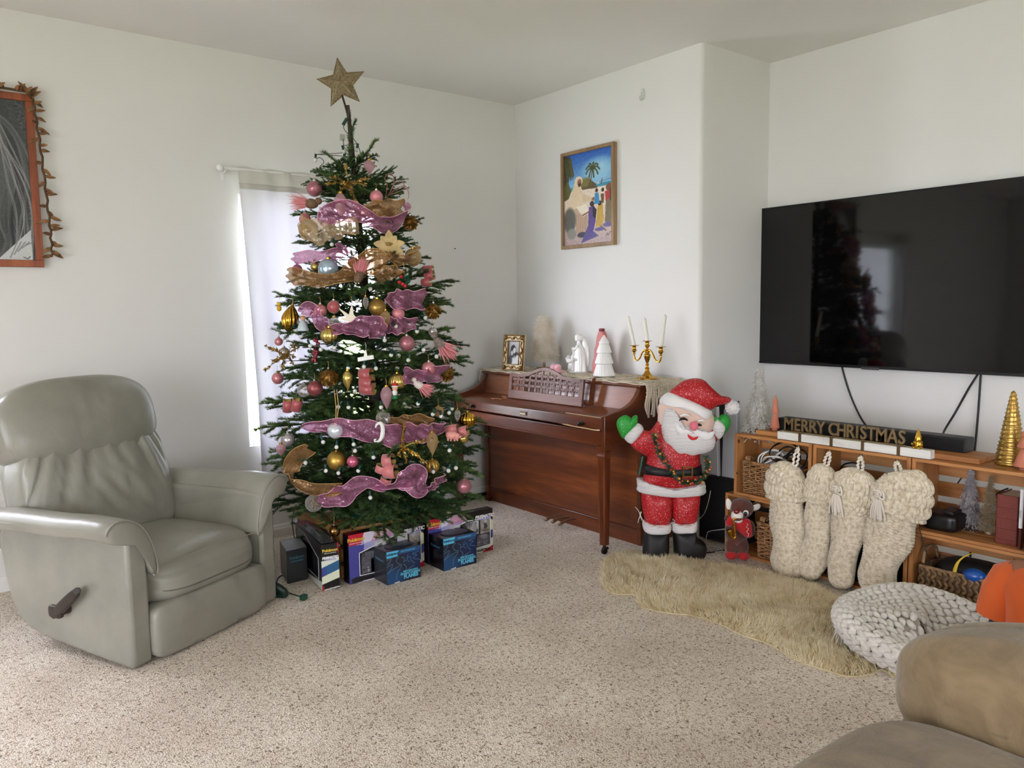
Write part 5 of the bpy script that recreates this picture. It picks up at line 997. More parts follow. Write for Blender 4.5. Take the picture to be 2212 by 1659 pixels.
# --- birds
feather_bird(672, 440, 26, (-1.0, -.1), 'pink-tailed feathered bird perched near the top left')
feather_bird(775, 597, 24, (.25, -1.0), 'bird with upright pink tail feathers at the upper centre')
feather_bird(950, 742, 26, (.9, .8), 'grey bird whose pink tail feathers stick out at the right edge', mat('bird_grey', (150, 132, 124), .85, var=.3, vscale=60))
feather_bird(905, 832, 20, (1, .5), 'small white feathered bird on the right below the pink ribbon', mat('bird_white', (214, 204, 196), .9))
# --- sprigs
sprig(753, 397, [(747, 358), (705, 400), (716, 386), (802, 388), (790, 402), (772, 440), (762, 425), (735, 420)], gl_g, 'gold glitter leaf sprig near the top of the tree')
sprig(618, 768, [(575, 748), (582, 752), (575, 800), (590, 782), (640, 742), (648, 752), (636, 790), (612, 800), (640, 772)], gl_g, 'gold glitter leaf sprig spreading at the left edge')
sprig(869, 967, [(874, 914), (872, 938), (915, 952), (923, 1000), (905, 985), (880, 1000), (862, 985)], mat_glitter('gold_sequins', (190, 150, 60), (250, 226, 150), .15, 1.0, 700, 1.2), 'star-shaped sprig of shiny gold sequins on the lower right', dens=1.6, ls=.013)
t, p, q = tr_thing('berry_pick', 'dark red berry pick left of the centre of the tree', 'pick', 683, 757, 1.0); b = MB(); b.tube([p+UP*32*q, p, p-UP*24*q], .0015, 5); obj('stem', b, bark, t, world=True); rb = mat('dark_red_gloss', (118, 14, 34), .25, .2, coat=.5)
for k in range(17): y = rng.uniform(-30, 26); obj('berry', MB().ell(p+RT*rng.normal()*4.2*q-UP*y*q, 4.0*q, 10, 7), rb, t, world=True, smooth=180)
# --- figures
t, p, q = tr_thing('dove_ornament', 'flat white dove with raised wings hanging left of centre', 'ornament', 750, 678, 1.0)
dv = [(-18, -13), (-12, -9), (-4, -4), (4, 2), (6, -6), (10, -20), (13, -12), (14, 0), (17, 5), (21, 7), (18, 9), (15, 13), (8, 17), (0, 17), (-8, 14), (-15, 14), (-12, 9), (-3, 8), (-9, -1), (-16, -8)]
b = MB(); b.prism([(x*q, -y*q) for x, y in dv], .006, p, RT, UP, -FW); obj('dove_body', b, cream, t, world=True, bevel=.0015, recalc=True); hang(t, p, p+RT*10*q+UP*18*q, .04)
t, p, q = tr_thing('seahorse_ornament', 'white seahorse hanging over the lower pink ribbon', 'ornament', 821, 934, 1.03)
c = smooth_path([p+RT*x*q-UP*y*q for x, y in [(-10, -10), (-7, -17), (0, -20), (5, -14), (6, -4), (5, 6), (2, 14), (-4, 20), (-10, 20), (-12, 16), (-8, 15)]], 40); rd = np.interp(np.linspace(0, 1, 40), [0, .1, .22, .35, .5, .65, .8, 1], [1.2, 2.6, 4.0, 4.6, 5.2, 3.6, 2.2, 1.2])*q*(1+.08*np.cos(np.arange(40)*2.1))
b = MB(); b.tube(c, rd, 12); obj('seahorse_body', b, white_c, t, world=True, smooth=180); b = MB(); b.puff([(0, 0), (5*q, 4*q), (6*q, -2*q), (3*q, -6*q)], .002, p+RT*4*q, RT, UP); obj('fin', b, white_c, t, world=True, smooth=180); hang(t, p, p+UP*21*q, .03)
t, p, q = tr_thing('name_tag_ornament', 'white wooden bar tag hanging on two threads at the centre', 'ornament', 790, 774, 1.03); A_ = RT*.985+UP*.17
b = MB(); b.box(p, (35*q, .006, 9*q), np.stack([A_, -FW, np.cross(-FW, -A_)], 1)); obj('bar', b, white_c, t, world=True, bevel=.0015); b = MB(); b.prism([(-4*q, 4*q), (4*q, 4*q), (1*q, 18*q), (-1*q, 18*q)], .004, p, RT, UP, -FW); obj('peak', b, white_c, t, world=True, recalc=True); hang(t, p, p+UP*18*q, .03, cordw)
t, p, q = tr_thing('chick_ornament', 'tiny yellow chick hanging at the left edge over the curtain', 'ornament', 603, 663, 1.0); ye = mat('chick_yellow', (214, 170, 36), .5); b = MB(); b.ell(p-UP*3*q, (5.2*q, 5.2*q, 6.5*q), 14, 10); obj('body', b, ye, t, world=True, smooth=180); b = MB(); b.ell(p+UP*6*q, 4.2*q, 12, 9); obj('head', b, ye, t, world=True, smooth=180); b = MB(); b.cyl(p+UP*6*q-RT*3*q, p+UP*6*q-RT*7*q, 1.2*q, .2*q, 6); obj('beak', b, mat('beak_orange', (214, 110, 30)), t, world=True); hang(t, p, p+UP*10*q, .025)
t, p, q = tr_thing('angel_ornament', 'small angel with a pale blue skirt and golden hair, left of the pearly pink ball', 'ornament', 654, 700, 1.03)
b = MB(); b.lathe([(12*q, -15*q), (12.5*q, -13*q), (10*q, -4*q), (6*q, 4*q), (3*q, 8*q)], 20, p); obj('skirt', b, mat('pale_blue_cloth', (186, 200, 204), .6), t, world=True, smooth=180); b = MB(); b.ell(p+UP*12*q, 5*q, 14, 10); obj('head', b, mat('doll_skin', (216, 170, 140), .5), t, world=True, smooth=180); b = MB(); b.ell(p+UP*14*q+FW*1.5*q, (6*q, 6*q, 4.6*q), 14, 10); obj('hair', b, mat('doll_hair', (206, 142, 62), .6), t, world=True, smooth=180)
for s1 in (-1, 1): b = MB(); b.puff([(0, 0), (12*q*s1, 6*q), (13*q*s1, -2*q), (6*q*s1, -6*q)], .002, p+UP*3*q+FW*.004, RT, UP); obj('wing', b, cl_w, t, world=True, smooth=180)
hang(t, p, p+UP*17*q, .05, cordw)
t, p, q = tr_thing('elf_ornament', 'tiny figure in a red hat and green trousers right of centre', 'ornament', 853, 842, 1.04); rd_ = mat('toy_red', (190, 32, 38), .4)
b = MB(); b.ell(p+UP*3*q, 6*q, 12, 9); obj('head', b, mat('doll_skin'), t, world=True, smooth=180); b = MB(); b.lathe([(6.5*q, 0), (5*q, 5*q), (0, 13*q)], 14, p+UP*7*q); obj('hat', b, rd_, t, world=True); b = MB(); b.tube([p+UP*7*q+6.2*q*(RT*math.cos(a)+FW*math.sin(a)) for a in np.linspace(0, 2*PI, 12, endpoint=False)], 1.6*q, 6, closed=True); obj('hat_brim', b, white_c, t, world=True, smooth=180); b = MB(); b.ell(p-UP*6*q, (6*q, 5*q, 7*q), 12, 9); obj('body', b, white_c, t, world=True, smooth=180); b = MB(); b.lathe([(0, 0), (7*q, 1*q), (4*q, 8*q), (0, 9*q)], 12, p-UP*20*q); obj('trousers', b, mat('toy_green', (24, 120, 62), .5), t, world=True); hang(t, p, p+UP*19*q, .02)
t, p, q = tr_thing('pig_ornament', 'small pink pig hanging at the lower right edge', 'ornament', 976, 940, 1.04); pg = mat('pig_pink', (222, 150, 140), .5)
b = MB(); b.ell(p, (13*q, 9*q, 9*q), 16, 12, R=np.stack([RT, -FW, UP], 1)); obj('body', b, pg, t, world=True, smooth=180); b = MB(); b.ell(p+RT*11*q-UP*2*q, 7*q, 14, 10); b2 = obj('head', b, pg, t, world=True, smooth=180); b = MB(); b.cyl(p+RT*16*q-UP*3*q, p+RT*20*q-UP*4*q, 3*q, 3*q, 10); obj('snout', b, pg, t, world=True)
for dx, dz in ((-8, -9), (-2, -10), (6, -10), (12, -9)): b = MB(); b.cyl(p+RT*dx*q-UP*4*q-FW*(4*q if dx in (-8, 12) else -2*q), p+RT*dx*q+UP*dz*1.3*q, 2.6*q, 2.0*q, 8); obj('leg', b, pg, t, world=True)
hang(t, p, p+UP*9*q, .04)
t, p, q = tr_thing('berry_wreath_ornament', 'tiny green ornament with red berries near the rolled rose bow', 'ornament', 873, 606, 1.02); b = MB(); N = 120; a = rng.random(N)*2*PI; b.blades(p+10*q*(np.outer(np.cos(a), RT)+np.outer(np.sin(a), UP)), rng.normal(size=(N, 3)), 7*q, 3*q); obj('leaves', b, mat('toy_green_foil', (16, 96, 64), .3, .3), t, world=True, smooth=0, kind='stuff')
for x, y in ((-6, -8), (-3, 8), (2, 12), (-10, 4)): obj('berry', MB().ell(p+RT*x*q-UP*y*q-FW*.005, 4*q, 10, 8), rd_, t, world=True, smooth=180)
hang(t, p, p+UP*10*q, .06)
t, p, q = tr_thing('poinsettia_flower', 'cream and gold fabric poinsettia at the upper right of the tree', 'flower', 840, 530, 1.03); pet = mat('cream_petal', (206, 178, 124), .6, var=.15, vscale=30)
for k in range(9):
    a = k*2*PI/9+.2; L = (26 if k % 2 else 34)*q; d = RT*math.cos(a)+UP*math.sin(a)-FW*(.25 if k % 2 else .05); fr = frame(d, -FW); P = []
    for s_ in np.linspace(0, 1, 8): wd = 9*q*math.sin(PI*min(1, s_*.92+.06))**.8+.0004; c_ = p+d*L*s_+FW*.012*s_*s_; P.append([c_-fr[:, 0]*wd+FW*wd*.25, c_-FW*.001, c_+fr[:, 0]*wd+FW*wd*.25])
    b = MB(); b.surf(np.array(P)); obj('petal', b, pet, t, world=True, smooth=180)
b = MB(); [b.ell(p-FW*.008+(RT*rng.normal()+UP*rng.normal())*3*q, 2.2*q, 8, 6) for _ in range(9)]; obj('stamens', b, gl_g, t, world=True, smooth=180, kind='stuff')
p0 = on_tree(722, 842, 1.02); p1 = on_tree(726, 912, 1.02); t = thing('hanging_cord', 'long gold cord hanging down to the frosted icy ball', 'cord', p1); b = MB(); b.tube([p0, (p0+p1)/2+RT*.004, p1], .0022, 6); b.tube([p0+RT*.012, (p0+p1)/2+RT*.016, p1+RT*.004], .0022, 6); obj('cord', b, strg, t, world=True); q = 1/pxm(p1); b = MB(); b.prism([(-3*q, 0), (3*q, 0), (2*q, -30*q), (-2*q, -30*q)], .001, p1-FW*.012, RT, UP, -FW); obj('pink_tie', b, satin_p, t, world=True, recalc=True)
# gold ball and leaf lying at the crate corner
pb = hit(722, 1147, (-1.98, -1.0, .24), (0, 1, 0)); t = thing('bauble', 'bronze ball hanging in front of the crate corner', 'ornament', pb); b = MB(); b.ell(pb, .031, 28, 18); obj('ball', b, brz, t, world=True, smooth=180); hang(t, pb, pb+[0, 0, .031], .09, cap=cap_s, cr=.007)
pb = hit(716, 1166, (-1.98, -.99, .20), (0, 1, 0)); t = thing('leaf_charm', 'small yellow leaf charm dangling below the bronze ball', 'ornament', pb); b = MB(); b.puff(smooth_path([(-.016, 0), (0, .006), (.016, 0), (0, -.006)], 20, True), .003, pb, RT, UP); obj('leaf_body', b, ye, t, world=True, smooth=180); b = MB(); b.tube([pb+[0, 0, .004], pb+[.004, 0, .03]], .0008, 4); obj('hanger', b, strg, t, world=True)

# ------------------------------------------------------------------ ribbons wound round the tree
pkr = mat_mesh('pink_mesh_ribbon', (206, 128, 166), (158, 86, 126), .46); gdr = mat_mesh('gold_mesh_ribbon', (186, 136, 74), (132, 88, 44), .38); chr_ = mat_mesh('champagne_mesh', (226, 206, 172), (196, 164, 120), .42)
pke = mat('pink_wire_edge', (222, 160, 188), .4, sheen=.3); gde = mat('gold_wire_edge', (196, 154, 92), .4, .3)
def ribbon(pts, m, em, label, wave=.024, k=1.0, name='mesh_ribbon', ph=0.0):
    """pts: (px, py, width px, tilt) along the middle of the ribbon as the photograph shows it"""
    P = np.array([on_tree(x, y, k) for x, y, _, _ in pts]); n_ = 46; c = smooth_path(P, n_); ww = smooth_path([[w_/pxm(P[i]), tl_, 0] for i, (_, _, w_, tl_) in enumerate(pts)], n_)
    a = axis(c[:, 2]); rad = np.concatenate([c[:, :2]-a, np.zeros((n_, 1))], 1); rad /= np.linalg.norm(rad, axis=1)[:, None]; tan = np.gradient(c, axis=0); tan /= np.linalg.norm(tan, axis=1)[:, None]
    s_ = np.linspace(0, 1, n_)[:, None]; up = np.cross(rad, tan); up /= np.linalg.norm(up, axis=1)[:, None]; up *= np.sign(up[:, 2:3]+1e-6); wv = np.cos(ww[:, 1:2])*up+np.sin(ww[:, 1:2])*rad
    c = c+rad*(wave*np.sin(s_*16+ph)+.012); J = 9; G = []
    for j in range(J):
        u = j/(J-1)-.5; G.append(c+wv*ww[:, :1]*u*(1+.12*np.sin(s_*23+ph))+rad*(.012*np.cos(u*7+s_*11+ph)+.006*np.sin(u*15+s_*29)))
    G = np.stack(G, 1); t = thing(name, label, 'ribbon', c.mean(0)); b = MB(); b.surf(G); o = obj('mesh_band', b, m, t, world=True, smooth=180)
    for j in (0, J-1): b = MB(); b.tube(G[:, j], .0016, 5); obj('wired_edge', b, em, t, world=True, smooth=180)
ribbon([(655, 486, 44, .2), (680, 500, 56, .3), (712, 500, 44, .2), (742, 492, 30, .2), (775, 490, 34, .1)], chr_, gde, 'sheer champagne ribbon puffed out at the upper left edge', .02, 1.0)
ribbon([(772, 460, 20, .5), (810, 452, 34, .3), (845, 450, 36, .2), (866, 446, 26, .4)], gdr, gde, 'gold mesh ribbon behind the topmost pink ribbon', .012, .94)
ribbon([(700, 488, 24, .2), (715, 465, 44, .2), (745, 455, 46, .4), (785, 466, 34, .2), (820, 484, 30, -.1), (850, 484, 34, .1), (870, 460, 26, .9), (872, 440, 22, 1.1)], pkr, pke, 'topmost pink glitter ribbon looping across the front near the tree top', .014, 1.02)
ribbon([(640, 560, 18, .2), (662, 556, 28, .3), (700, 552, 20, .1), (735, 545, 26, .3), (748, 532, 34, .5)], pkr, pke, 'thin sheer pink ribbon above the iridescent ball', .014, .98)
ribbon([(628, 598, 28, .3), (655, 598, 40, .2), (690, 606, 26, .1), (735, 600, 26, 0), (770, 582, 44, .3), (800, 566, 54, .2), (825, 580, 48, .3)], gdr, gde, 'wide gold mesh ribbon across the upper middle of the tree', .016, 1.0)
ribbon([(812, 602, 26, .3), (842, 588, 34, .5), (858, 596, 22, .9)], gdr, gde, 'short gold mesh loop right of the pink-feathered bird', .014, 1.0)
ribbon([(836, 548, 16, .4), (858, 562, 22, .3), (884, 556, 26, .8), (893, 534, 20, 1.2)], gdr, gde, 'gold mesh loop under the cream poinsettia', .01, 1.0)
ribbon([(834, 640, 18, .8), (852, 646, 40, .2), (884, 648, 40, .1), (914, 646, 44, .3)], pkr, pke, 'pink ribbon band at the right, above the satin pink ball', .010, .98)
ribbon([(660, 680, 26, .8), (676, 664, 34, .6), (694, 694, 38, .3), (712, 712, 22, .1), (745, 708, 22, .0)], pkr, pke, 'pink glitter ribbon draped on the left below the pearly pink ball', .012, 1.0)
ribbon([(740, 712, 14, .1), (768, 708, 36, .2), (800, 704, 48, .2), (822, 714, 46, .5), (834, 716, 22, 1.0)], pkr, pke, 'broad pink glitter ribbon below the dove', .012, 1.02)
ribbon([(838, 702, 34, .3), (866, 704, 34, .1), (898, 696, 20, .2)], pkr, pke, 'pink ribbon stretch under the satin pink ball', .008, 1.0)
ribbon([(868, 810, 36, .2), (890, 814, 34, .3), (916, 812, 26, .3), (938, 808, 46, .5), (956, 804, 36, .8)], pkr, pke, 'crumpled pink ribbon at the right edge beside a feathered gold ball', .014, 1.0)
ribbon([(655, 922, 10, .2), (690, 921, 26, .1), (730, 922, 36, .2), (770, 926, 44, .1), (810, 934, 46, .1), (845, 940, 52, .2), (868, 938, 44, .3)], pkr, pke, 'long pink glitter ribbon across the lower front behind the seahorse', .010, 1.0)
ribbon([(872, 932, 40, .1), (900, 936, 38, .0), (926, 934, 36, .1), (948, 926, 30, .4), (956, 916, 24, .8)], pkr, pke, 'dusky pink ribbon continuing right of the seahorse', .008, .97)
ribbon([(838, 910, 14, .2), (870, 908, 22, .1), (910, 906, 22, .1), (930, 914, 14, .2)], gdr, gde, 'gold mesh ribbon edge above the dusky pink ribbon', .008, .93)
ribbon([(672, 968, 26, .5), (648, 985, 40, .9), (634, 1010, 36, 1.0), (640, 1040, 34, .7), (668, 1056, 34, .3), (710, 1056, 30, .2), (742, 1052, 20, .2)], gdr, gde, 'gold mesh ribbon curving down at the lower left edge', .012, 1.02)
ribbon([(690, 1078, 16, .2), (718, 1078, 38, .2), (748, 1066, 46, .3), (775, 1046, 32, .1), (806, 1042, 26, 0), (835, 1056, 12, .3)], pkr, pke, 'lowest pink ribbon on the left, above the tree stand', .014, 1.03)
ribbon([(806, 1052, 8, .1), (850, 1048, 16, .2), (876, 1034, 44, .2), (888, 1032, 66, .3), (902, 1056, 44, .4), (920, 1050, 14, .5)], pkr, pke, 'lowest pink ribbon on the right, rising to a peak', .012, 1.03)
ribbon([(918, 1058, 8, .1), (940, 1044, 18, .2), (958, 1028, 22, .6)], pkr, pke, 'small pink ribbon end at the lower right edge', .006, 1.0)
# light string
t = thing('string_lights', 'string of frosted white globe lights on dark green wire wound through the tree', 'string lights', (SX, SY, .4)); wr = mat('green_wire', (14, 44, 34), .5); blb = mat('frosted_bulb', (214, 216, 212), .25, coat=.4); skt = mat('green_socket', (16, 62, 54), .45)
bl = [(770, 324), (775, 354), (743, 328), (742, 342), (681, 346), (757, 492), (717, 528), (771, 651), (800, 624), (919, 687), (883, 703), (901, 716), (640, 714), (650, 726), (722, 751), (693, 755), (670, 747), (915, 756), (845, 767), (861, 768), (831, 735), (786, 792), (812, 796), (752, 795), (882, 778), (767, 845), (608, 791), (698, 955), (727, 966), (764, 960), (767, 974), (807, 988), (774, 1017), (704, 1017), (731, 1022), (874, 873), (903, 872), (935, 895), (953, 899), (970, 892), (976, 883), (971, 973), (985, 1011), (969, 1017), (936, 1019), (731, 879), (753, 880), (787, 838), (655, 700), (823, 880), (660, 1000), (800, 1075), (896, 1012), (943, 770), (855, 705)]
bp = []
for x, y in bl:
    p = on_tree(x, y, 1.0) if y > 370 else hit(x, y, [*axis(2.2), 2.2], _n); q = 1/pxm(p); d = np.array([rng.normal()*.4, rng.normal()*.4, .9]); d /= np.linalg.norm(d)
    o = obj('bulb', MB().ell(p, 4.6*q, 12, 9), blb, t, world=True, smooth=180); obj('socket', MB().cyl(p+d*3.5*q, p+d*14*q, 2.4*q, 2.9*q, 8), skt, o, world=True); bp.append(p+d*14*q)
bp = np.array(bp); od = np.argsort(-bp[:, 2]); b = MB()
for i, j in zip(od[:-1], od[1:]):
    c = (bp[i]+bp[j])/2; a = axis(c[2]); c[:2] = a+(c[:2]-a)*.72; b.tube(smooth_path([bp[i], c, bp[j]], 8), .0016, 4)
for (pts) in ([(681, 346), (690, 340), (700, 350), (690, 362), (705, 365)], [(741, 300), (743, 325), (740, 345)], [(764, 300), (775, 318), (780, 345), (772, 362)], [(748, 262), (742, 275), (752, 290), (764, 300)]): b.tube(smooth_path([hit(x, y, [*axis(2.2), 2.2], _n) for x, y in pts], 14), .002, 5)
obj('wire', b, wr, t, world=True, smooth=180)
p = hit(741, 270, [*axis(2.3), 2.3], _n); obj('plug', MB().cyl(p, p+RT*.02+UP*.035, .009, .008, 10), skt, t, world=True); p = hit(754, 247, [*axis(2.3), 2.3], _n); obj('fuse_case', MB().box(p, (.018, .014, .048)), cl_w, t, world=True, bevel=.002); p = hit(740, 297, [*axis(2.3), 2.3], _n); obj('paper_tag', MB().box(p, (.03, .002, .034)), mat('tag_grey_paper', (176, 174, 166), .7), t, world=True)
g = [atz(640, 1250, .03), ]; b = MB(); b.tube(smooth_path([on_tree(640, 1090, 1.0), hit(632, 1120, (-2.1, -.6, .3), _n), hit(634, 1150, (-2.1, -.6, .3), _n), hit(640, 1180, (-2.1, -.6, .1), _n), hit(636, 1215, (-2.1, -.55, .02), _n)], 24), .0025, 5); obj('lead', b, wr, t, world=True, smooth=180)
p = hit(639, 1125, (-2.1, -.6, .3), _n); o = obj('bulb', MB().ell(p, .011, 12, 9), blb, t, world=True, smooth=180)
b = MB(); b.tube(smooth_path([atz(640, 1235, .005), atz(605, 1245, .006), atz(598, 1262, .006), atz(612, 1276, .006), atz(640, 1286, .006), atz(652, 1290, .012)], 26), .003, 6); obj('extension_wire', b, wr, t, world=True, smooth=180); obj('plug', MB().box(atz(656, 1290, .014)+[0, 0, 0], (.032, .026, .026), rotm('Z', .4)), mat('green_plug', (8, 70, 52), .4), t, world=True, bevel=.003)
# ------------------------------------------------------------------ piano
def walnut(name, ax, c=((58, 26, 12), (96, 46, 22), (126, 66, 34))): return mat_wood(name, *c, ax, .55, .28, .25, 10, .03)
wy, wz, wx = walnut('walnut_y', 'Y'), walnut('walnut_z', 'Z'), walnut('walnut_x', 'X')
wl = walnut('walnut_light', 'Y', ((92, 52, 30), (128, 76, 48), (152, 98, 66)))
t = thing('piano', 'brown wooden spinet piano with a carved music desk, standing against the right wall', 'piano', (-.33, -.84, 0))
YL, YR = -.095, -1.580
side = [(-.03, .0), (-.03, .915), (-.385, .915), (-.395, .90), (-.415, .868), (-.45, .838), (-.50, .815), (-.56, .80), (-.62, .79), (-.672, .78), (-.672, .612), (-.40, .612), (-.385, .58), (-.385, .0)]
for y in (YL, YR+.03):
    b = MB(); b.prism(side, .03, (0, y-.03 if y == YL else y-.03, 0), (1, 0, 0), (0, 0, 1), (0, 1, 0)); obj('side_panel', b, wx, t, world=True, bevel=.004, recalc=True)
yl, yr = YL-.03, YR+.03
b = MB(); b.bx(-.400, -.02, YR-.008, YL+.008, .916, .936); obj('lid', b, wy, t, world=True, bevel=.006, seg=3)
b = MB(); b.prism([(-.405, .785), (-.375, .916), (-.36, .916), (-.388, .785)], yl-yr, (0, yr, 0), (1, 0, 0), (0, 0, 1), (0, 1, 0)); obj('upper_panel', b, wl, t, world=True, recalc=True)
b = MB(); b.prism([(-.400, .786), (-.640, .763), (-.655, .757), (-.658, .700), (-.645, .694), (-.40, .76)], yl-yr-.002, (0, yr+.001, 0), (1, 0, 0), (0, 0, 1), (0, 1, 0)); fb = obj('fallboard', b, wy, t, world=True, bevel=.004, recalc=True)
obj('key_slip', MB().bx(-.664, -.64, yr+.001, yl-.001, .622, .690), wy, t, world=True, bevel=.003)
obj('key_bed', MB().bx(-.66, -.38, yr, yl, .612, .640), wy, t, world=True, bevel=.002)
wear = mat('worn_veneer', (206, 168, 124), .6)
b = MB(); yy0 = -1.21; b.prism([(0, .004), (.06, .006), (.12, .002), (.20, .003), (.27, .001), (.318, .006), (.318, -.004), (.27, -.006), (.2, -.004), (.1, -.003), (.03, .0)], .0006, (-.6586, yy0, .6975), (0, -1, 0), (0, 0, 1), (-1, 0, 0)); obj('chipped_edge', b, wear, t, world=True, smooth=0)
b = MB(); b.prism([(0, 0), (.30, .0), (.30, .003), (0, .004)], .0006, (-.6430, -1.235, .764), (0, -1, 0), (-.1, 0, .99), (-.99, 0, -.1)); obj('chipped_edge', b, wear, t, world=True, smooth=0)
for (y, x, L) in ((-.47, -.50, .05), (-.52, -.53, .04), (-.50, -.57, .06), (-.46, -.585, .03), (-.62, -.41, .09)): b = MB(); b.box((x, y, .764+(x+.655)*.096+.0085), (.006, L, .0012)); obj('scratch', b, wear, t, world=True, smooth=0)
kb = mat('dark_bronze', (38, 30, 24), .35, .7)
for (px, py) in ((1022, 877), (1257, 915)):
    p = atx(px, py, -.662); b = MB(); b.lathe(smooth_path([(.0, 0), (.012, .001), (.007, .006), (.006, .012), (.012, .018), (.011, .024), (0, .026)], 18), 16, (p[0], p[1], p[2]), rotm('Y', -PI/2)); obj('knob', b, kb, t, world=True, smooth=180); b = MB(); b.puff([(-.024, 0), (-.01, .006), (0, .004), (.01, .006), (.024, 0), (.01, -.006), (0, -.004), (-.01, -.006)], .002, p+[.003, 0, 0], (0, 1, 0), (0, 0, 1)); obj('knob_plate', b, kb, t, world=True)
p = atx(1130, 893, -.660); obj('name_plate', MB().box(p, (.004, .062, .022)), mat('dark_plate', (70, 40, 24), .4), t, world=True, bevel=.001); b = MB(); [b.box(p+np.array([-.0026, .024-k*.0062, -.003+.5*h_]), (.0008, .0054, .006+h_)) for k, h_ in enumerate((.004, .002, .002, .002, .002, .005, .002, .003))]; obj('gilt_marks', b, mat('gilt_letter', (226, 206, 150), .4), t, world=True, smooth=0, kind='stuff')
b = MB(); b.bx(-.372, -.352, yr, yl, .094, .612); obj('lower_panel', b, walnut('walnut_burl', 'Y', ((66, 28, 12), (104, 50, 22), (142, 76, 36))), t, world=True)
obj('base_rail', MB().bx(-.380, -.350, yr, yl, .0, .092), wy, t, world=True, bevel=.003)
obj('toe_block', MB().bx(-.40, -.35, YL-.06, YL-.001, .0, .03), wx, t, world=True)
for y in (YL-.022-.015, YR+.037):
    b = MB(); prof = [(.030, .612), (.030, .588), (.024, .580), (.026, .565), (.033, .560), (.033, .552), (.026, .548), (.019, .06), (.021, .055)]; Q = []
    for r, z in prof: Q.append([(-.640-r, y-r, z), (-.640+r, y-r, z), (-.640+r, y+r, z), (-.640-r, y+r, z)])
    b.surf(np.array(Q), cv=True); b.box((-.64, y, .057), (.040, .040, .006)); lg = obj('leg', b, wz, t, world=True, smooth=0, bevel=.003)
    for dx in (-.008, .008): obj('flute', MB().box((-.640-.0215, y+dx, .30), (.004, .004, .42), rotm('Y', -.012)), wx, lg, world=True)
    b = MB(); b.cyl((-.640, y-.008, .018), (-.640, y+.008, .018), .018, .018, 16); b.cyl((-.64, y, .03), (-.64, y, .055), .008); b.box((-.632, y, .032), (.03, .022, .012)); obj('caster', b, kb, lg, world=True, bevel=.001)
bs = mat('aged_brass', (126, 98, 70), .35, .8)
for k, y in enumerate((-.90, -.965, -1.03)):
    b = MB(); P = smooth_path([(-.37, y, .045), (-.43, y, .050), (-.48, y, .046), (-.515, y, .036)], 10); b.tube(P, np.interp(np.arange(10), [0, 5, 9], [.008, .011, .017]), 10, flat=.45); obj('pedal', b, bs, t, world=True, smooth=180)
# music desk: pierced panel with arched top, leaning on the upper panel
dk = mat_wood('walnut_desk', (78, 46, 36), (104, 66, 52), (124, 84, 68), 'Y', .55, .5, .0, 10, .03); U = np.array([0, -1., 0]); V = np.array([.13, 0, .99]); V /= np.linalg.norm(V); Nn = np.cross(V, U); O = np.array([-.475, -.500, .781])
W_ = .705; top = [(W_, .160), (W_*.86, .163), (W_*.74, .172), (W_*.66, .192), (W_*.56, .212), (W_*.5, .216), (W_*.44, .212), (W_*.34, .192), (W_*.26, .172), (W_*.14, .163), (0, .160)]
topc = smooth_path(top, 41); inner = topc.copy(); c0 = np.array([W_/2, 0]); inner = np.stack([np.clip(topc[:, 0], .028, W_-.028), topc[:, 1]-.020], 1)
def strip(mb, A, B, h=.016):
    a = O+np.outer(A[:, 0], U)+np.outer(A[:, 1], V); b_ = O+np.outer(B[:, 0], U)+np.outer(B[:, 1], V); n_ = Nn*h; mb.surf(np.stack([a, b_, b_-n_, a-n_], 1), cv=True)
    for i in (0, len(a)-1): mb.add([a[i], b_[i], b_[i]-n_, a[i]-n_], [(0, 1, 2, 3)])
b = MB(); strip(b, topc, inner); obj('desk_top_rail', b, dk, t, world=True, smooth=30, recalc=True)
b = MB(); b.prism([(0, 0), (W_, 0), (W_, .055), (0, .055)], .016, O, U, V, -Nn); obj('desk_bottom_rail', b, dk, t, world=True, bevel=.002, recalc=True)
for x in (0, W_-.03): b = MB(); b.prism([(x, .055), (x+.03, .055), (x+.03, .158), (x, .158)], .016, O, U, V, -Nn); obj('desk_stile', b, dk, t, world=True, recalc=True)
b = MB(); nc = 11; cw = (W_-.06)/nc; zt = lambda x: np.interp(x, topc[::-1, 0], topc[::-1, 1])-.018
for k in range(1, nc): x = .03+k*cw; b.prism([(x-.008, .055), (x+.008, .055), (x+.008, zt(x)), (x-.008, zt(x))], .007, O-Nn*.004, U, V, -Nn)
for zr in (.092, .128, .160):
    for k in range(nc):
        x0, x1 = .03+k*cw, .03+(k+1)*cw; xm = (x0+x1)/2
        if zr > zt(xm)-.006: continue
        b.prism([(x0, zr-.012), (x0+.014, zr-.010), (x0+.018, zr-.004), (xm-.007, zr-.009), (xm, zr-.013), (xm+.007, zr-.009), (x1-.018, zr-.004), (x1-.014, zr-.010), (x1, zr-.012), (x1, zr+.010), (x1-.014, zr+.008), (x1-.018, zr+.004), (xm, zr+.008), (x0+.018, zr+.004), (x0+.014, zr+.008), (x0, zr+.010)], .007, O-Nn*.004, U, V, -Nn)
obj('desk_lattice', b, dk, t, world=True, smooth=0, recalc=True, kind='stuff')
b = MB(); b.bx(-.462, -.45, -1.20, -.50, .778, .786); obj('desk_ledge', b, wy, t, world=True)
b = MB(); b.prism([(0, 0), (.03, .006), (.05, .17), (.02, .16)], .012, (-.45, -1.225, .788), (1, 0, 0), (0, 0, 1), (0, -1, 0)); obj('desk_support', b, wx, t, world=True, recalc=True)

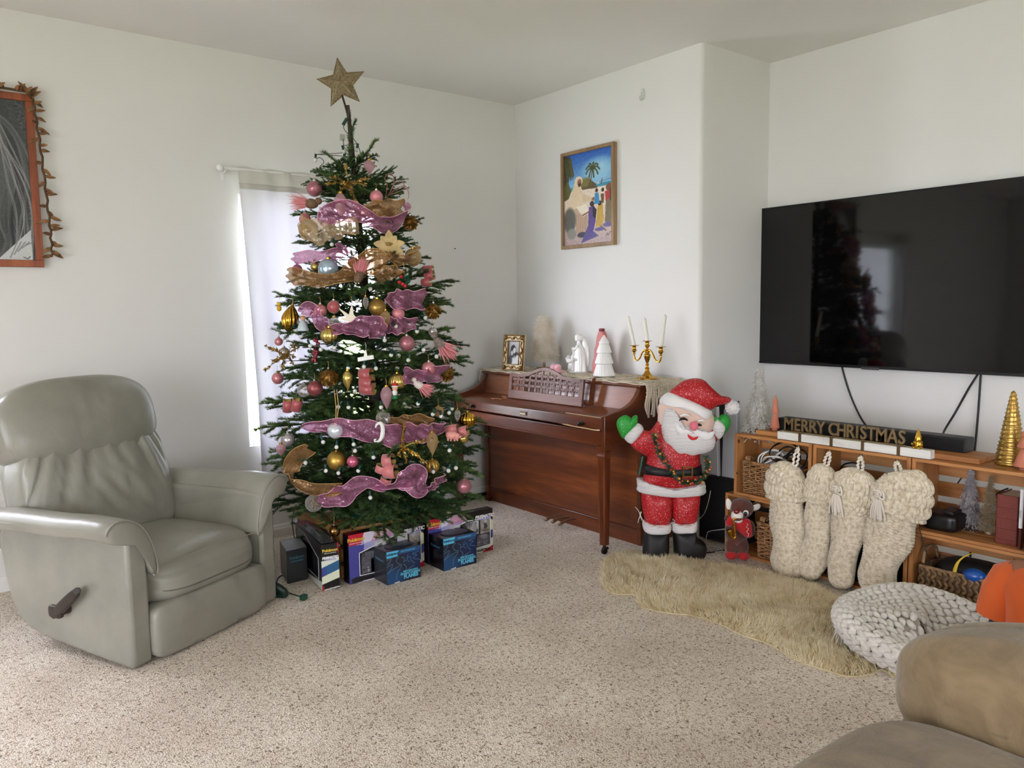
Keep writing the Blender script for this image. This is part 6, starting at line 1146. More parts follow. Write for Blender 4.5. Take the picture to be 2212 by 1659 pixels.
# macrame runner
mc = mat('macrame_cord', (206, 194, 172), .9, bump=.4, bscale=220, bdist=.002)
t = thing('macrame_runner', 'knotted cream macrame runner with a fringe, laid along the piano lid', 'table runner', (-.22, -.84, .937))
ZR = .9385; b = MB(); b.bx(-.385, -.055, -1.615, -.070, ZR-.001, ZR+.003); obj('woven_ground', b, mat('macrame_ground', (176, 162, 138), .95), t, world=True)
b = MB()
for k in range(78):
    y = -.075-k*.0198
    for s1 in (1, -1): x = np.linspace(-.39, -.052, 24); b.tube(np.stack([x, y+s1*.006*np.sin(x*52+k), ZR+.004+.004*np.cos(x*52+k*.7)+.002*rng.random(24)], 1), .0033, 5)
for x in np.linspace(-.38, -.06, 9): yv = np.linspace(-.07, -1.62, 90); b.tube(np.stack([x+.008*np.sin(yv*42+x*60), yv, ZR+.0065+.003*np.cos(yv*60)], 1), .0034, 5)
obj('knot_cords', b, mc, t, world=True, smooth=180, kind='stuff')
b = MB(); yv = np.linspace(-.06, -1.62, 80); b.tube(np.stack([-.397+.006*np.sin(yv*38), yv, ZR+.002-.006*np.abs(np.sin(yv*19))], 1), .0042, 6); obj('edge_loop', b, mc, t, world=True, smooth=180)
for k in range(26):
    x = -.385+k*.0128; L = .165+.03*rng.random(); y = -1.612; pts = [(x, y, ZR+.004), (x, y-.012, ZR-.012), (x+.004*rng.normal(), y-.015, ZR-.06), (x+.007*rng.normal(), y-.014, ZR-.12), (x+.009*rng.normal(), y-.013-.004*rng.random(), ZR-L)]; b = MB(); b.tube(smooth_path(pts, 14), np.linspace(.0044, .0058, 14)*(1+.05*np.cos(np.arange(14)*3)), 6); obj('fringe_cord', b, mc, t, world=True, smooth=180)
for k in range(5):
    z0 = ZR+.004-k*.017; b = MB(); x = np.linspace(-.39, -.06, 30); b.tube(np.stack([x, -1.626+.003*np.cos(x*90+k), z0-.018+.006*np.sin(x*80+k*1.3)], 1), .0042, 5); obj('knot_row', b, mc, t, world=True, smooth=180)
for k in range(8):
    x = -.39+k*.045; pts = [(x, -.075, ZR+.004), (x, -.062, ZR+.002), (x-.004, -.058, ZR-.04-.02*rng.random()), (x-.006, -.060, ZR-.085)]; b = MB(); b.tube(smooth_path(pts, 12), .0045, 6); obj('fringe_cord', b, mc, t, world=True, smooth=180)
ZT = ZR+.010

# photo frame
fo = mat('antique_gold', (148, 110, 60), .35, .65, var=.35, vscale=50, bump=.4, bscale=90, bdist=.003); iv = mat('ivory_gilt', (196, 178, 140), .45, .2)
fb_ = atz(1110, 801, ZT); Rf = rotm('Z', -PI/2-.12)
X = np.array([.10, -.995, 0]); X /= np.linalg.norm(X); Y = np.array([.10*.995, .10*.10, .99]); Nf = np.cross(X, Y); Nf /= np.linalg.norm(Nf); Y = np.cross(Nf, X); W_, H_ = .262, .205; W_ = .20; H_ = .245
O = fb_-X*W_/2
t = thing('photo_frame', 'ornate antique gold frame holding a black and white photograph, on the piano', 'photo frame', fb_)
for q in ((0, W_, 0, .045), (0, W_, H_-.045, H_), (0, .045, .045, H_-.045), (W_-.045, W_, .045, H_-.045)): b = MB(); b.prism([(q[0], q[2]), (q[1], q[2]), (q[1], q[3]), (q[0], q[3])], .016, O, X, Y, Nf); obj('frame_rail', b, iv, t, world=True, bevel=.004, recalc=True)
b = MB(); pp = [(.006, .006), (W_-.006, .006), (W_-.006, H_-.006), (.006, H_-.006)]; b.tube([O+X*x+Y*y+Nf*.014 for x, y in pp], .0075, 8, closed=True); pp = [(.043, .043), (W_-.043, .043), (W_-.043, H_-.043), (.043, H_-.043)]; b.tube([O+X*x+Y*y+Nf*.015 for x, y in pp], .005, 8, closed=True); obj('gilt_moulding', b, fo, t, world=True, smooth=50)
for (cx, cy, ax_) in ((W_/2, .024, 0), (W_/2, H_-.024, 0), (.024, H_/2, 1), (W_-.024, H_/2, 1)):
    b = MB(); L = .062 if ax_ == 0 else .075; s_ = np.linspace(-1, 1, 30); u = s_*L; v = .009*np.sin(s_*7)*np.cos(s_*1.4); c = np.array([O+X*(cx+(u[i] if ax_ == 0 else v[i]))+Y*(cy+(v[i] if ax_ == 0 else u[i]))+Nf*.018 for i in range(30)]); b.tube(c, .0045, 7); b.ell(O+X*cx+Y*cy+Nf*.018, .010, 12, 8); obj('scroll_ornament', b, fo, t, world=True, smooth=180)
for cx in (.022, W_-.022):
    for cy in (.022, H_-.022): b = MB(); b.ell(O+X*cx+Y*cy+Nf*.018, .016, 14, 9); b.tube([O+X*(cx+.013*math.cos(a)*(1-a/14))+Y*(cy+.013*math.sin(a)*(1-a/14))+Nf*.026 for a in np.linspace(0, 9, 26)], .003, 6); obj('corner_ornament', b, fo, t, world=True, smooth=180)
p = Pic(56, 76, (150, 150, 152)); p.grad(0, 1, (190, 190, 190), (110, 110, 112)); p.ell(.40, .42, .24, .26, (40, 40, 42), 0, .2); p.ell(.50, .40, .12, .13, (196, 192, 190), .2, .2); p.ell(.28, .56, .14, .22, (50, 50, 52), 0, .3); p.ell(.30, .52, .09, .11, (186, 184, 182), -.2, .2); p.ell(.78, .62, .24, .12, (24, 24, 26), .4, .2); p.ell(.78, .72, .14, .13, (206, 204, 202), 0, .3); p.ell(.5, .92, .4, .2, (210, 210, 210), 0, .4); p.ell(.15, .85, .2, .2, (60, 60, 62), 0, .5); p.line([(.1, .1), (.2, .3)], .01, (90, 90, 90)); p.noise(8)
sheet('photograph', p.a, 56, 76, O+X*.046+Y*.046+Nf*.006, X*(W_-.092), Y*(H_-.092), mat_vc('photo_print', .25, .4), t); b = MB(); b.prism([(.02, .01), (W_-.02, .01), (W_-.02, H_-.01), (.02, H_-.01)], .004, O-Nf*.004, X, Y, Nf); obj('backing', b, mat('brown_board'), t, world=True)
b = MB(); b.prism([(W_*.4, .0), (W_*.6, .0), (W_*.55, .17), (W_*.45, .17)], .003, O-Nf*.005-[0, 0, 0], X, np.array([Y[0]-.0, Y[1], Y[2]])+Nf*(-.35), -Nf); obj('easel_leg', b, mat('brown_board'), t, world=True, recalc=True)

# fluffy feather tree
fp = np.array([-.16, -.49, ZT]); t = thing('feather_tree', 'fluffy white feather tree on a wooden post behind the music desk', 'decoration', fp); hz = atx(1170, 677, fp[0])[2]-ZT; zb = atx(1170, 778, fp[0])[2]-ZT
b = MB(); b.lathe([(0, 0), (.055, 0), (.055, .014), (0, .015)], 22); obj('base_disc', b, pine, t); b = MB(); b.cyl((0, 0, .014), (0, 0, zb+.03), .009); obj('post', b, pine_z, t)
N = 5200; z = zb+.01+(hz-zb-.02)*rng.random(N)**1.25; r = .098*(1-(z-zb)/(hz-zb))**.62*(1-.18*np.exp(-((z-zb)/.03)))+.008; a = rng.random(N)*2*PI; b = MB(); b.lathe([(.02, zb+.012), (.078, zb+.02), (.066, zb+.12), (.04, hz-.08), (.01, hz-.015), (0, hz-.01)], 20); fw_ = fur_mat('cream_feather', [(232, 222, 204), (246, 240, 228), (252, 249, 243)], .85, .4); obj('core', b, fw_, t, smooth=180)
d = np.stack([np.cos(a)*.8, np.sin(a)*.8, -.75+.5*rng.normal(size=N)], 1)+rng.normal(size=(N, 3))*.3; b = MB(); b.blades(np.stack([r*.85*np.cos(a), r*.85*np.sin(a), z], 1), d, .020+.022*rng.random(N), .0032, bend=np.stack([0*a, 0*a, -.012*np.ones(N)], 1), seg=2, nrm=np.stack([np.cos(a), np.sin(a), .6+0*a], 1)); obj('feathers', b, fw_, t, smooth=180, kind='stuff')
# pink bow lying behind the desk
bp_ = atx(1200, 790, -.27); t = thing('pink_bow', 'pale pink bow half hidden behind the music desk', 'bow', (bp_[0], bp_[1], ZT)); bpm = mat('pale_pink_satin', (236, 176, 186), .35, sheen=.3)
for dy in (-.022, .02): b = MB(); b.ell((bp_[0], bp_[1]+dy, bp_[2]-.012), (.022, .026, .024), 18, 12); obj('loop', b, bpm, t, world=True, smooth=180)
b = MB(); b.ell((bp_[0], bp_[1], bp_[2]-.018), .012, 14, 10); obj('knot', b, bpm, t, world=True, smooth=180); b = MB(); b.box((bp_[0], bp_[1], (bp_[2]-.03+ZT)/2), (.06, .12, bp_[2]-.03-ZT)); obj('gift_base', b, bpm, t, world=True, bevel=.006)

# holy family figurine
npz = np.array([-.16, -.865, ZT]); np_ = atx(1247, 806, -.17); npz[1] = np_[1]; t = thing('figurine', 'white porcelain robed family figurine beside the ceramic trees', 'figurine', npz); por = mat('white_porcelain', (236, 235, 232), .22, coat=.4)
def robed(cx, cz, h_, w_, lean, head, dpt=.045, fold_=7, ph=0.):
    n_ = 30; z = np.linspace(0, 1, n_)[:, None]; a = np.linspace(0, 2*PI, 40, endpoint=False)[None, :]; wd = np.interp(z, [0, .05, .25, .5, .72, .82, .86], [w_*.52, w_*.5, w_*.46, w_*.44, w_*.36, w_*.22, w_*.14]); f = 1+.07*np.sin(a*fold_+ph+2*z)*(1-z); x = lean*z**1.5+wd*np.cos(a)*f; y = wd*np.sin(a)*f*dpt/(.5*w_)
    b = MB(); b.surf(np.stack([-y, -(cx+x), z*h_*.88+cz+0*a], -1), cv=True); b.ell((0, -(cx+lean), cz+h_*.91), (head*.9, head*.85, head*1.1), 16, 12); return b
b = robed(.022, .0, .245, .115, -.018, .020, .040); b.tube(smooth_path([(-.012, -(.02), .17), (-.03, .005, .15), (-.034, .012, .165)], 12), [.013]*12, 10); obj('tall_figure', b, por, t, smooth=180); b = MB(); b.lathe(smooth_path([(.026, .208), (.030, .222), (.026, .243), (.012, .252), (0, .254)], 16), 20, (.005, -.004, -.002)); b.puff([(-.03, .09), (-.026, .2), (0, .235), (.02, .215), (.05, .16), (.055, .08), (.03, .0)], .018, (.022, -.03, 0), (0, -1, 0), (0, 0, 1)); obj('veil', b, por, t, smooth=180)
b = robed(-.048, .0, .155, .09, .012, .018, .036, 6, 1.); b.tube(smooth_path([(-.02, .07, .10), (-.045, .055, .085), (-.05, .03, .09)], 12), [.014]*12, 10); obj('kneeling_figure', b, por, t, smooth=180); b = MB(); b.ell((-.05, .03, .075), (.018, .028, .016), 14, 10); b.ell((-.055, .0, .084), .012, 12, 9); obj('infant', b, por, t, smooth=180); b = MB(); b.lathe([(0, 0), (.062, 0), (.064, .008), (0, .010)], 28); b.v[0][:, 1] *= 1.35; obj('plinth', b, por, t)
# ceramic trees
tc = atz(1305, 820, ZT); tc[0] = -.26; tc[1] = atx(1305, 815, -.26)[1]; t = thing('ceramic_tree', 'white ribbed ceramic tree in four tiers on the runner', 'decoration', (tc[0], tc[1], ZT)); hc = atx(1303, 723, tc[0])[2]-ZT; cer = mat('white_ceramic', (232, 231, 228), .35, coat=.3)
tiers = [(.066, .0, .056, .30), (.056, .30, .047, .56), (.046, .56, .036, .78), (.032, .78, .003, 1.0)]
for k, (r0, z0, r1, z1) in enumerate(tiers): b = MB(); b.lathe([(r0*.9, z0*hc), (r0, z0*hc+.004), (r0*.985, z0*hc+.01), (r1*.80, z1*hc-.001), (0, z1*hc)], 104, rib=(lambda a: 1+.022*np.sign(np.cos(a*26))*np.abs(np.cos(a*26))**.5) if k < 3 else None); obj('tier', b, cer, t, smooth=40)
pp = np.array([-.12, atx(1300, 770, -.12)[1], ZT]); t = thing('ceramic_tree', 'dusty pink tree with a flat cap, half hidden behind the white ceramic tree', 'decoration', pp); hp = atx(1302, 710, pp[0])[2]-ZT; pt_ = mat('dusty_pink', (196, 112, 106), .5)
b = MB(); out = [(-.064, .0), (.064, .0), (.058, .30), (.050, .33), (.046, .58), (.040, .60), (.030, .84), (.016, .94), (-.016, .94), (-.030, .84), (-.040, .60), (-.046, .58), (-.050, .33), (-.058, .30)]; b.prism([(x-.016*(1-z/.94)+.004, z*hp) for x, z in out], .036, (-.018, .0, 0), (0, -1, 0), (0, 0, 1), (1, 0, 0)); obj('tree_slab', b, pt_, t, bevel=.004, recalc=True); b = MB(); b.lathe([(.017, .0), (.019, .006), (.019, .02), (.012, .022), (0, .022)], 20, (0, 0, hp*.93)); obj('flat_cap', b, mat('dark_rose', (120, 44, 48), .5), t)
# candelabrum
cp = np.array([-.215, atx(1398, 822, -.215)[1], ZT]); t = thing('candelabrum', 'three-armed brass candlestick at the right end of the piano lid', 'candlestick', cp); br = mat('polished_brass', (198, 148, 54), .14, 1.0); hh = atx(1398, 735, cp[0])[2]-ZT; A_ = np.array([-.12, -.992, 0])
b = MB(); b.lathe(smooth_path([(.0, 0), (.056, 0), (.060, .004), (.056, .010), (.034, .018), (.022, .030), (.016, .040), (.013, .048)], 30), 48, rib=lambda a: 1+.03*np.cos(a*12)); obj('foot', b, br, t, smooth=180)
b = MB(); z_ = hh-.055; b.lathe(smooth_path([(.013, .046), (.010, .055), (.015, .062), (.009, .070), (.008, .078), (.012, .085), (.007, .092), (.012, .105), (.018, .125), (.020, .140), (.012, .152), (.017, .158), (.015, .166), (.008, .172), (.008, z_)], 60), 24); obj('stem', b, br, t, smooth=180)
def cup(c): b = MB(); b.lathe(smooth_path([(.004, -.010), (.010, -.006), (.006, .0), (.012, .008), (.016, .016), (.011, .024), (.013, .038), (.028, .042), (.029, .045), (.012, .044), (.009, .040), (0, .040)], 44), 24, c); return b
tops = []
for s1 in (-1, 0, 1):
    if s1: e = A_*s1*.116; b = MB(); b.tube(smooth_path([(0, 0, .150), tuple(A_*s1*.018+[0, 0, .168]), tuple(A_*s1*.042+[0, 0, .155]), tuple(A_*s1*.07+[0, 0, .115]), tuple(A_*s1*.102+[0, 0, .105]), tuple(e+[0, 0, .13]), tuple(e+[0, 0, z_-.035])], 34), .0052, 10); obj('arm', b, br, t, smooth=180)
    else: e = np.zeros(3)
    c = e+np.array([0, 0, z_-.01+(.018 if s1 == 0 else -.012)]); obj('candle_cup', cup(c), br, t, smooth=180); tops.append(cp+c+[0, 0, .040])
wx_ = mat('candle_wax', (222, 220, 206), .4, coat=.1)
for k, (tp_, lean, px_, py_) in enumerate(zip(tops, (-.10, -.05, .02), (1357, 1392, 1437), (685, 688, 682))):
    e = atx(px_, py_, tp_[0]); tt = thing('candle', ('left white taper candle leaning outward in the brass candlestick', 'middle white taper candle in the brass candlestick', 'right white taper candle standing straightest in the brass candlestick')[k], 'candle', tp_); b = MB(); b.tube([tp_, tp_*.5+e*.5, e], [.0115, .0108, .0098], 14); obj('wax', b, wx_, tt, world=True, smooth=60); obj('wick', MB().cyl(e, e+[0, 0, .008], .0012, .001, 5), mat('wick', (60, 54, 46)), tt, world=True)
# ------------------------------------------------------------------ tinsel figure beside the piano
def mat_fleck(name, col, fleck, rough=.55, scale=120, thr=.70, bump=.3):
    s = NT(name); co = s.co(); v = s.n('ShaderNodeTexVoronoi'); s.l(co, v.inputs['Vector']); v.inputs['Scale'].default_value = scale*2.2
    f = s.n('ShaderNodeSeparateColor'); s.l(v.outputs['Color'], f.inputs[0]); st_ = s.ramp(f.outputs[0], [(thr, (0, 0, 0)), (thr+.06, (255, 255, 255))]); mx = s.n('ShaderNodeMix', data_type='RGBA'); s.l(st_, mx.inputs[0]); mx.inputs['A'].default_value = lin(col); mx.inputs['B'].default_value = lin(fleck)
    mm = s.n('ShaderNodeMath', operation='MULTIPLY'); s.l(st_, mm.inputs[0]); mm.inputs[1].default_value = .6; s.set(base=mx.outputs['Result'], rough=rough, metal=mm.outputs[0], nor=s.bump(v.outputs['Color'], bump, .006)); MATS[name] = s.m; return s.m
class Flat:
    """builds pillowed parts in an upright plane facing the camera side; pixel outlines are measured on that plane"""
    def __init__(s, S0, n): s.S = np.asarray(S0, float); s.n = np.asarray(n, float); s.n /= np.linalg.norm(s.n); s.A = np.array([s.n[1], -s.n[0], 0.]); s.Z = np.array([0, 0, 1.]); s.N = -s.n
    def c(s, px, py): p = hit(px, py, s.S, s.n)-s.S; return np.array([p @ s.A, p[2]])
    def w(s, px, py, off=0.0): q = s.c(px, py); return s.S+s.A*q[0]+s.Z*q[1]+s.N*off
    def puff(s, name, pts, t, m, par, off=0., k=5, sm=True, e=.8, n=44, ctr=None, label=None):
        p = np.array([s.c(*q) for q in pts]); p = smooth_path(p, n, True) if sm else p; p[:, 1] = np.maximum(p[:, 1], .004)
        a = np.sum(p[:, 0]*np.roll(p[:, 1], -1)-np.roll(p[:, 0], -1)*p[:, 1]); p = p if a > 0 else p[::-1]
        b = MB(); b.puff(p, t, s.S+s.N*off, s.A, s.Z, s.N, k=k, e=e, ctr=None if ctr is None else s.c(*ctr)); return obj(name, b, m, par, world=True, smooth=180, label=label)
red = mat_fleck('red_tinsel', (172, 8, 20), (255, 210, 210), .5, 170, .93); wht = mat('white_plush', (232, 228, 226), .9, bump=.5, bscale=260, bdist=.004, sheen=.4); bkt = mat_fleck('black_tinsel', (14, 13, 14), (60, 60, 64), .5, 200, .95); grn = mat_fleck('green_tinsel', (22, 140, 40), (150, 230, 150), .45, 200, .95)
S_ = NT('ribbed_white_tinsel'); _c = S_.co(); _w = S_.n('ShaderNodeTexWave', bands_direction='Z'); S_.l(_c, _w.inputs['Vector']); _w.inputs['Scale'].default_value = 42; _w.inputs['Distortion'].default_value = 1.2; _w.inputs['Detail'].default_value = 1; S_.set(base=S_.ramp(_w.outputs['Fac'], [(.1, (196, 190, 190)), (.5, (232, 228, 226))]), rough=.6, sheen=.3, nor=S_.bump(_w.outputs['Fac'], .5, .006)); rib_w = S_.m
F1 = Flat((-.38, -1.92, 0), (.62, .78, 0)); t = thing('christmas_figure', 'tinsel standing figure with a white beard, red suit, red hat and raised green mittens', 'figure', F1.S)
P = F1.puff
P('torso', [(1424, 908), (1406, 950), (1396, 1000), (1388, 1040), (1394, 1056), (1450, 1062), (1512, 1056), (1517, 1040), (1513, 1000), (1513, 960), (1520, 925), (1500, 900), (1460, 895)], .085, red, t, ctr=(1455, 985))
P('belt', [(1393, 1001), (1450, 1006), (1514, 1002), (1516, 1024), (1450, 1029), (1389, 1022)], .092, bkt, t, sm=False, e=.45)
def frame_px(name, cx, cy, w_, h_, th, m, off): b = MB(); q = [F1.w(cx+sx*w_, cy+sy*h_, off) for sx, sy in ((-1, -1), (1, -1), (1, 1), (-1, 1))]; b.tube(q, th, 4, closed=True); return obj(name, b, m, t, world=True, smooth=0)
frame_px('buckle', 1477, 1011, 9.5, 10, .0055, gl_g, .096)
P('hem_trim', [(1376, 1040), (1382, 1035), (1450, 1050), (1514, 1040), (1522, 1044), (1523, 1052), (1517, 1066), (1450, 1071), (1382, 1062), (1377, 1052)], .100, rib_w, t, e=.45)
P('leg', [(1386, 1058), (1420, 1062), (1449, 1064), (1447, 1130), (1420, 1134), (1395, 1130)], .06, red, t); P('leg', [(1452, 1064), (1480, 1062), (1512, 1058), (1503, 1128), (1480, 1132), (1456, 1130)], .06, red, t)
P('leg_cuff', [(1390, 1126), (1420, 1131), (1447, 1130), (1446, 1148), (1420, 1152), (1393, 1148)], .068, rib_w, t, e=.5); P('leg_cuff', [(1453, 1128), (1480, 1130), (1504, 1124), (1502, 1146), (1480, 1149), (1453, 1148)], .068, rib_w, t, e=.5)
P('boot', [(1394, 1144), (1420, 1148), (1442, 1147), (1445, 1185), (1440, 1204), (1418, 1212), (1394, 1208), (1388, 1190)], .062, bkt, t, e=.6); P('boot', [(1456, 1146), (1480, 1147), (1500, 1143), (1506, 1160), (1522, 1172), (1526, 1190), (1518, 1206), (1490, 1212), (1460, 1204), (1455, 1180)], .062, bkt, t, e=.6)
P('sleeve', [(1428, 905), (1446, 935), (1430, 975), (1405, 988), (1362, 960), (1384, 930), (1405, 930)], .045, red, t, .0); P('sleeve', [(1512, 905), (1530, 915), (1552, 945), (1530, 968), (1508, 950)], .045, red, t, -.01)
P('sleeve_cuff', [(1347, 944), (1358, 928), (1377, 914), (1390, 926), (1378, 944), (1362, 958)], .044, rib_w, t, .004, e=.6); P('sleeve_cuff', [(1536, 918), (1548, 905), (1562, 914), (1567, 926), (1556, 948), (1538, 944)], .044, rib_w, t, -.01, e=.6)
P('mitten', [(1331, 915), (1337, 902), (1350, 896), (1361, 901), (1365, 906), (1368, 898), (1374, 896), (1377, 900), (1376, 915), (1364, 933), (1347, 947), (1337, 934)], .024, grn, t, .01, ctr=(1354, 919)); P('mitten', [(1534, 902), (1540, 896), (1546, 899), (1551, 906), (1560, 896), (1571, 896), (1579, 905), (1577, 922), (1564, 939), (1558, 934), (1550, 918), (1538, 912)], .024, grn, t, -.01, ctr=(1560, 912))
P('head', [(1421, 890), (1424, 872), (1440, 858), (1500, 868), (1540, 895), (1536, 930), (1500, 955), (1450, 950), (1424, 930)], .085, mat('felt_skin', (222, 190, 172), .75, sheen=.3), t, ctr=(1480, 905))
P('beard', [(1434, 880), (1450, 879), (1449, 893), (1453, 909), (1476, 911), (1497, 918), (1522, 926), (1537, 937), (1540, 951), (1534, 966), (1518, 975), (1505, 977), (1490, 980), (1471, 977), (1457, 977), (1442, 962), (1429, 947), (1425, 926), (1426, 901)], .060, rib_w, t, .055, ctr=(1480, 940), n=70)
P('moustache', [(1448, 903), (1454, 915), (1478, 922), (1486, 930), (1462, 932), (1450, 922)], .012, wht, t, .108); P('moustache', [(1490, 918), (1505, 924), (1520, 927), (1533, 925), (1528, 938), (1515, 944), (1500, 938), (1490, 930)], .012, wht, t, .104)
P('mouth', [(1475, 930), (1482, 936), (1490, 938), (1497, 935), (1494, 941), (1485, 943), (1477, 938)], .008, mat('red_felt', (200, 20, 34), .7), t, .116)
for cx, cy, r in ((1467, 902, 9), (1500, 912, 5)): b = MB(); c = [F1.w(cx+r*math.cos(a), cy+3-r*.75*math.sin(a), .104) for a in np.linspace(.35, PI-.1, 12)]; b.tube(c, np.interp(range(12), [0, 5, 11], [.004, .008, .002]), 6); obj('eye', b, mat('black_felt', (18, 17, 18), .8), t, world=True, smooth=180)
for cx, cy, r in ((1470, 894, 10), (1505, 905, 7)): b = MB(); c = [F1.w(cx+r*math.cos(a), cy-r*.4*math.sin(a), .106) for a in np.linspace(.2, PI-.1, 12)]; b.tube(c, np.interp(range(12), [0, 6, 11], [.003, .007, .003]), 6); obj('eyebrow', b, wht, t, world=True, smooth=180)
b = MB(); q = 1/pxm(F1.w(1488, 913)); b.ell(F1.w(1488, 913, .118), (9*q, 9*q, 10.5*q), 18, 12); obj('nose', b, mat('pink_felt', (224, 110, 128), .8, sheen=.4), t, world=True, smooth=180)
P('hat', [(1444, 852), (1458, 836), (1478, 822), (1500, 817), (1521, 821), (1536, 836), (1560, 856), (1575, 858), (1580, 866), (1566, 873), (1547, 877), (1532, 886), (1500, 880), (1465, 864)], .075, red, t, ctr=(1502, 850))
P('hat_band', [(1426, 872), (1429, 860), (1445, 848), (1463, 852), (1495, 864), (1530, 883), (1537, 891), (1526, 907), (1500, 895), (1460, 880), (1440, 874)], .105, wht, t, .0, e=.55)
b = MB(); b.ell(F1.w(1580, 879, .02), 13*q, 20, 14); N = 500; d = rng.normal(size=(N, 3)); d /= np.linalg.norm(d, axis=1)[:, None]; b.blades(F1.w(1580, 879, .02)+d*12*q, d+rng.normal(size=(N, 3))*.5, .012, .005, bend=rng.normal(size=(N, 3))*.006, seg=2); obj('pompom', b, wht, t, world=True, smooth=180)
for pts in ([(1392, 1128), (1384, 1115), (1377, 1100), (1370, 1092)], [(1385, 1122), (1380, 1108), (1384, 1102), (1378, 1118), (1376, 1126)], [(1445, 1128), (1456, 1124), (1450, 1118)]): b = MB(); b.tube(smooth_path([F1.w(x, y, .03) for x, y in pts], 12), .0014, 4); obj('light_wire', b, cordw, t, world=True)
b = MB(); b.cyl(F1.w(1392, 990, -.05), F1.w(1384, 1030, -.05), .007); obj('support_rod', b, tg, t, world=True)
gp = smooth_path([F1.w(x, y, .10) for x, y in [(1408, 932), (1410, 952), (1422, 980), (1440, 1008), (1462, 1028), (1486, 1033), (1508, 1020), (1518, 998), (1514, 982)]], 50); gp += F1.N*(.02*np.sin(np.linspace(0, PI, 50)))[:, None]
tt = thing('leaf_necklace', 'green leafy garland with red and gold berries hung round the bearded figure', 'garland', gp[25]); b = MB(); b.tube(gp, .0035, 6); obj('stem', b, wr, tt, world=True, smooth=180)
N = 520; i = rng.integers(0, 50, N); d = rng.normal(size=(N, 3)); b = MB(); b.blades(gp[i]+rng.normal(size=(N, 3))*.003, d, .022, .009, bend=rng.normal(size=(N, 3))*.006, seg=2); obj('leaves', b, mat('garland_green', (58, 92, 58), .5, var=.4, vscale=90), tt, world=True, smooth=180, kind='stuff')
ob_ = [mat('berry_red', (178, 60, 40), .35), mat('berry_gold', (216, 168, 62), .3, .6), mat('berry_orange', (206, 110, 50), .4)]
for k in range(34): obj('berry', MB().ell(gp[int(k*1.45)]+F1.N*(.010+.006*rng.random())+rng.normal(size=3)*.008, .0062, 10, 7), ob_[k % 3], tt, world=True, smooth=180)

# ------------------------------------------------------------------ black speaker box, game console
t = thing('subwoofer', 'tall black speaker box standing on the carpet between the bearded figure and crates', 'speaker', (.19, -1.85, 0)); b = MB(); b.bx(-.01, .38, -1.985, -1.70, .012, .395); obj('cabinet', b, mat('satin_black', (15, 15, 16), .45), t, world=True, bevel=.006)
obj('grille', MB().bx(-.016, -.009, -1.975, -1.71, .03, .385), mat('grille_cloth', (9, 9, 10), .9, bump=.3, bscale=600), t, world=True, bevel=.003)
for x in (.03, .34):
    for y in (-1.96, -1.73): obj('foot', MB().cyl((x, y, 0), (x, y, .014), .016), blk, t, world=True)
t = thing('game_console', 'upright grey and black game console standing on the black speaker box', 'console', (.08, -1.82, .395)); gc = mat('console_grey', (178, 181, 184), .4)
def slab(name, pts, x0, dx, m, bev=.004): b = MB(); q = [atx(px, py, x0) for px, py in pts]; q = [(p_[1], max(p_[2], .396)) for p_ in q]; b.prism(q, dx, (x0, 0, 0), (0, 1, 0), (0, 0, 1), (1, 0, 0)); obj(name, b, m, t, world=True, bevel=bev, recalc=True)
slab('side_plate', [(1505, 884), (1546, 879), (1549, 1038), (1505, 1045)], -.004, .03, gc); slab('core', [(1536, 876), (1566, 870), (1566, 1040), (1546, 1040)], .012, .14, mat('satin_black')); slab('side_plate', [(1563, 884), (1592, 872), (1591, 1036), (1558, 1040)], .0, .03, gc); slab('plate_edge', [(1546, 880), (1549, 879), (1552, 1038), (1549, 1038)], -.008, .02, mat('console_white', (226, 228, 230), .35), .001)
wc = mat('white_cable', (222, 220, 214), .5)
cable('white_cable', 'thin white cable drooping from the bearded figure in front of the black speaker box', [atx(1535, 1060, -.05), atx(1530, 1085, -.05), atx(1522, 1108, -.06), F1.w(1515, 1125, -.04)], .0022, wc)
cable('white_cable', 'thin white cable bent across the black speaker box to the plush reindeer', [atx(1565, 1143, -.06), atx(1535, 1147, -.06), atx(1528, 1152, -.06), atx(1526, 1170, -.06), atx(1540, 1180, -.07), atz(1552, 1188, .006)], .0022, wc)
cable('white_cable', 'white cable lying in loops on the carpet behind the black boots', [atz(1516, 1178, .005), atz(1532, 1180, .006), atz(1552, 1182, .006), atz(1560, 1190, .008), atz(1540, 1192, .006), atz(1530, 1184, .010), atz(1520, 1176, .006)], .0026, wc)
cable('black_cable', 'black cable lying on the carpet beside the plush reindeer', [atz(1526, 1194, .006), atz(1545, 1192, .006), atz(1565, 1188, .006)], .004, cb)

# ------------------------------------------------------------------ plush reindeer
F2 = Flat((-.165, -2.075, 0), (.66, .75, 0)); t = thing('plush_reindeer', 'brown plush reindeer in a red scarf playing a small gold saxophone before the crates', 'soft toy', F2.S); fur = mat('brown_plush', (98, 48, 34), .9, var=.3, vscale=30, bump=.5, bscale=300, bdist=.004, sheen=.4); rf = mat('red_plush', (176, 16, 22), .85, sheen=.3); wp = mat('white_plush2', (232, 224, 216), .9, sheen=.3); q = 1/pxm(F2.w(1595, 1140))
def blob(name, cx, cy, rx, ry, m, off=0., rz=None, par=None, tilt=0.): R = np.stack([F2.A*math.cos(tilt)+F2.Z*math.sin(tilt), F2.N, -F2.A*math.sin(tilt)+F2.Z*math.cos(tilt)], 1); b = MB(); b.ell(F2.w(cx, cy, off), (rx*q, (rz or rx)*q, ry*q), 20, 14, R=R); return obj(name, b, m, par or t, world=True, smooth=180)
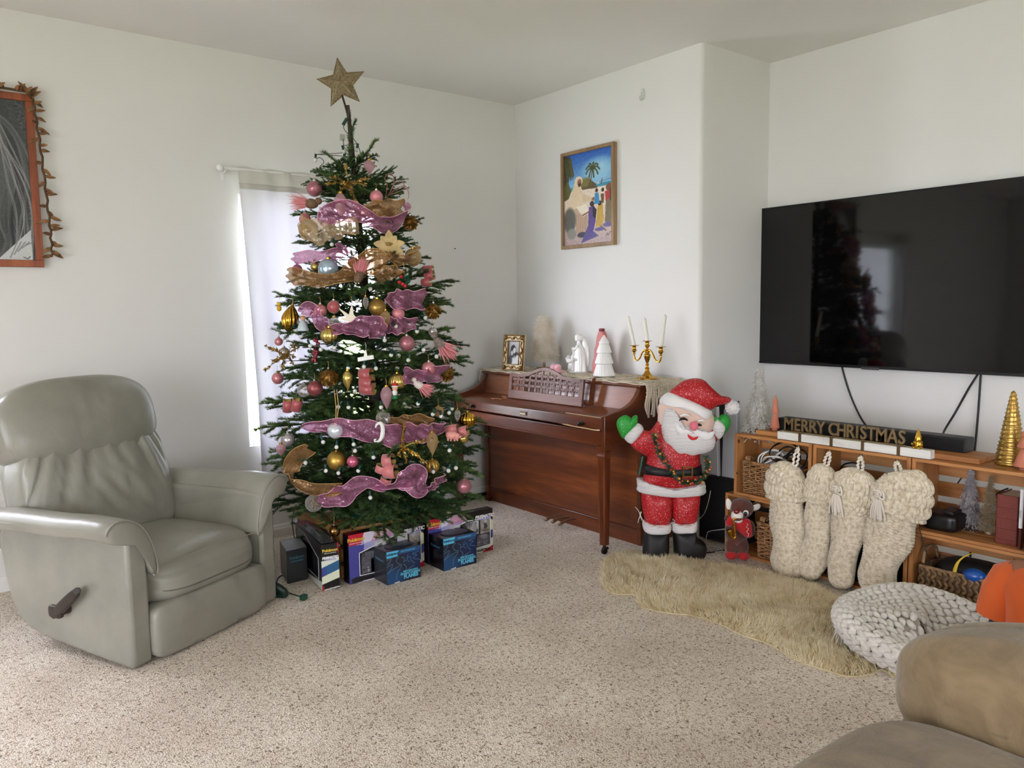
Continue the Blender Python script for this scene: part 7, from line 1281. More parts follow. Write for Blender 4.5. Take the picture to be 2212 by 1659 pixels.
blob('body', 1591, 1148, 25, 34, fur, rz=22); blob('leg', 1577, 1178, 12, 20, fur, .02); blob('leg', 1602, 1178, 13, 20, fur, .02); blob('foot', 1576, 1195, 13, 9.5, rf, .035, 15); blob('foot', 1602, 1196, 13.5, 9.5, rf, .035, 15)
hd = blob('head', 1600, 1095, 25, 22, fur, .02, 22); blob('muzzle', 1586, 1107, 13, 12, wp, .065, 12); blob('lower_jaw', 1588, 1116, 9, 6, wp, .07, 9); blob('mouth', 1586, 1112, 9, 4.5, mat('mouth_brown', (96, 46, 22), .8), .082, 6); blob('nose', 1582, 1095, 6, 5.5, mat('dark_red_nose', (120, 14, 20), .25, coat=.5), .095); e_ = blob('eye', 1604, 1100, 6, 6, mat('eye_white', (230, 228, 224), .3), .075, 4); blob('pupil', 1602, 1101, 4, 4.5, mat('eye', (16, 14, 14), .15), .084, 3, par=e_)
F2.puff('ear', [(1570, 1098), (1566, 1088), (1567, 1077), (1572, 1075), (1578, 1082), (1580, 1096)], .010, wp, t, .02); F2.puff('ear', [(1615, 1098), (1624, 1090), (1636, 1086), (1641, 1090), (1638, 1097), (1628, 1101), (1618, 1102)], .010, wp, t, .02); F2.puff('ear_back', [(1612, 1100), (1622, 1088), (1636, 1083), (1643, 1090), (1639, 1099), (1626, 1104)], .010, fur, t, .008)
F2.puff('scarf', [(1580, 1116), (1600, 1113), (1614, 1117), (1619, 1140), (1617, 1153), (1606, 1154), (1592, 1143), (1582, 1132)], .022, rf, t, .058); blob('arm', 1571, 1120, 9, 12, rf, .05, 9); blob('paw', 1566, 1115, 6, 7, fur, .05); blob('arm', 1619, 1138, 9, 18, fur, .03, 9, tilt=.1)
b = MB(); b.tube(smooth_path([F2.w(x, y, .093) for x, y in [(1604, 1120), (1606, 1124), (1603, 1128), (1608, 1132), (1604, 1138), (1608, 1143), (1606, 1149)]], 20), .0012, 4); obj('stitched_script', b, cordw, t, world=True)
ts = thing('toy_saxophone', 'small gold toy saxophone held by the plush reindeer', 'saxophone', F2.w(1578, 1135, .1)); b = MB(); b.tube(smooth_path([F2.w(x, y, .105) for x, y in [(1580, 1109), (1575, 1110), (1575, 1116), (1577, 1132), (1579, 1146), (1576, 1150), (1572, 1148)]], 24), np.interp(range(24), [0, 6, 23], [.004, .005, .0065]), 10); b.tube(smooth_path([F2.w(x, y, .105) for x, y in [(1574, 1149), (1570, 1147), (1568, 1140), (1566, 1133)]], 14), np.linspace(.006, .017, 14), 12); obj('tube_and_bell', b, gold, ts, world=True, smooth=180)
for k in range(4): obj('key', MB().ell(F2.w(1576+k*.7, 1118+k*7, .113), .004, 8, 6), gold, ts, world=True, smooth=180)
# ------------------------------------------------------------------ crate console
cy_, cx_, cz_ = mat_wood('crate_pine', (142, 88, 44), (178, 118, 64), (198, 142, 86), 'Y', .8, .5), mat_wood('crate_pine_x', (142, 88, 44), (176, 116, 62), (196, 140, 84), 'X', .8, .5), mat_wood('crate_pine_z', (142, 88, 44), (178, 118, 64), (198, 142, 86), 'Z', .8, .5)
knot = mat('pine_knot', (92, 46, 22), .6)
FX, BX = -.100, .142
cols = [(-2.462, -2.004), (-2.948, -2.470), (-3.432, -2.954)]
names = {(0, 0): 'bottom left pine crate behind the plush reindeer', (1, 0): 'bottom middle pine crate behind the stockings', (2, 0): 'bottom right pine crate holding the seagrass basket', (0, 1): 'upper left pine crate holding the wicker basket of cables', (1, 1): 'upper middle pine crate behind the stocking loops', (2, 1): 'upper right pine crate holding small silver and champagne trees'}
for (c, r), lab in names.items():
    y0, y1 = cols[c]; z0, z1 = (0.0, .336) if r == 0 else (.338, .674); dx = 0
    if (c, r) == (0, 0): y1 += .055; y0 += .02
    t = thing('pine_crate', lab, 'crate', ((FX+BX)/2, (y0+y1)/2, z0)); T = .018
    for y in (y0, y1-T): e = obj('end_panel', MB().bx(FX, BX, y, y+T, z0, z1), cz_, t, world=True, bevel=.0015)
    for (px, py, rr_) in (((1596, 953, .009), (1592, 1022, .006)) if (c, r) == (0, 1) else ()): p = atx(px, py, FX); b = MB(); b.puff(smooth_path([(rr_*math.cos(a), rr_*1.2*math.sin(a)) for a in np.linspace(0, 2*PI, 12, endpoint=False)], 20, True), .0012, p, (0, 1, 0), (0, 0, 1)); obj('knot', b, knot, t, world=True)
    d = (BX-FX-.012)/2
    for k in range(2):
        for z in (z0, z1-.014): obj('long_slat', MB().bx(FX+k*(d+.010)+.0005, FX+k*(d+.010)+d, y0+T*0+.0006, y1-.0006, z-.0002 if z == z0 else z, (z+.014) if z == z0 else z+.0142), cy_, t, world=True, bevel=.0015)
    for k in range(3): zz = z0+.034+k*.098; obj('back_slat', MB().bx(BX-.010, BX+.0005, y0+T, y1-T, zz, zz+.068), cy_, t, world=True, bevel=.0015)
# plank, soundbar, stocking beam
t = obj('pine_plank', MB().bx(-.045, .143, -3.212, -2.100, .6755, .699), cy_, world=True, bevel=.002, label='long pine plank lying on the crates under the soundbar', cat='plank')
t = thing('soundbar', 'long black soundbar lying on the pine plank under the television', 'soundbar', (.1, -2.65, .70)); b = MB(); b.prism([(.046, .7005), (.052, .764), (.140, .764), (.140, .7005)], .95, (0, -3.118, 0), (1, 0, 0), (0, 0, 1), (0, 1, 0)); obj('cabinet', b, mat('satin_black'), t, world=True, bevel=.003, recalc=True)
b = MB(); b.prism([(.0445, .704), (.0495, .757), (.051, .757), (.046, .704)], .93, (0, -3.108, 0), (1, 0, 0), (0, 0, 1), (0, 1, 0)); obj('grille', b, mat('grille_cloth'), t, world=True, recalc=True)
ww = mat_wood('white_washed_wood', (196, 192, 182), (224, 222, 214), (232, 230, 224), 'Y', .9, .6)
t = obj('stocking_beam', MB().bx(-.092, -.047, -3.028, -2.262, .6765, .716), ww, world=True, bevel=.002, label='white-washed wooden beam with stocking hooks along the front of the crates', cat='beam')
hkm = mat('aged_gold_metal', (104, 86, 58), .4, .7); hooks = [1727, 1795, 1863, 1941]; hp = []
for k, px in enumerate(hooks):
    y = atx(px, 955, -.095)[1]; th = thing('stocking_hook', 'aged gold metal hook on the white beam, ' + ('first from the left', 'second from the left', 'third from the left', 'fourth from the left, nearest the gnome')[k], 'hook', (-.095, y, .66)); b = MB(); b.bx(-.0955, -.0925, y-.0075, y+.0075, .664, .7175); b.bx(-.0955, -.07, y-.0075, y+.0075, .7165, .719); b.tube(smooth_path([(-.094, y, .668), (-.095, y, .655), (-.106, y, .648), (-.114, y, .655), (-.114, y, .664)], 14), .003, 6); obj('hook_strap', b, hkm, th, world=True, bevel=.0006); hp.append((-.108, y, .652))
# letters
lt = mat('sign_gold', (138, 116, 80), .38, .6); t = thing('word_sign', 'bronze-gold metal letters spelling MERRY CHRISTMAS standing on the white beam', 'sign', (-.07, -2.6, .716))
yA, yB, yC, yD = atx(1693, 928, -.07)[1], atx(1782, 940, -.07)[1], atx(1790, 945, -.07)[1], atx(1957, 963, -.07)[1]
for y0, y1, wd in ((yA, yB, 'MERRY'), (yC, yD, 'CHRISTMAS')):
    obj('base_bar', MB().bx(-.076, -.062, y1, y0, .7165, .7225), lt, t, world=True, bevel=.001); L = y0-y1; ws = {'M': 1.25, 'I': .5, 'R': .95, 'E': .85, 'Y': .95, 'C': .95, 'H': 1.0, 'S': .85, 'T': .85, 'A': 1.0}; tot = sum(ws[c] for c in wd); yy = y0
    for c in wd: w_ = L*ws[c]/tot; text('letter', c, .090, lt, t, (0, -1, 0), (0, 0, 1), (-.069, yy-w_/2, .7545), depth=.005, sx=.82 if c == 'M' else .80, bold=.0010); yy -= w_
# gnome
g = atz(1983, 966, .716); g[0] = -.070; g[1] = atx(1983, 960, -.07)[1]; t = thing('gnome_figurine', 'tiny shiny gold gnome with a pointed hat on the right end of the white beam', 'figurine', g); gh = atx(1983, 925, g[0])[2]-.716
b = MB(); b.lathe(smooth_path([(.0, .0), (.018, .002), (.022, .014), (.020, .030), (.014, .036), (.0, .038)], 18), 20); obj('body', b, gold, t, smooth=180); b = MB(); b.lathe([(.017, .034), (.0185, .038), (.012, .058), (.005, gh-.012), (0, gh)], 20); obj('hat', b, gold, t, smooth=60); b = MB(); b.ell((-.012, 0, .036), .005, 10, 8); obj('nose', b, gold, t, smooth=180); b = MB(); b.puff([(-.013, .034), (-.010, .014), (0, .006), (.010, .014), (.013, .034)], .006, (-.016, 0, 0), (0, -1, 0), (0, 0, 1)); obj('beard', b, gold, t, smooth=180)
for s1 in (-1, 1): obj('shoe', MB().ell((-.012, s1*.011, .005), (.012, .008, .006), 12, 8), gold, t, smooth=180); obj('hand', MB().ell((-.010, s1*.021, .020), .006, 10, 8), gold, t, smooth=180)
# small trees
def brush_tree(base, h_, r0, col, N, ln, wd, name, label, log=True, droop=-.25, pw=.8, mats=None):
    t = thing(name, label, 'decoration', base); z0 = .03 if log else .012
    if log: b = MB(); b.lathe([(0, 0), (r0*.62, 0), (r0*.65, .004), (r0*.62, .024), (0, .026)], 22, rib=lambda a: 1+.04*np.cos(a*5)+.02*np.cos(a*13)); obj('log_base', b, mat('log_bark', (74, 56, 44), .85, var=.3, vscale=40), t)
    else: b = MB(); b.lathe([(0, 0), (r0*.3, 0), (r0*.28, .012), (0, .013)], 18); obj('log_base', b, col, t)
    b = MB(); b.cyl((0, 0, .01), (0, 0, h_-.005), .0042, .0015, 8); obj('trunk', b, col, t)
    z = z0+(h_-z0)*rng.random(N); a = rng.random(N)*2*PI; L = r0*np.clip(1-(z-z0)/(h_-z0), .06, 1)**pw*(.85+.3*rng.random(N)); d = np.stack([np.cos(a), np.sin(a), np.full(N, droop+.25)], 1)+rng.normal(size=(N, 3))*.16
    b = MB(); k = max(1, int(ln)); b.blades(np.stack([0*a, 0*a, z], 1)+d*0, d, L, wd, bend=np.stack([0*a, 0*a, droop*L], 1), seg=3); 
    m2 = N*4; i = rng.integers(0, N, m2); s_ = .35+.65*rng.random(m2); p = np.stack([0*a, 0*a, z], 1)[i]+(d/np.linalg.norm(d, axis=1)[:, None])[i]*(L[i]*s_)[:, None]; p[:, 2] += droop*L[i]*s_**2
    b.blades(p, d[i]+rng.normal(size=(m2, 3))*.55+[0, 0, droop], r0*.17*(.7+.6*rng.random(m2)), wd*1.4, seg=2, nrm=np.stack([np.cos(a[i]), np.sin(a[i]), .6+0*a[i]], 1)); obj('bristles', b, col, t, smooth=180, kind='stuff'); return t
fw1 = fur_mat('flocked_white', [(206, 202, 190), (236, 234, 228), (246, 245, 242)], .9); fs = fur_mat('frosted_silver', [(150, 146, 148), (206, 202, 204), (232, 230, 230)], .7); fc = mat_glitter('champagne_bristle', (158, 140, 106), (206, 190, 158), .5, .3, 500, .5)
ZC = .6748
b0 = np.array([.035, 0, ZC]); b0[1] = atx(1638, 926, .035)[1]; brush_tree(b0, atx(1638, 796, .035)[2]-ZC, .088, fw1, 2200, 1, .0052, 'flocked_tree', 'tall white flocked bottle-brush tree at the left end of the crates', True, -.55, .75)
b1 = np.array([.08, atx(2093, 1130, .08)[1], .353]); brush_tree(b1, atx(2093, 1014, .08)[2]-.353, .062, fs, 700, 1, .0040, 'flocked_tree', 'frosted silver tree on a log slice inside the upper right crate', True, -.62, .7)
b2 = np.array([.06, atx(2136, 1140, .06)[1], .353]); brush_tree(b2, atx(2146, 1030, .06)[2]-.353, .046, fc, 800, 1, .0018, 'bottle_brush_tree', 'slim champagne bottle-brush tree beside the silver tree in the crate', False, -.1, .8)
tcm = mat('terracotta_flocked', (196, 122, 96), .8, bump=.2, bscale=300)
def cone_tree(base, h_, r0, label): t = thing('wooden_tree', label, 'decoration', base); b = MB(); b.lathe([(0, 0), (r0*.55, 0), (r0*.55, .010), (0, .011)], 24); obj('base', b, tcm, t); hs = [.06, .50, .76, 1.0]; rs = [r0, r0*.78, r0*.52]; [obj('tier', (lambda B: B.lathe([(rs[k]*.86, hs[k]*h_-.001), (rs[k], hs[k]*h_+.004), (rs[k]*.95, hs[k]*h_+.010), (rs[k]*(.46 if k < 2 else .06), hs[k+1]*h_), (0, hs[k+1]*h_+.002)], 28))(MB()), tcm, t, smooth=40) for k in range(3)]
c0 = np.array([.02, 0, .6995]); c0[1] = atx(1674, 920, .02)[1]; cone_tree(c0, atx(1674, 853, .02)[2]-.6995, .026, 'small terracotta turned tree beside the white flocked tree')
c1 = np.array([-.01, atx(2218, 1005, -.01)[1], ZC]); cone_tree(c1, atx(2216, 920, -.01)[2]-ZC, .050, 'larger terracotta turned tree cut by the right edge, before the gold cone')
c2 = np.array([.06, atx(2182, 1000, .06)[1], ZC]); hc = atx(2197, 847, .06)[2]-ZC; t = thing('glitter_cone', 'tall glittered gold cone tree at the right end of the crates', 'decoration', c2); b = MB(); zz = np.linspace(0, 1, 46); b.lathe([(0, 0)]+[(.050*(1-z)**.9*(1+.05*math.sin(z*90))+.008, z*hc) for z in zz]+[(0, hc+.006)], 40); obj('cone', b, mat_glitter('gold_glitter_cone', (150, 112, 44), (214, 178, 100), .3, .85, 420, 1.0), t, smooth=180); b = MB(); a = np.linspace(0, 34*PI, 500); z = np.linspace(0.01, .97, 500); b.tube(np.stack([(.052*(1-z)**.9+.009)*np.cos(a), (.052*(1-z)**.9+.009)*np.sin(a), z*hc], 1), .0022, 5); obj('wound_tinsel', b, gl_g, t, smooth=180)
b = MB(); p = np.array([-.06, atx(2163, 996, -.06)[1], ZC]); t = obj('gold_leaf_scrap', MB().puff(smooth_path([(-.03, 0), (0, .008), (.03, 0), (0, -.008)], 20, True), .003, p+[0, 0, .0035], (0, 1, 0), (1, 0, 0)), gold_m, world=True, label='small flat gold scrap lying beside the glittered cone', cat='decoration')
# shelf contents, right
ybk = atx(2165, 1165, .0)[1]
t = thing('red_book', 'thick red leather book standing upright on the crate shelf', 'book', (.02, ybk, .353)); y0, y1 = atx(2197, 1160, -.055)[1], atx(2149, 1155, -.055)[1]; ztop = atx(2160, 1068, -.055)[2]; lr = mat('red_leather', (118, 44, 32), .45, bump=.3, bscale=180)
b = MB(); b.bx(-.055, -.049, y0, y1, .3525, ztop); b.bx(-.055, .10, y0, y0+.005, .3525, ztop); b.bx(-.055, .10, y1-.005, y1, .3525, ztop); obj('cover', b, lr, t, world=True, bevel=.002); obj('pages', MB().bx(-.048, .096, y0+.005, y1-.005, .357, ztop-.005), mat('paper', (216, 206, 184), .8), t, world=True)
for k in range(4): obj('spine_band', MB().bx(-.058, -.054, y0+.001, y1-.001, .37+k*.045, .374+k*.045), lr, t, world=True)
yp = atx(2203, 1170, -.075)[1]; t = thing('makeup_tube', 'slim dark red tube with a white label standing beside the red book', 'tube', (-.075, yp, .353)); zt_ = atx(2203, 1056, -.075)[2]; obj('tube', MB().cyl((-.075, yp, .3525), (-.075, yp, .44), .0085, .0075), mat('dark_maroon', (66, 24, 22), .25, coat=.4), t, world=True); obj('cap', MB().cyl((-.075, yp, .44), (-.075, yp, zt_), .0075, .0075), mat('print_white'), t, world=True); text('lettering', 'LIMITED', .009, blk_l, t, (0, 0, 1), (0, 1, 0), (-.0828, yp, .50), depth=.0003)
ym = atx(2040, 1130, .0)[1]; t = thing('router_box', 'black electronic box with rounded corners at the left of the crate shelf', 'electronics', (0, ym, .353)); b = MB(); b.squad((.0, ym-.0, .353+.040), (.070, .075, .040), 6, 8); obj('case', b, blk, t, world=True, smooth=60); b = MB(); b.box((-.0, ym-.03, .440), (.09, .05, .018), rotm('X', .2)); obj('top_unit', b, mat('satin_black'), t, world=True, bevel=.004); cable('black_cable', 'black cable hanging from the crate shelf down to the seagrass basket', [atx(1985, 1120, -.104), atx(1988, 1150, -.107), atx(2000, 1190, -.108), atx(2010, 1215, -.09), atx(2020, 1235, -.05)], .002, cb)
cable('black_cable', 'black cable behind the back slats above the silver tree', [atx(2092, 1005, .15), atx(2085, 1020, .15), atx(2068, 1045, .15)], .003, cb); cable('black_cable', 'short black cable poking out above the red book', [atx(2150, 1070, .11), atx(2165, 1060, .11), atx(2178, 1055, .11)], .004, cb)
# middle crates
xm = .03; p = atx(1822, 1025, xm); t = thing('game_controller', 'white game controller in the upper middle crate', 'controller', (xm, p[1], .353)); b = MB(); b.squad((xm, p[1], p[2]), (.022, .022, .030), 3, 8, R=rotm('X', .4)); obj('grip', b, gc, t, world=True, smooth=180); b = MB(); b.squad((xm+.02, p[1]-.05, p[2]-.005), (.028, .06, .022), 3, 8); obj('body', b, gc, t, world=True, smooth=180); b = MB(); b.cyl((xm+.01, p[1]-.02, p[2]-.02), (xm+.01, p[1]-.02, .3525), .012); obj('stand', b, blk, t, world=True)
cable('black_cable', 'black cable arching over the white game controller', [atx(1812, 1035, .06), atx(1818, 1008, .06), atx(1835, 1000, .06), atx(1852, 1002, .06), atx(1860, 1015, .06), atx(1866, 1040, .06)], .004, cb)
p = atx(1890, 1060, .03); t = thing('black_bag', 'black bag filling the upper middle crate behind the stockings', 'bag', (.02, p[1], .353)); b = MB(); b.squad((.03, -2.735, .353+.055), (.085, .18, .055), 3, 12, fn=lambda v: v+np.stack([0*v[:, 0], 0*v[:, 0], .010*np.sin(v[:, 1]*50)*np.cos(v[:, 0]*30)], 1)); obj('bag_body', b, mat('black_nylon', (18, 18, 19), .6), t, world=True, smooth=180); b = MB(); b.tube(smooth_path([(-.03, -2.66, .44), (-.04, -2.70, .49), (-.04, -2.76, .49), (-.03, -2.80, .44)], 16), .006, 6); obj('handle', b, mat('black_nylon'), t, world=True, smooth=180)
t = thing('added_dark_bin', 'black bin added to fill the dark bottom middle crate', 'bin', (.02, -2.71, .014)); b = MB(); b.squad((.025, -2.71, .014+.14), (.10, .205, .139), 8, 8); obj('bin_body', b, mat('black_nylon'), t, world=True, smooth=60); obj('rim', MB().bx(-.078, .128, -2.916, -2.504, .292, .300), blk, t, world=True, bevel=.003)  # black bin added to stand for the crate's dark interior
# baskets
wick = mat('wicker', (188, 138, 88), .55, var=.35, vscale=70); rngb = np.random.default_rng(3)
def wicker(y0, y1, x0, x1, z0, z1, name, label, flare=.010, rows=None):
    t = thing(name, label, 'basket', ((x0+x1)/2, (y0+y1)/2, z0)); rows = rows or int((z1-z0)/.0105); per = []
    for k in range(rows):
        f = flare*k/(rows-1); X0, X1, Yy0, Yy1 = x0-f*.6, x1+f*.2, y0-f*.6, y1+f*.6; z = z0+.006+(z1-z0-.010)*k/(rows-1); c = [(X0, Yy0), (X0, Yy1), (X1, Yy1), (X1, Yy0)]; P = []; n_ = []
        for i in range(4): a, d = np.array(c[i]), np.array(c[(i+1) % 4]); m = max(10, int(np.linalg.norm(d-a)/.009)); nn = [(-1, 0), (0, 1), (1, 0), (0, -1)][i]; [(P.append(a+(d-a)*j/m), n_.append(nn)) for j in range(m)]
        P = np.array(P); n_ = np.array(n_); s_ = np.arange(len(P)); off = .0055*np.sin(s_*.009/.036*PI+(k % 2)*PI); Q = np.concatenate([P+n_*off[:, None], (z+.0018*rngb.normal(size=len(P)))[:, None]], 1); b = MB(); b.tube(Q, .0044, 5, closed=True); per.append(b)
    b = MB(); [(b.v.extend(p_.v) or [b.f.append(tuple(q_+b.n for q_ in f_)) for f_ in p_.f] or b.m.extend(p_.m), setattr(b, 'n', b.n+p_.n)) for p_ in per]; obj('woven_strands', b, wick, t, world=True, smooth=180, kind='stuff')
    b = MB()
    for i in range(4):
        a, d, nn = [((x0, y0), (x0, y1), (-1, 0)), ((x0, y1), (x1, y1), (0, 1)), ((x1, y1), (x1, y0), (1, 0)), ((x1, y0), (x0, y0), (0, -1))][i]; m = max(3, int(np.linalg.norm(np.array(d)-a)/.036))
        for j in range(m+1): p_ = np.array(a)+(np.array(d)-a)*j/m; b.tube([(p_[0], p_[1], z0), (p_[0]+nn[0]*flare*.6, p_[1]+nn[1]*flare*.6, z1)], .0045, 5)
    obj('stakes', b, wick, t, world=True, smooth=180, kind='stuff'); b = MB(); f = flare*.6
    for k in range(3): b.tube([(x0-f+rngb.normal()*.002, y0-f, z1+k*.004-.004), (x0-f-.003, (y0+y1)/2, z1+k*.005-.006), (x0-f, y1+f, z1+k*.004-.004), ((x0+x1)/2, y1+f, z1+k*.004), (x1, y1+f, z1+k*.004-.004), (x1, y0-f, z1+k*.004-.004)], .0042, 5, closed=True)
    obj('rim', b, wick, t, world=True, smooth=180); b = MB(); [b.tube([(x0+.03+.014*math.cos(a), y1+f+.002+k*.008-.03, z1+.010+.014*math.sin(a)) for a in np.linspace(-.6, PI+.6, 12)], .005, 5) for k in range(4)]; obj('rolled_handle', b, wick, t, world=True, smooth=180)
    obj('lining', MB().bx(x0+.008, x1-.008, y0+.008, y1-.008, z0+.001, z0+.006), wick, t, world=True); return t
wicker(-2.40, -2.055, -.078, .11, .3535, .525, 'wicker_basket', 'honey wicker basket heaped with cables in the upper left crate', .012)
wicker(-2.42, -2.155, -.082, .10, .0155, .205, 'wicker_basket', 'honey wicker basket low on the crate floor beside the plush reindeer', .012)
for k in range(9):
    c = np.array([.0+.03*rngb.normal()*.6, -2.215+.045*rngb.normal(), .555+.022*rngb.normal()]); r = .055+.025*rngb.random(); R = frame(rngb.normal(size=3)+[-.4, 0, .6]); a = np.linspace(0, 2*PI*1.6, 30); pts = c+r*(np.outer(np.cos(a), R[:, 0])+np.outer(np.sin(a), R[:, 1]))+rngb.normal(size=(30, 3))*.003; pts[:, 2] = np.clip(pts[:, 2], .50, .648); pts[:, 0] = np.clip(pts[:, 0], -.075, .12); pts[:, 1] = np.clip(pts[:, 1], -2.36, -2.07); wh = k % 3 == 1; b = MB(); b.tube(smooth_path(pts[::2], 50), .0032 if not wh else .0042, 6); obj('cable', b, wc if wh else cb, world=True, smooth=180, label='one of the white cables coiled together in the upper wicker basket' if wh else 'one of the black cables coiled together in the upper wicker basket', cat='cable', group='white cables heaped in the wicker basket' if wh else 'black cables heaped in the wicker basket')
t = thing('cable_adapter', 'pale grey plastic adapter among the cables in the upper wicker basket', 'adapter', (.01, -2.24, .50)); b = MB(); b.squad((.0, -2.25, .515), (.06, .10, .024), 3, 8); obj('adapter_body', b, mat('pale_lilac_plastic', (204, 196, 204), .35), t, world=True, smooth=180)
t = thing('dark_cloth', 'dark cloth heaped in the lower wicker basket', 'cloth', (.01, -2.28, .03)); b = MB(); b.squad((.008, -2.287, .115), (.072, .115, .095), 3, 10); obj('cloth_heap', b, mat('black_nylon'), t, world=True, smooth=180)
# seagrass basket
sg = mat('seagrass', (158, 122, 84), .75, var=.4, vscale=50); t = thing('seagrass_basket', 'plaited brown seagrass basket in the bottom right crate', 'basket', (0, -3.2, .016)); y0, y1, x0, x1, z0, z1 = -3.405, -3.000, -.088, .12, .0155, .185
b = MB(); b.bx(x0+.006, x0+.012, y0, y1, z0, z1-.006); b.bx(x1-.012, x1-.006, y0, y1, z0, z1-.006); b.bx(x0+.006, x1-.006, y0, y0+.008, z0, z1-.006); b.bx(x0+.006, x1-.006, y1-.008, y1, z0, z1-.006); b.bx(x0+.006, x1-.006, y0, y1, z0, z0+.006); obj('inner_wall', b, sg, t, world=True)
b = MB(); nr = 4
for r in range(nr):
    zc = z0+.020+r*.042
    for (ax_, L, c_, nn) in (((0, 1, 0), y1-y0, (x0, (y0+y1)/2), (-1, 0, 0)), ((1, 0, 0), x1-x0, ((x0+x1)/2, y1), (0, 1, 0))):
        m = int(L/.024); ax_ = np.array(ax_, float); nn = np.array(nn, float)
        for k in range(m):
            u = -L/2+L*(k+.5)/m; p = np.array([c_[0], c_[1], zc])+ax_*u
            for sg_ in (1, -1): d = ax_*.62+np.array([0, 0, .85*sg_]); d /= np.linalg.norm(d); e = np.cross(nn, d); vv = uv_; b.add(p+np.array([0, 0, sg_*.0105])+nn*.003+np.outer(vv[:, 0]*.019, d)+np.outer(vv[:, 1]*.0075, e)+np.outer(vv[:, 2]*.0075, nn), [tuple(q_) for q_ in un.f])
obj('plaited_strands', b, sg, t, world=True, smooth=180, kind='stuff'); b = MB(); b.tube([(x0, y0, z1), (x0, y1, z1), (x1, y1, z1), (x1, y0, z1)], .008, 8, closed=True); obj('rim', b, sg, t, world=True, smooth=60); b = MB(); b.tube(smooth_path([(x0+.03, y1, z1), (x0+.05, y1+.002, z1+.055), (x0+.10, y1+.002, z1+.07), (x1-.05, y1+.002, z1+.055), (x1-.03, y1, z1)], 20), .008, 8); obj('handle', b, sg, t, world=True, smooth=180)
t = thing('tool_bag', 'black bag with a yellow curved strap in the seagrass basket', 'bag', (0, -3.2, .03)); b = MB(); b.squad((.02, -3.20, .13), (.085, .18, .105), 2.8, 12); obj('bag_body', b, mat('black_nylon'), t, world=True, smooth=180)
b = MB(); P = smooth_path([atx(x, y, -.075) for x, y in [(2062, 1245), (2066, 1225), (2072, 1212), (2085, 1202), (2100, 1197)]], 24); P[:, 0] = np.linspace(-.085, -.06, 24); w_ = np.interp(range(24), [0, 8, 23], [.016, .014, .004])[:, None]*np.array([[0, -1, .25]]); b.surf(np.stack([P-w_/2, P, P+w_/2], 1)); o = obj('yellow_strap', b, mat('yellow_webbing', (214, 180, 44), .5), t, world=True, smooth=180); m_ = o.modifiers.new('thickness', 'SOLIDIFY'); m_.thickness = .006
pb = atx(2105, 1243, -.070); t = obj('blue_ball', MB().ell(pb, (.034, .046, .030), 22, 14), mat('blue_plastic', (24, 84, 168), .3, coat=.3), world=True, smooth=180, label='blue rounded plastic toy in the seagrass basket', cat='toy')

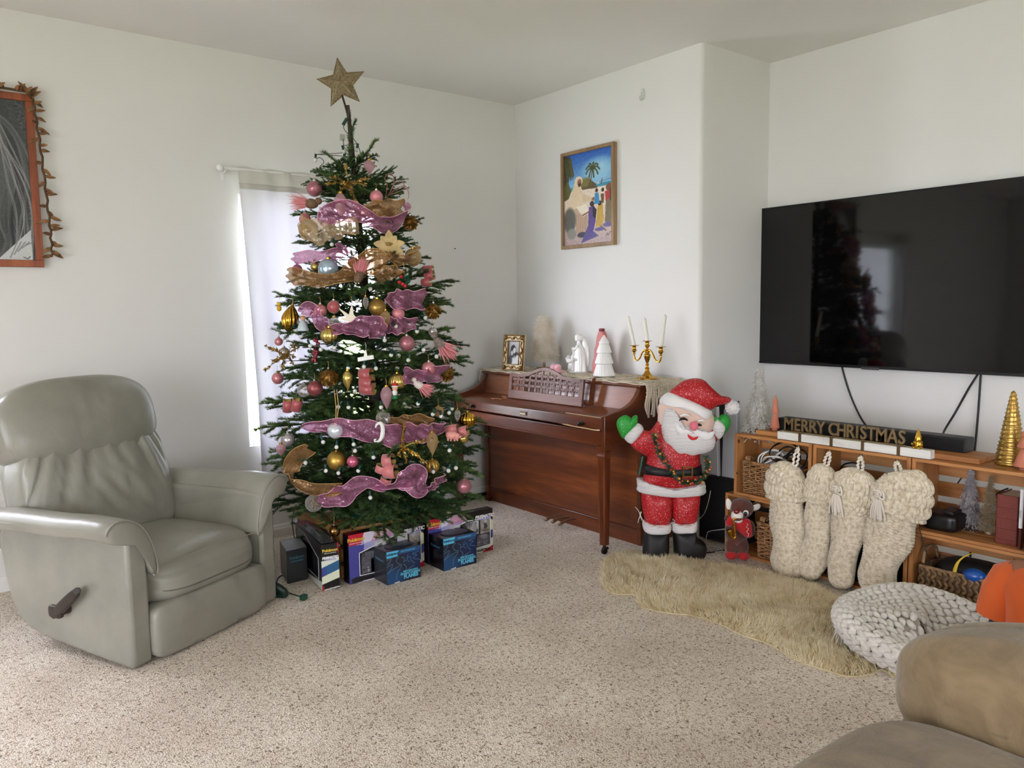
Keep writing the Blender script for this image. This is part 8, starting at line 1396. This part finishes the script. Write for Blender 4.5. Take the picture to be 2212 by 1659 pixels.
# ------------------------------------------------------------------ stockings
def knit_mat():
    s = NT('cream_wool'); co = s.co(); f = s.noise(co, 60, 3, .6); s.set(base=s.ramp(f, [(.3, (184, 166, 134)), (.5, (220, 207, 181)), (.75, (238, 228, 208))]), rough=.95, sheen=.4, spec=.15, nor=s.bump(s.noise(co, 420, 2), .5, .002)); return s.m
wool = knit_mat(); wool_l = mat('cream_cord', (228, 218, 202), .9, bump=.3, bscale=300)
def knit(u, v, nc, nr): a = (u*nc) % 1-.5; bb = (v*nr-np.abs(a)*1.1) % 1; return (1-(np.abs(np.abs(a)-.25)/.27)**2).clip(0, 1)**.6*(np.sin(PI*bb).clip(0, 1)**.55)
def stocking(k, path, cuff, label, hook, tassel=None, T=.040, xo=-.160):
    t = thing('stocking', label, 'stocking', hook, 0, 'cream knitted stockings on the white beam')
    P = np.array([[*atx(x, y, xo)[1:], w_/pxm(atx(x, y, xo))] for x, y, w_ in path]); n_v, n_u = 190, 150; S_ = smooth_path(P, n_v); c = S_[:, :2]; W_ = S_[:, 2]/2*.93; s_ = np.linspace(0, 1, n_v); d = np.gradient(c, axis=0); d /= np.linalg.norm(d, axis=1)[:, None]; nn = np.stack([d[:, 1], -d[:, 0]], 1); cap = np.sqrt(np.clip(1-((s_-.90)/.10).clip(0, 1)**2, 0, 1)); W2 = W_*cap; TT_ = T*cap*np.interp(s_, [0, .2, .6, 1], [.75, .85, .9, 1.15])
    a = np.linspace(0, 2*PI, n_u, endpoint=False)[:, None]; u = np.arange(n_u)[:, None]/n_u; lenv = np.linalg.norm(np.diff(c, axis=0), axis=1).sum(); h = knit(u+0*s_[None], s_[None]+0*u, 24, int(lenv/.0125))*.0055*np.clip(cap[None], .2, 1)
    lum = .004*np.sin(s_[None]*17+k)*np.cos(a*2+k); rad = 1+(h+lum)/.04; Y = c[None, :, 0]+nn[None, :, 0]*W2[None]*np.cos(a)*rad; Z = c[None, :, 1]+nn[None, :, 1]*W2[None]*np.cos(a)*rad; X = xo-TT_[None]*np.sin(a)*rad*(1)+0*Y
    b = MB(); b.surf(np.stack([X, Y, Z], -1), cu=True); obj('knitted_leg', b, wool, t, world=True, smooth=180)
    # turned-down cuff
    Q = np.array([[*atx(x, y, xo)[1:], w_/pxm(atx(x, y, xo))] for x, y, w_ in cuff]); n_c = 60; S_ = smooth_path(Q, n_c); c = S_[:, :2]; W_ = S_[:, 2]/2*.93; s_ = np.linspace(0, 1, n_c); d = np.gradient(c, axis=0); d /= np.linalg.norm(d, axis=1)[:, None]; nn = np.stack([d[:, 1], -d[:, 0]], 1); h = knit(u+0*s_[None], s_[None]+0*u, 15, 5)*.010; e = np.sqrt(np.clip(1-((np.abs(s_-.5)-.42)/.08).clip(0, 1)**2, .5, 1)); rad = (1+h/.05)*e[None]; TT_ = T*1.15*np.interp(s_, [0, .3, 1], [.7, 1, 1.05])
    Y = c[None, :, 0]+nn[None, :, 0]*W_[None]*np.cos(a)*rad; Z = c[None, :, 1]+nn[None, :, 1]*W_[None]*np.cos(a)*rad; X = xo-TT_[None]*np.sin(a)*rad+0*Y; b = MB(); b.surf(np.stack([X, Y, Z], -1), cu=True); ng = len(b.f); b.add([[xo, c[0, 0], c[0, 1]]]+np.stack([X[:, 0], Y[:, 0], Z[:, 0]], -1).tolist(), [(0, 1+(j+1) % n_u, 1+j) for j in range(n_u)]); obj('cuff', b, wool, t, world=True, smooth=180)
    top = np.array([xo, c[0, 0], c[0, 1]]); hk_ = np.array(hook)
    for s1 in (-1, 1):
        q = np.linspace(0, 1, 30)[:, None]; line = hk_*(1-q)+(top+[0, s1*.004, -.012])*q; line += np.concatenate([0*q, s1*.010*np.sin(PI*q), 0*q], 1)+.0035*np.concatenate([np.sin(q*30+s1), np.cos(q*30+s1), 0*q], 1); b = MB(); b.tube(line, .0058, 7); obj('hanging_loop', b, wool_l, t, world=True, smooth=180)
    if tassel:
        tc_ = atx(*tassel, xo-.055); b = MB(); [b.tube(smooth_path([tc_+[0, .004*math.sin(j), 0], tc_+[-.006, r_*math.cos(aa), r_*math.sin(aa)+.01], tc_+[-.012, r_*1.2*math.cos(aa+1), r_*math.sin(aa+1)], tc_+[-.004, 0, -.004]], 16), .0052, 6) for j, (r_, aa) in enumerate(((.024, .6), (.026, 2.4), (.02, 1.4)))]; obj('tassel_bow', b, wool_l, t, world=True, smooth=180); b = MB()
        for j in range(7): q = tc_+[-.004, .004*(j-3), -.012]; b.tube(smooth_path([q, q+[-.006, .006*(j-3)*.8, -.04], q+[.002, .009*(j-3)*.7+.004*rngb.normal(), -.085-.02*rngb.random()]], 12), np.linspace(.0045, .0062, 12), 6, flat=.6)
        obj('tassel_strands', b, wool_l, t, world=True, smooth=180, kind='stuff')
    return t
stocking(0, [(1706, 1015, 44), (1702, 1045, 74), (1699, 1080, 80), (1700, 1120, 78), (1703, 1160, 76), (1703, 1195, 78), (1702, 1222, 74), (1700, 1245, 62)], [(1716, 1008, 36), (1706, 1026, 84), (1698, 1050, 96), (1698, 1082, 86)], 'cream knitted stocking with a broad rumpled cuff, first from the left', hp[0])
stocking(1, [(1782, 1012, 40), (1776, 1045, 50), (1769, 1085, 54), (1766, 1125, 56), (1766, 1160, 58), (1759, 1195, 62), (1751, 1225, 54), (1746, 1250, 42)], [(1783, 1006, 34), (1776, 1030, 60), (1770, 1060, 64), (1767, 1088, 60)], 'narrow cream knitted stocking seen edge-on, second from the left', hp[1], T=.034)
stocking(2, [(1850, 1024, 50), (1846, 1060, 74), (1839, 1100, 78), (1832, 1140, 76), (1825, 1180, 62), (1819, 1212, 58), (1817, 1242, 56), (1815, 1270, 46)], [(1858, 1016, 44), (1851, 1040, 90), (1838, 1078, 100), (1832, 1100, 84)], 'cream knitted stocking with a tasselled bow on its left, third from the left', hp[2], (1808, 1062))
stocking(3, [(1948, 1030, 70), (1942, 1070, 108), (1930, 1112, 104), (1920, 1150, 100), (1908, 1190, 88), (1898, 1225, 78), (1893, 1255, 72), (1890, 1284, 58)], [(1942, 1018, 60), (1948, 1044, 118), (1944, 1080, 124), (1936, 1110, 112)], 'widest cream knitted stocking, hanging nearest the gnome', hp[3], (1898, 1072), T=.045)
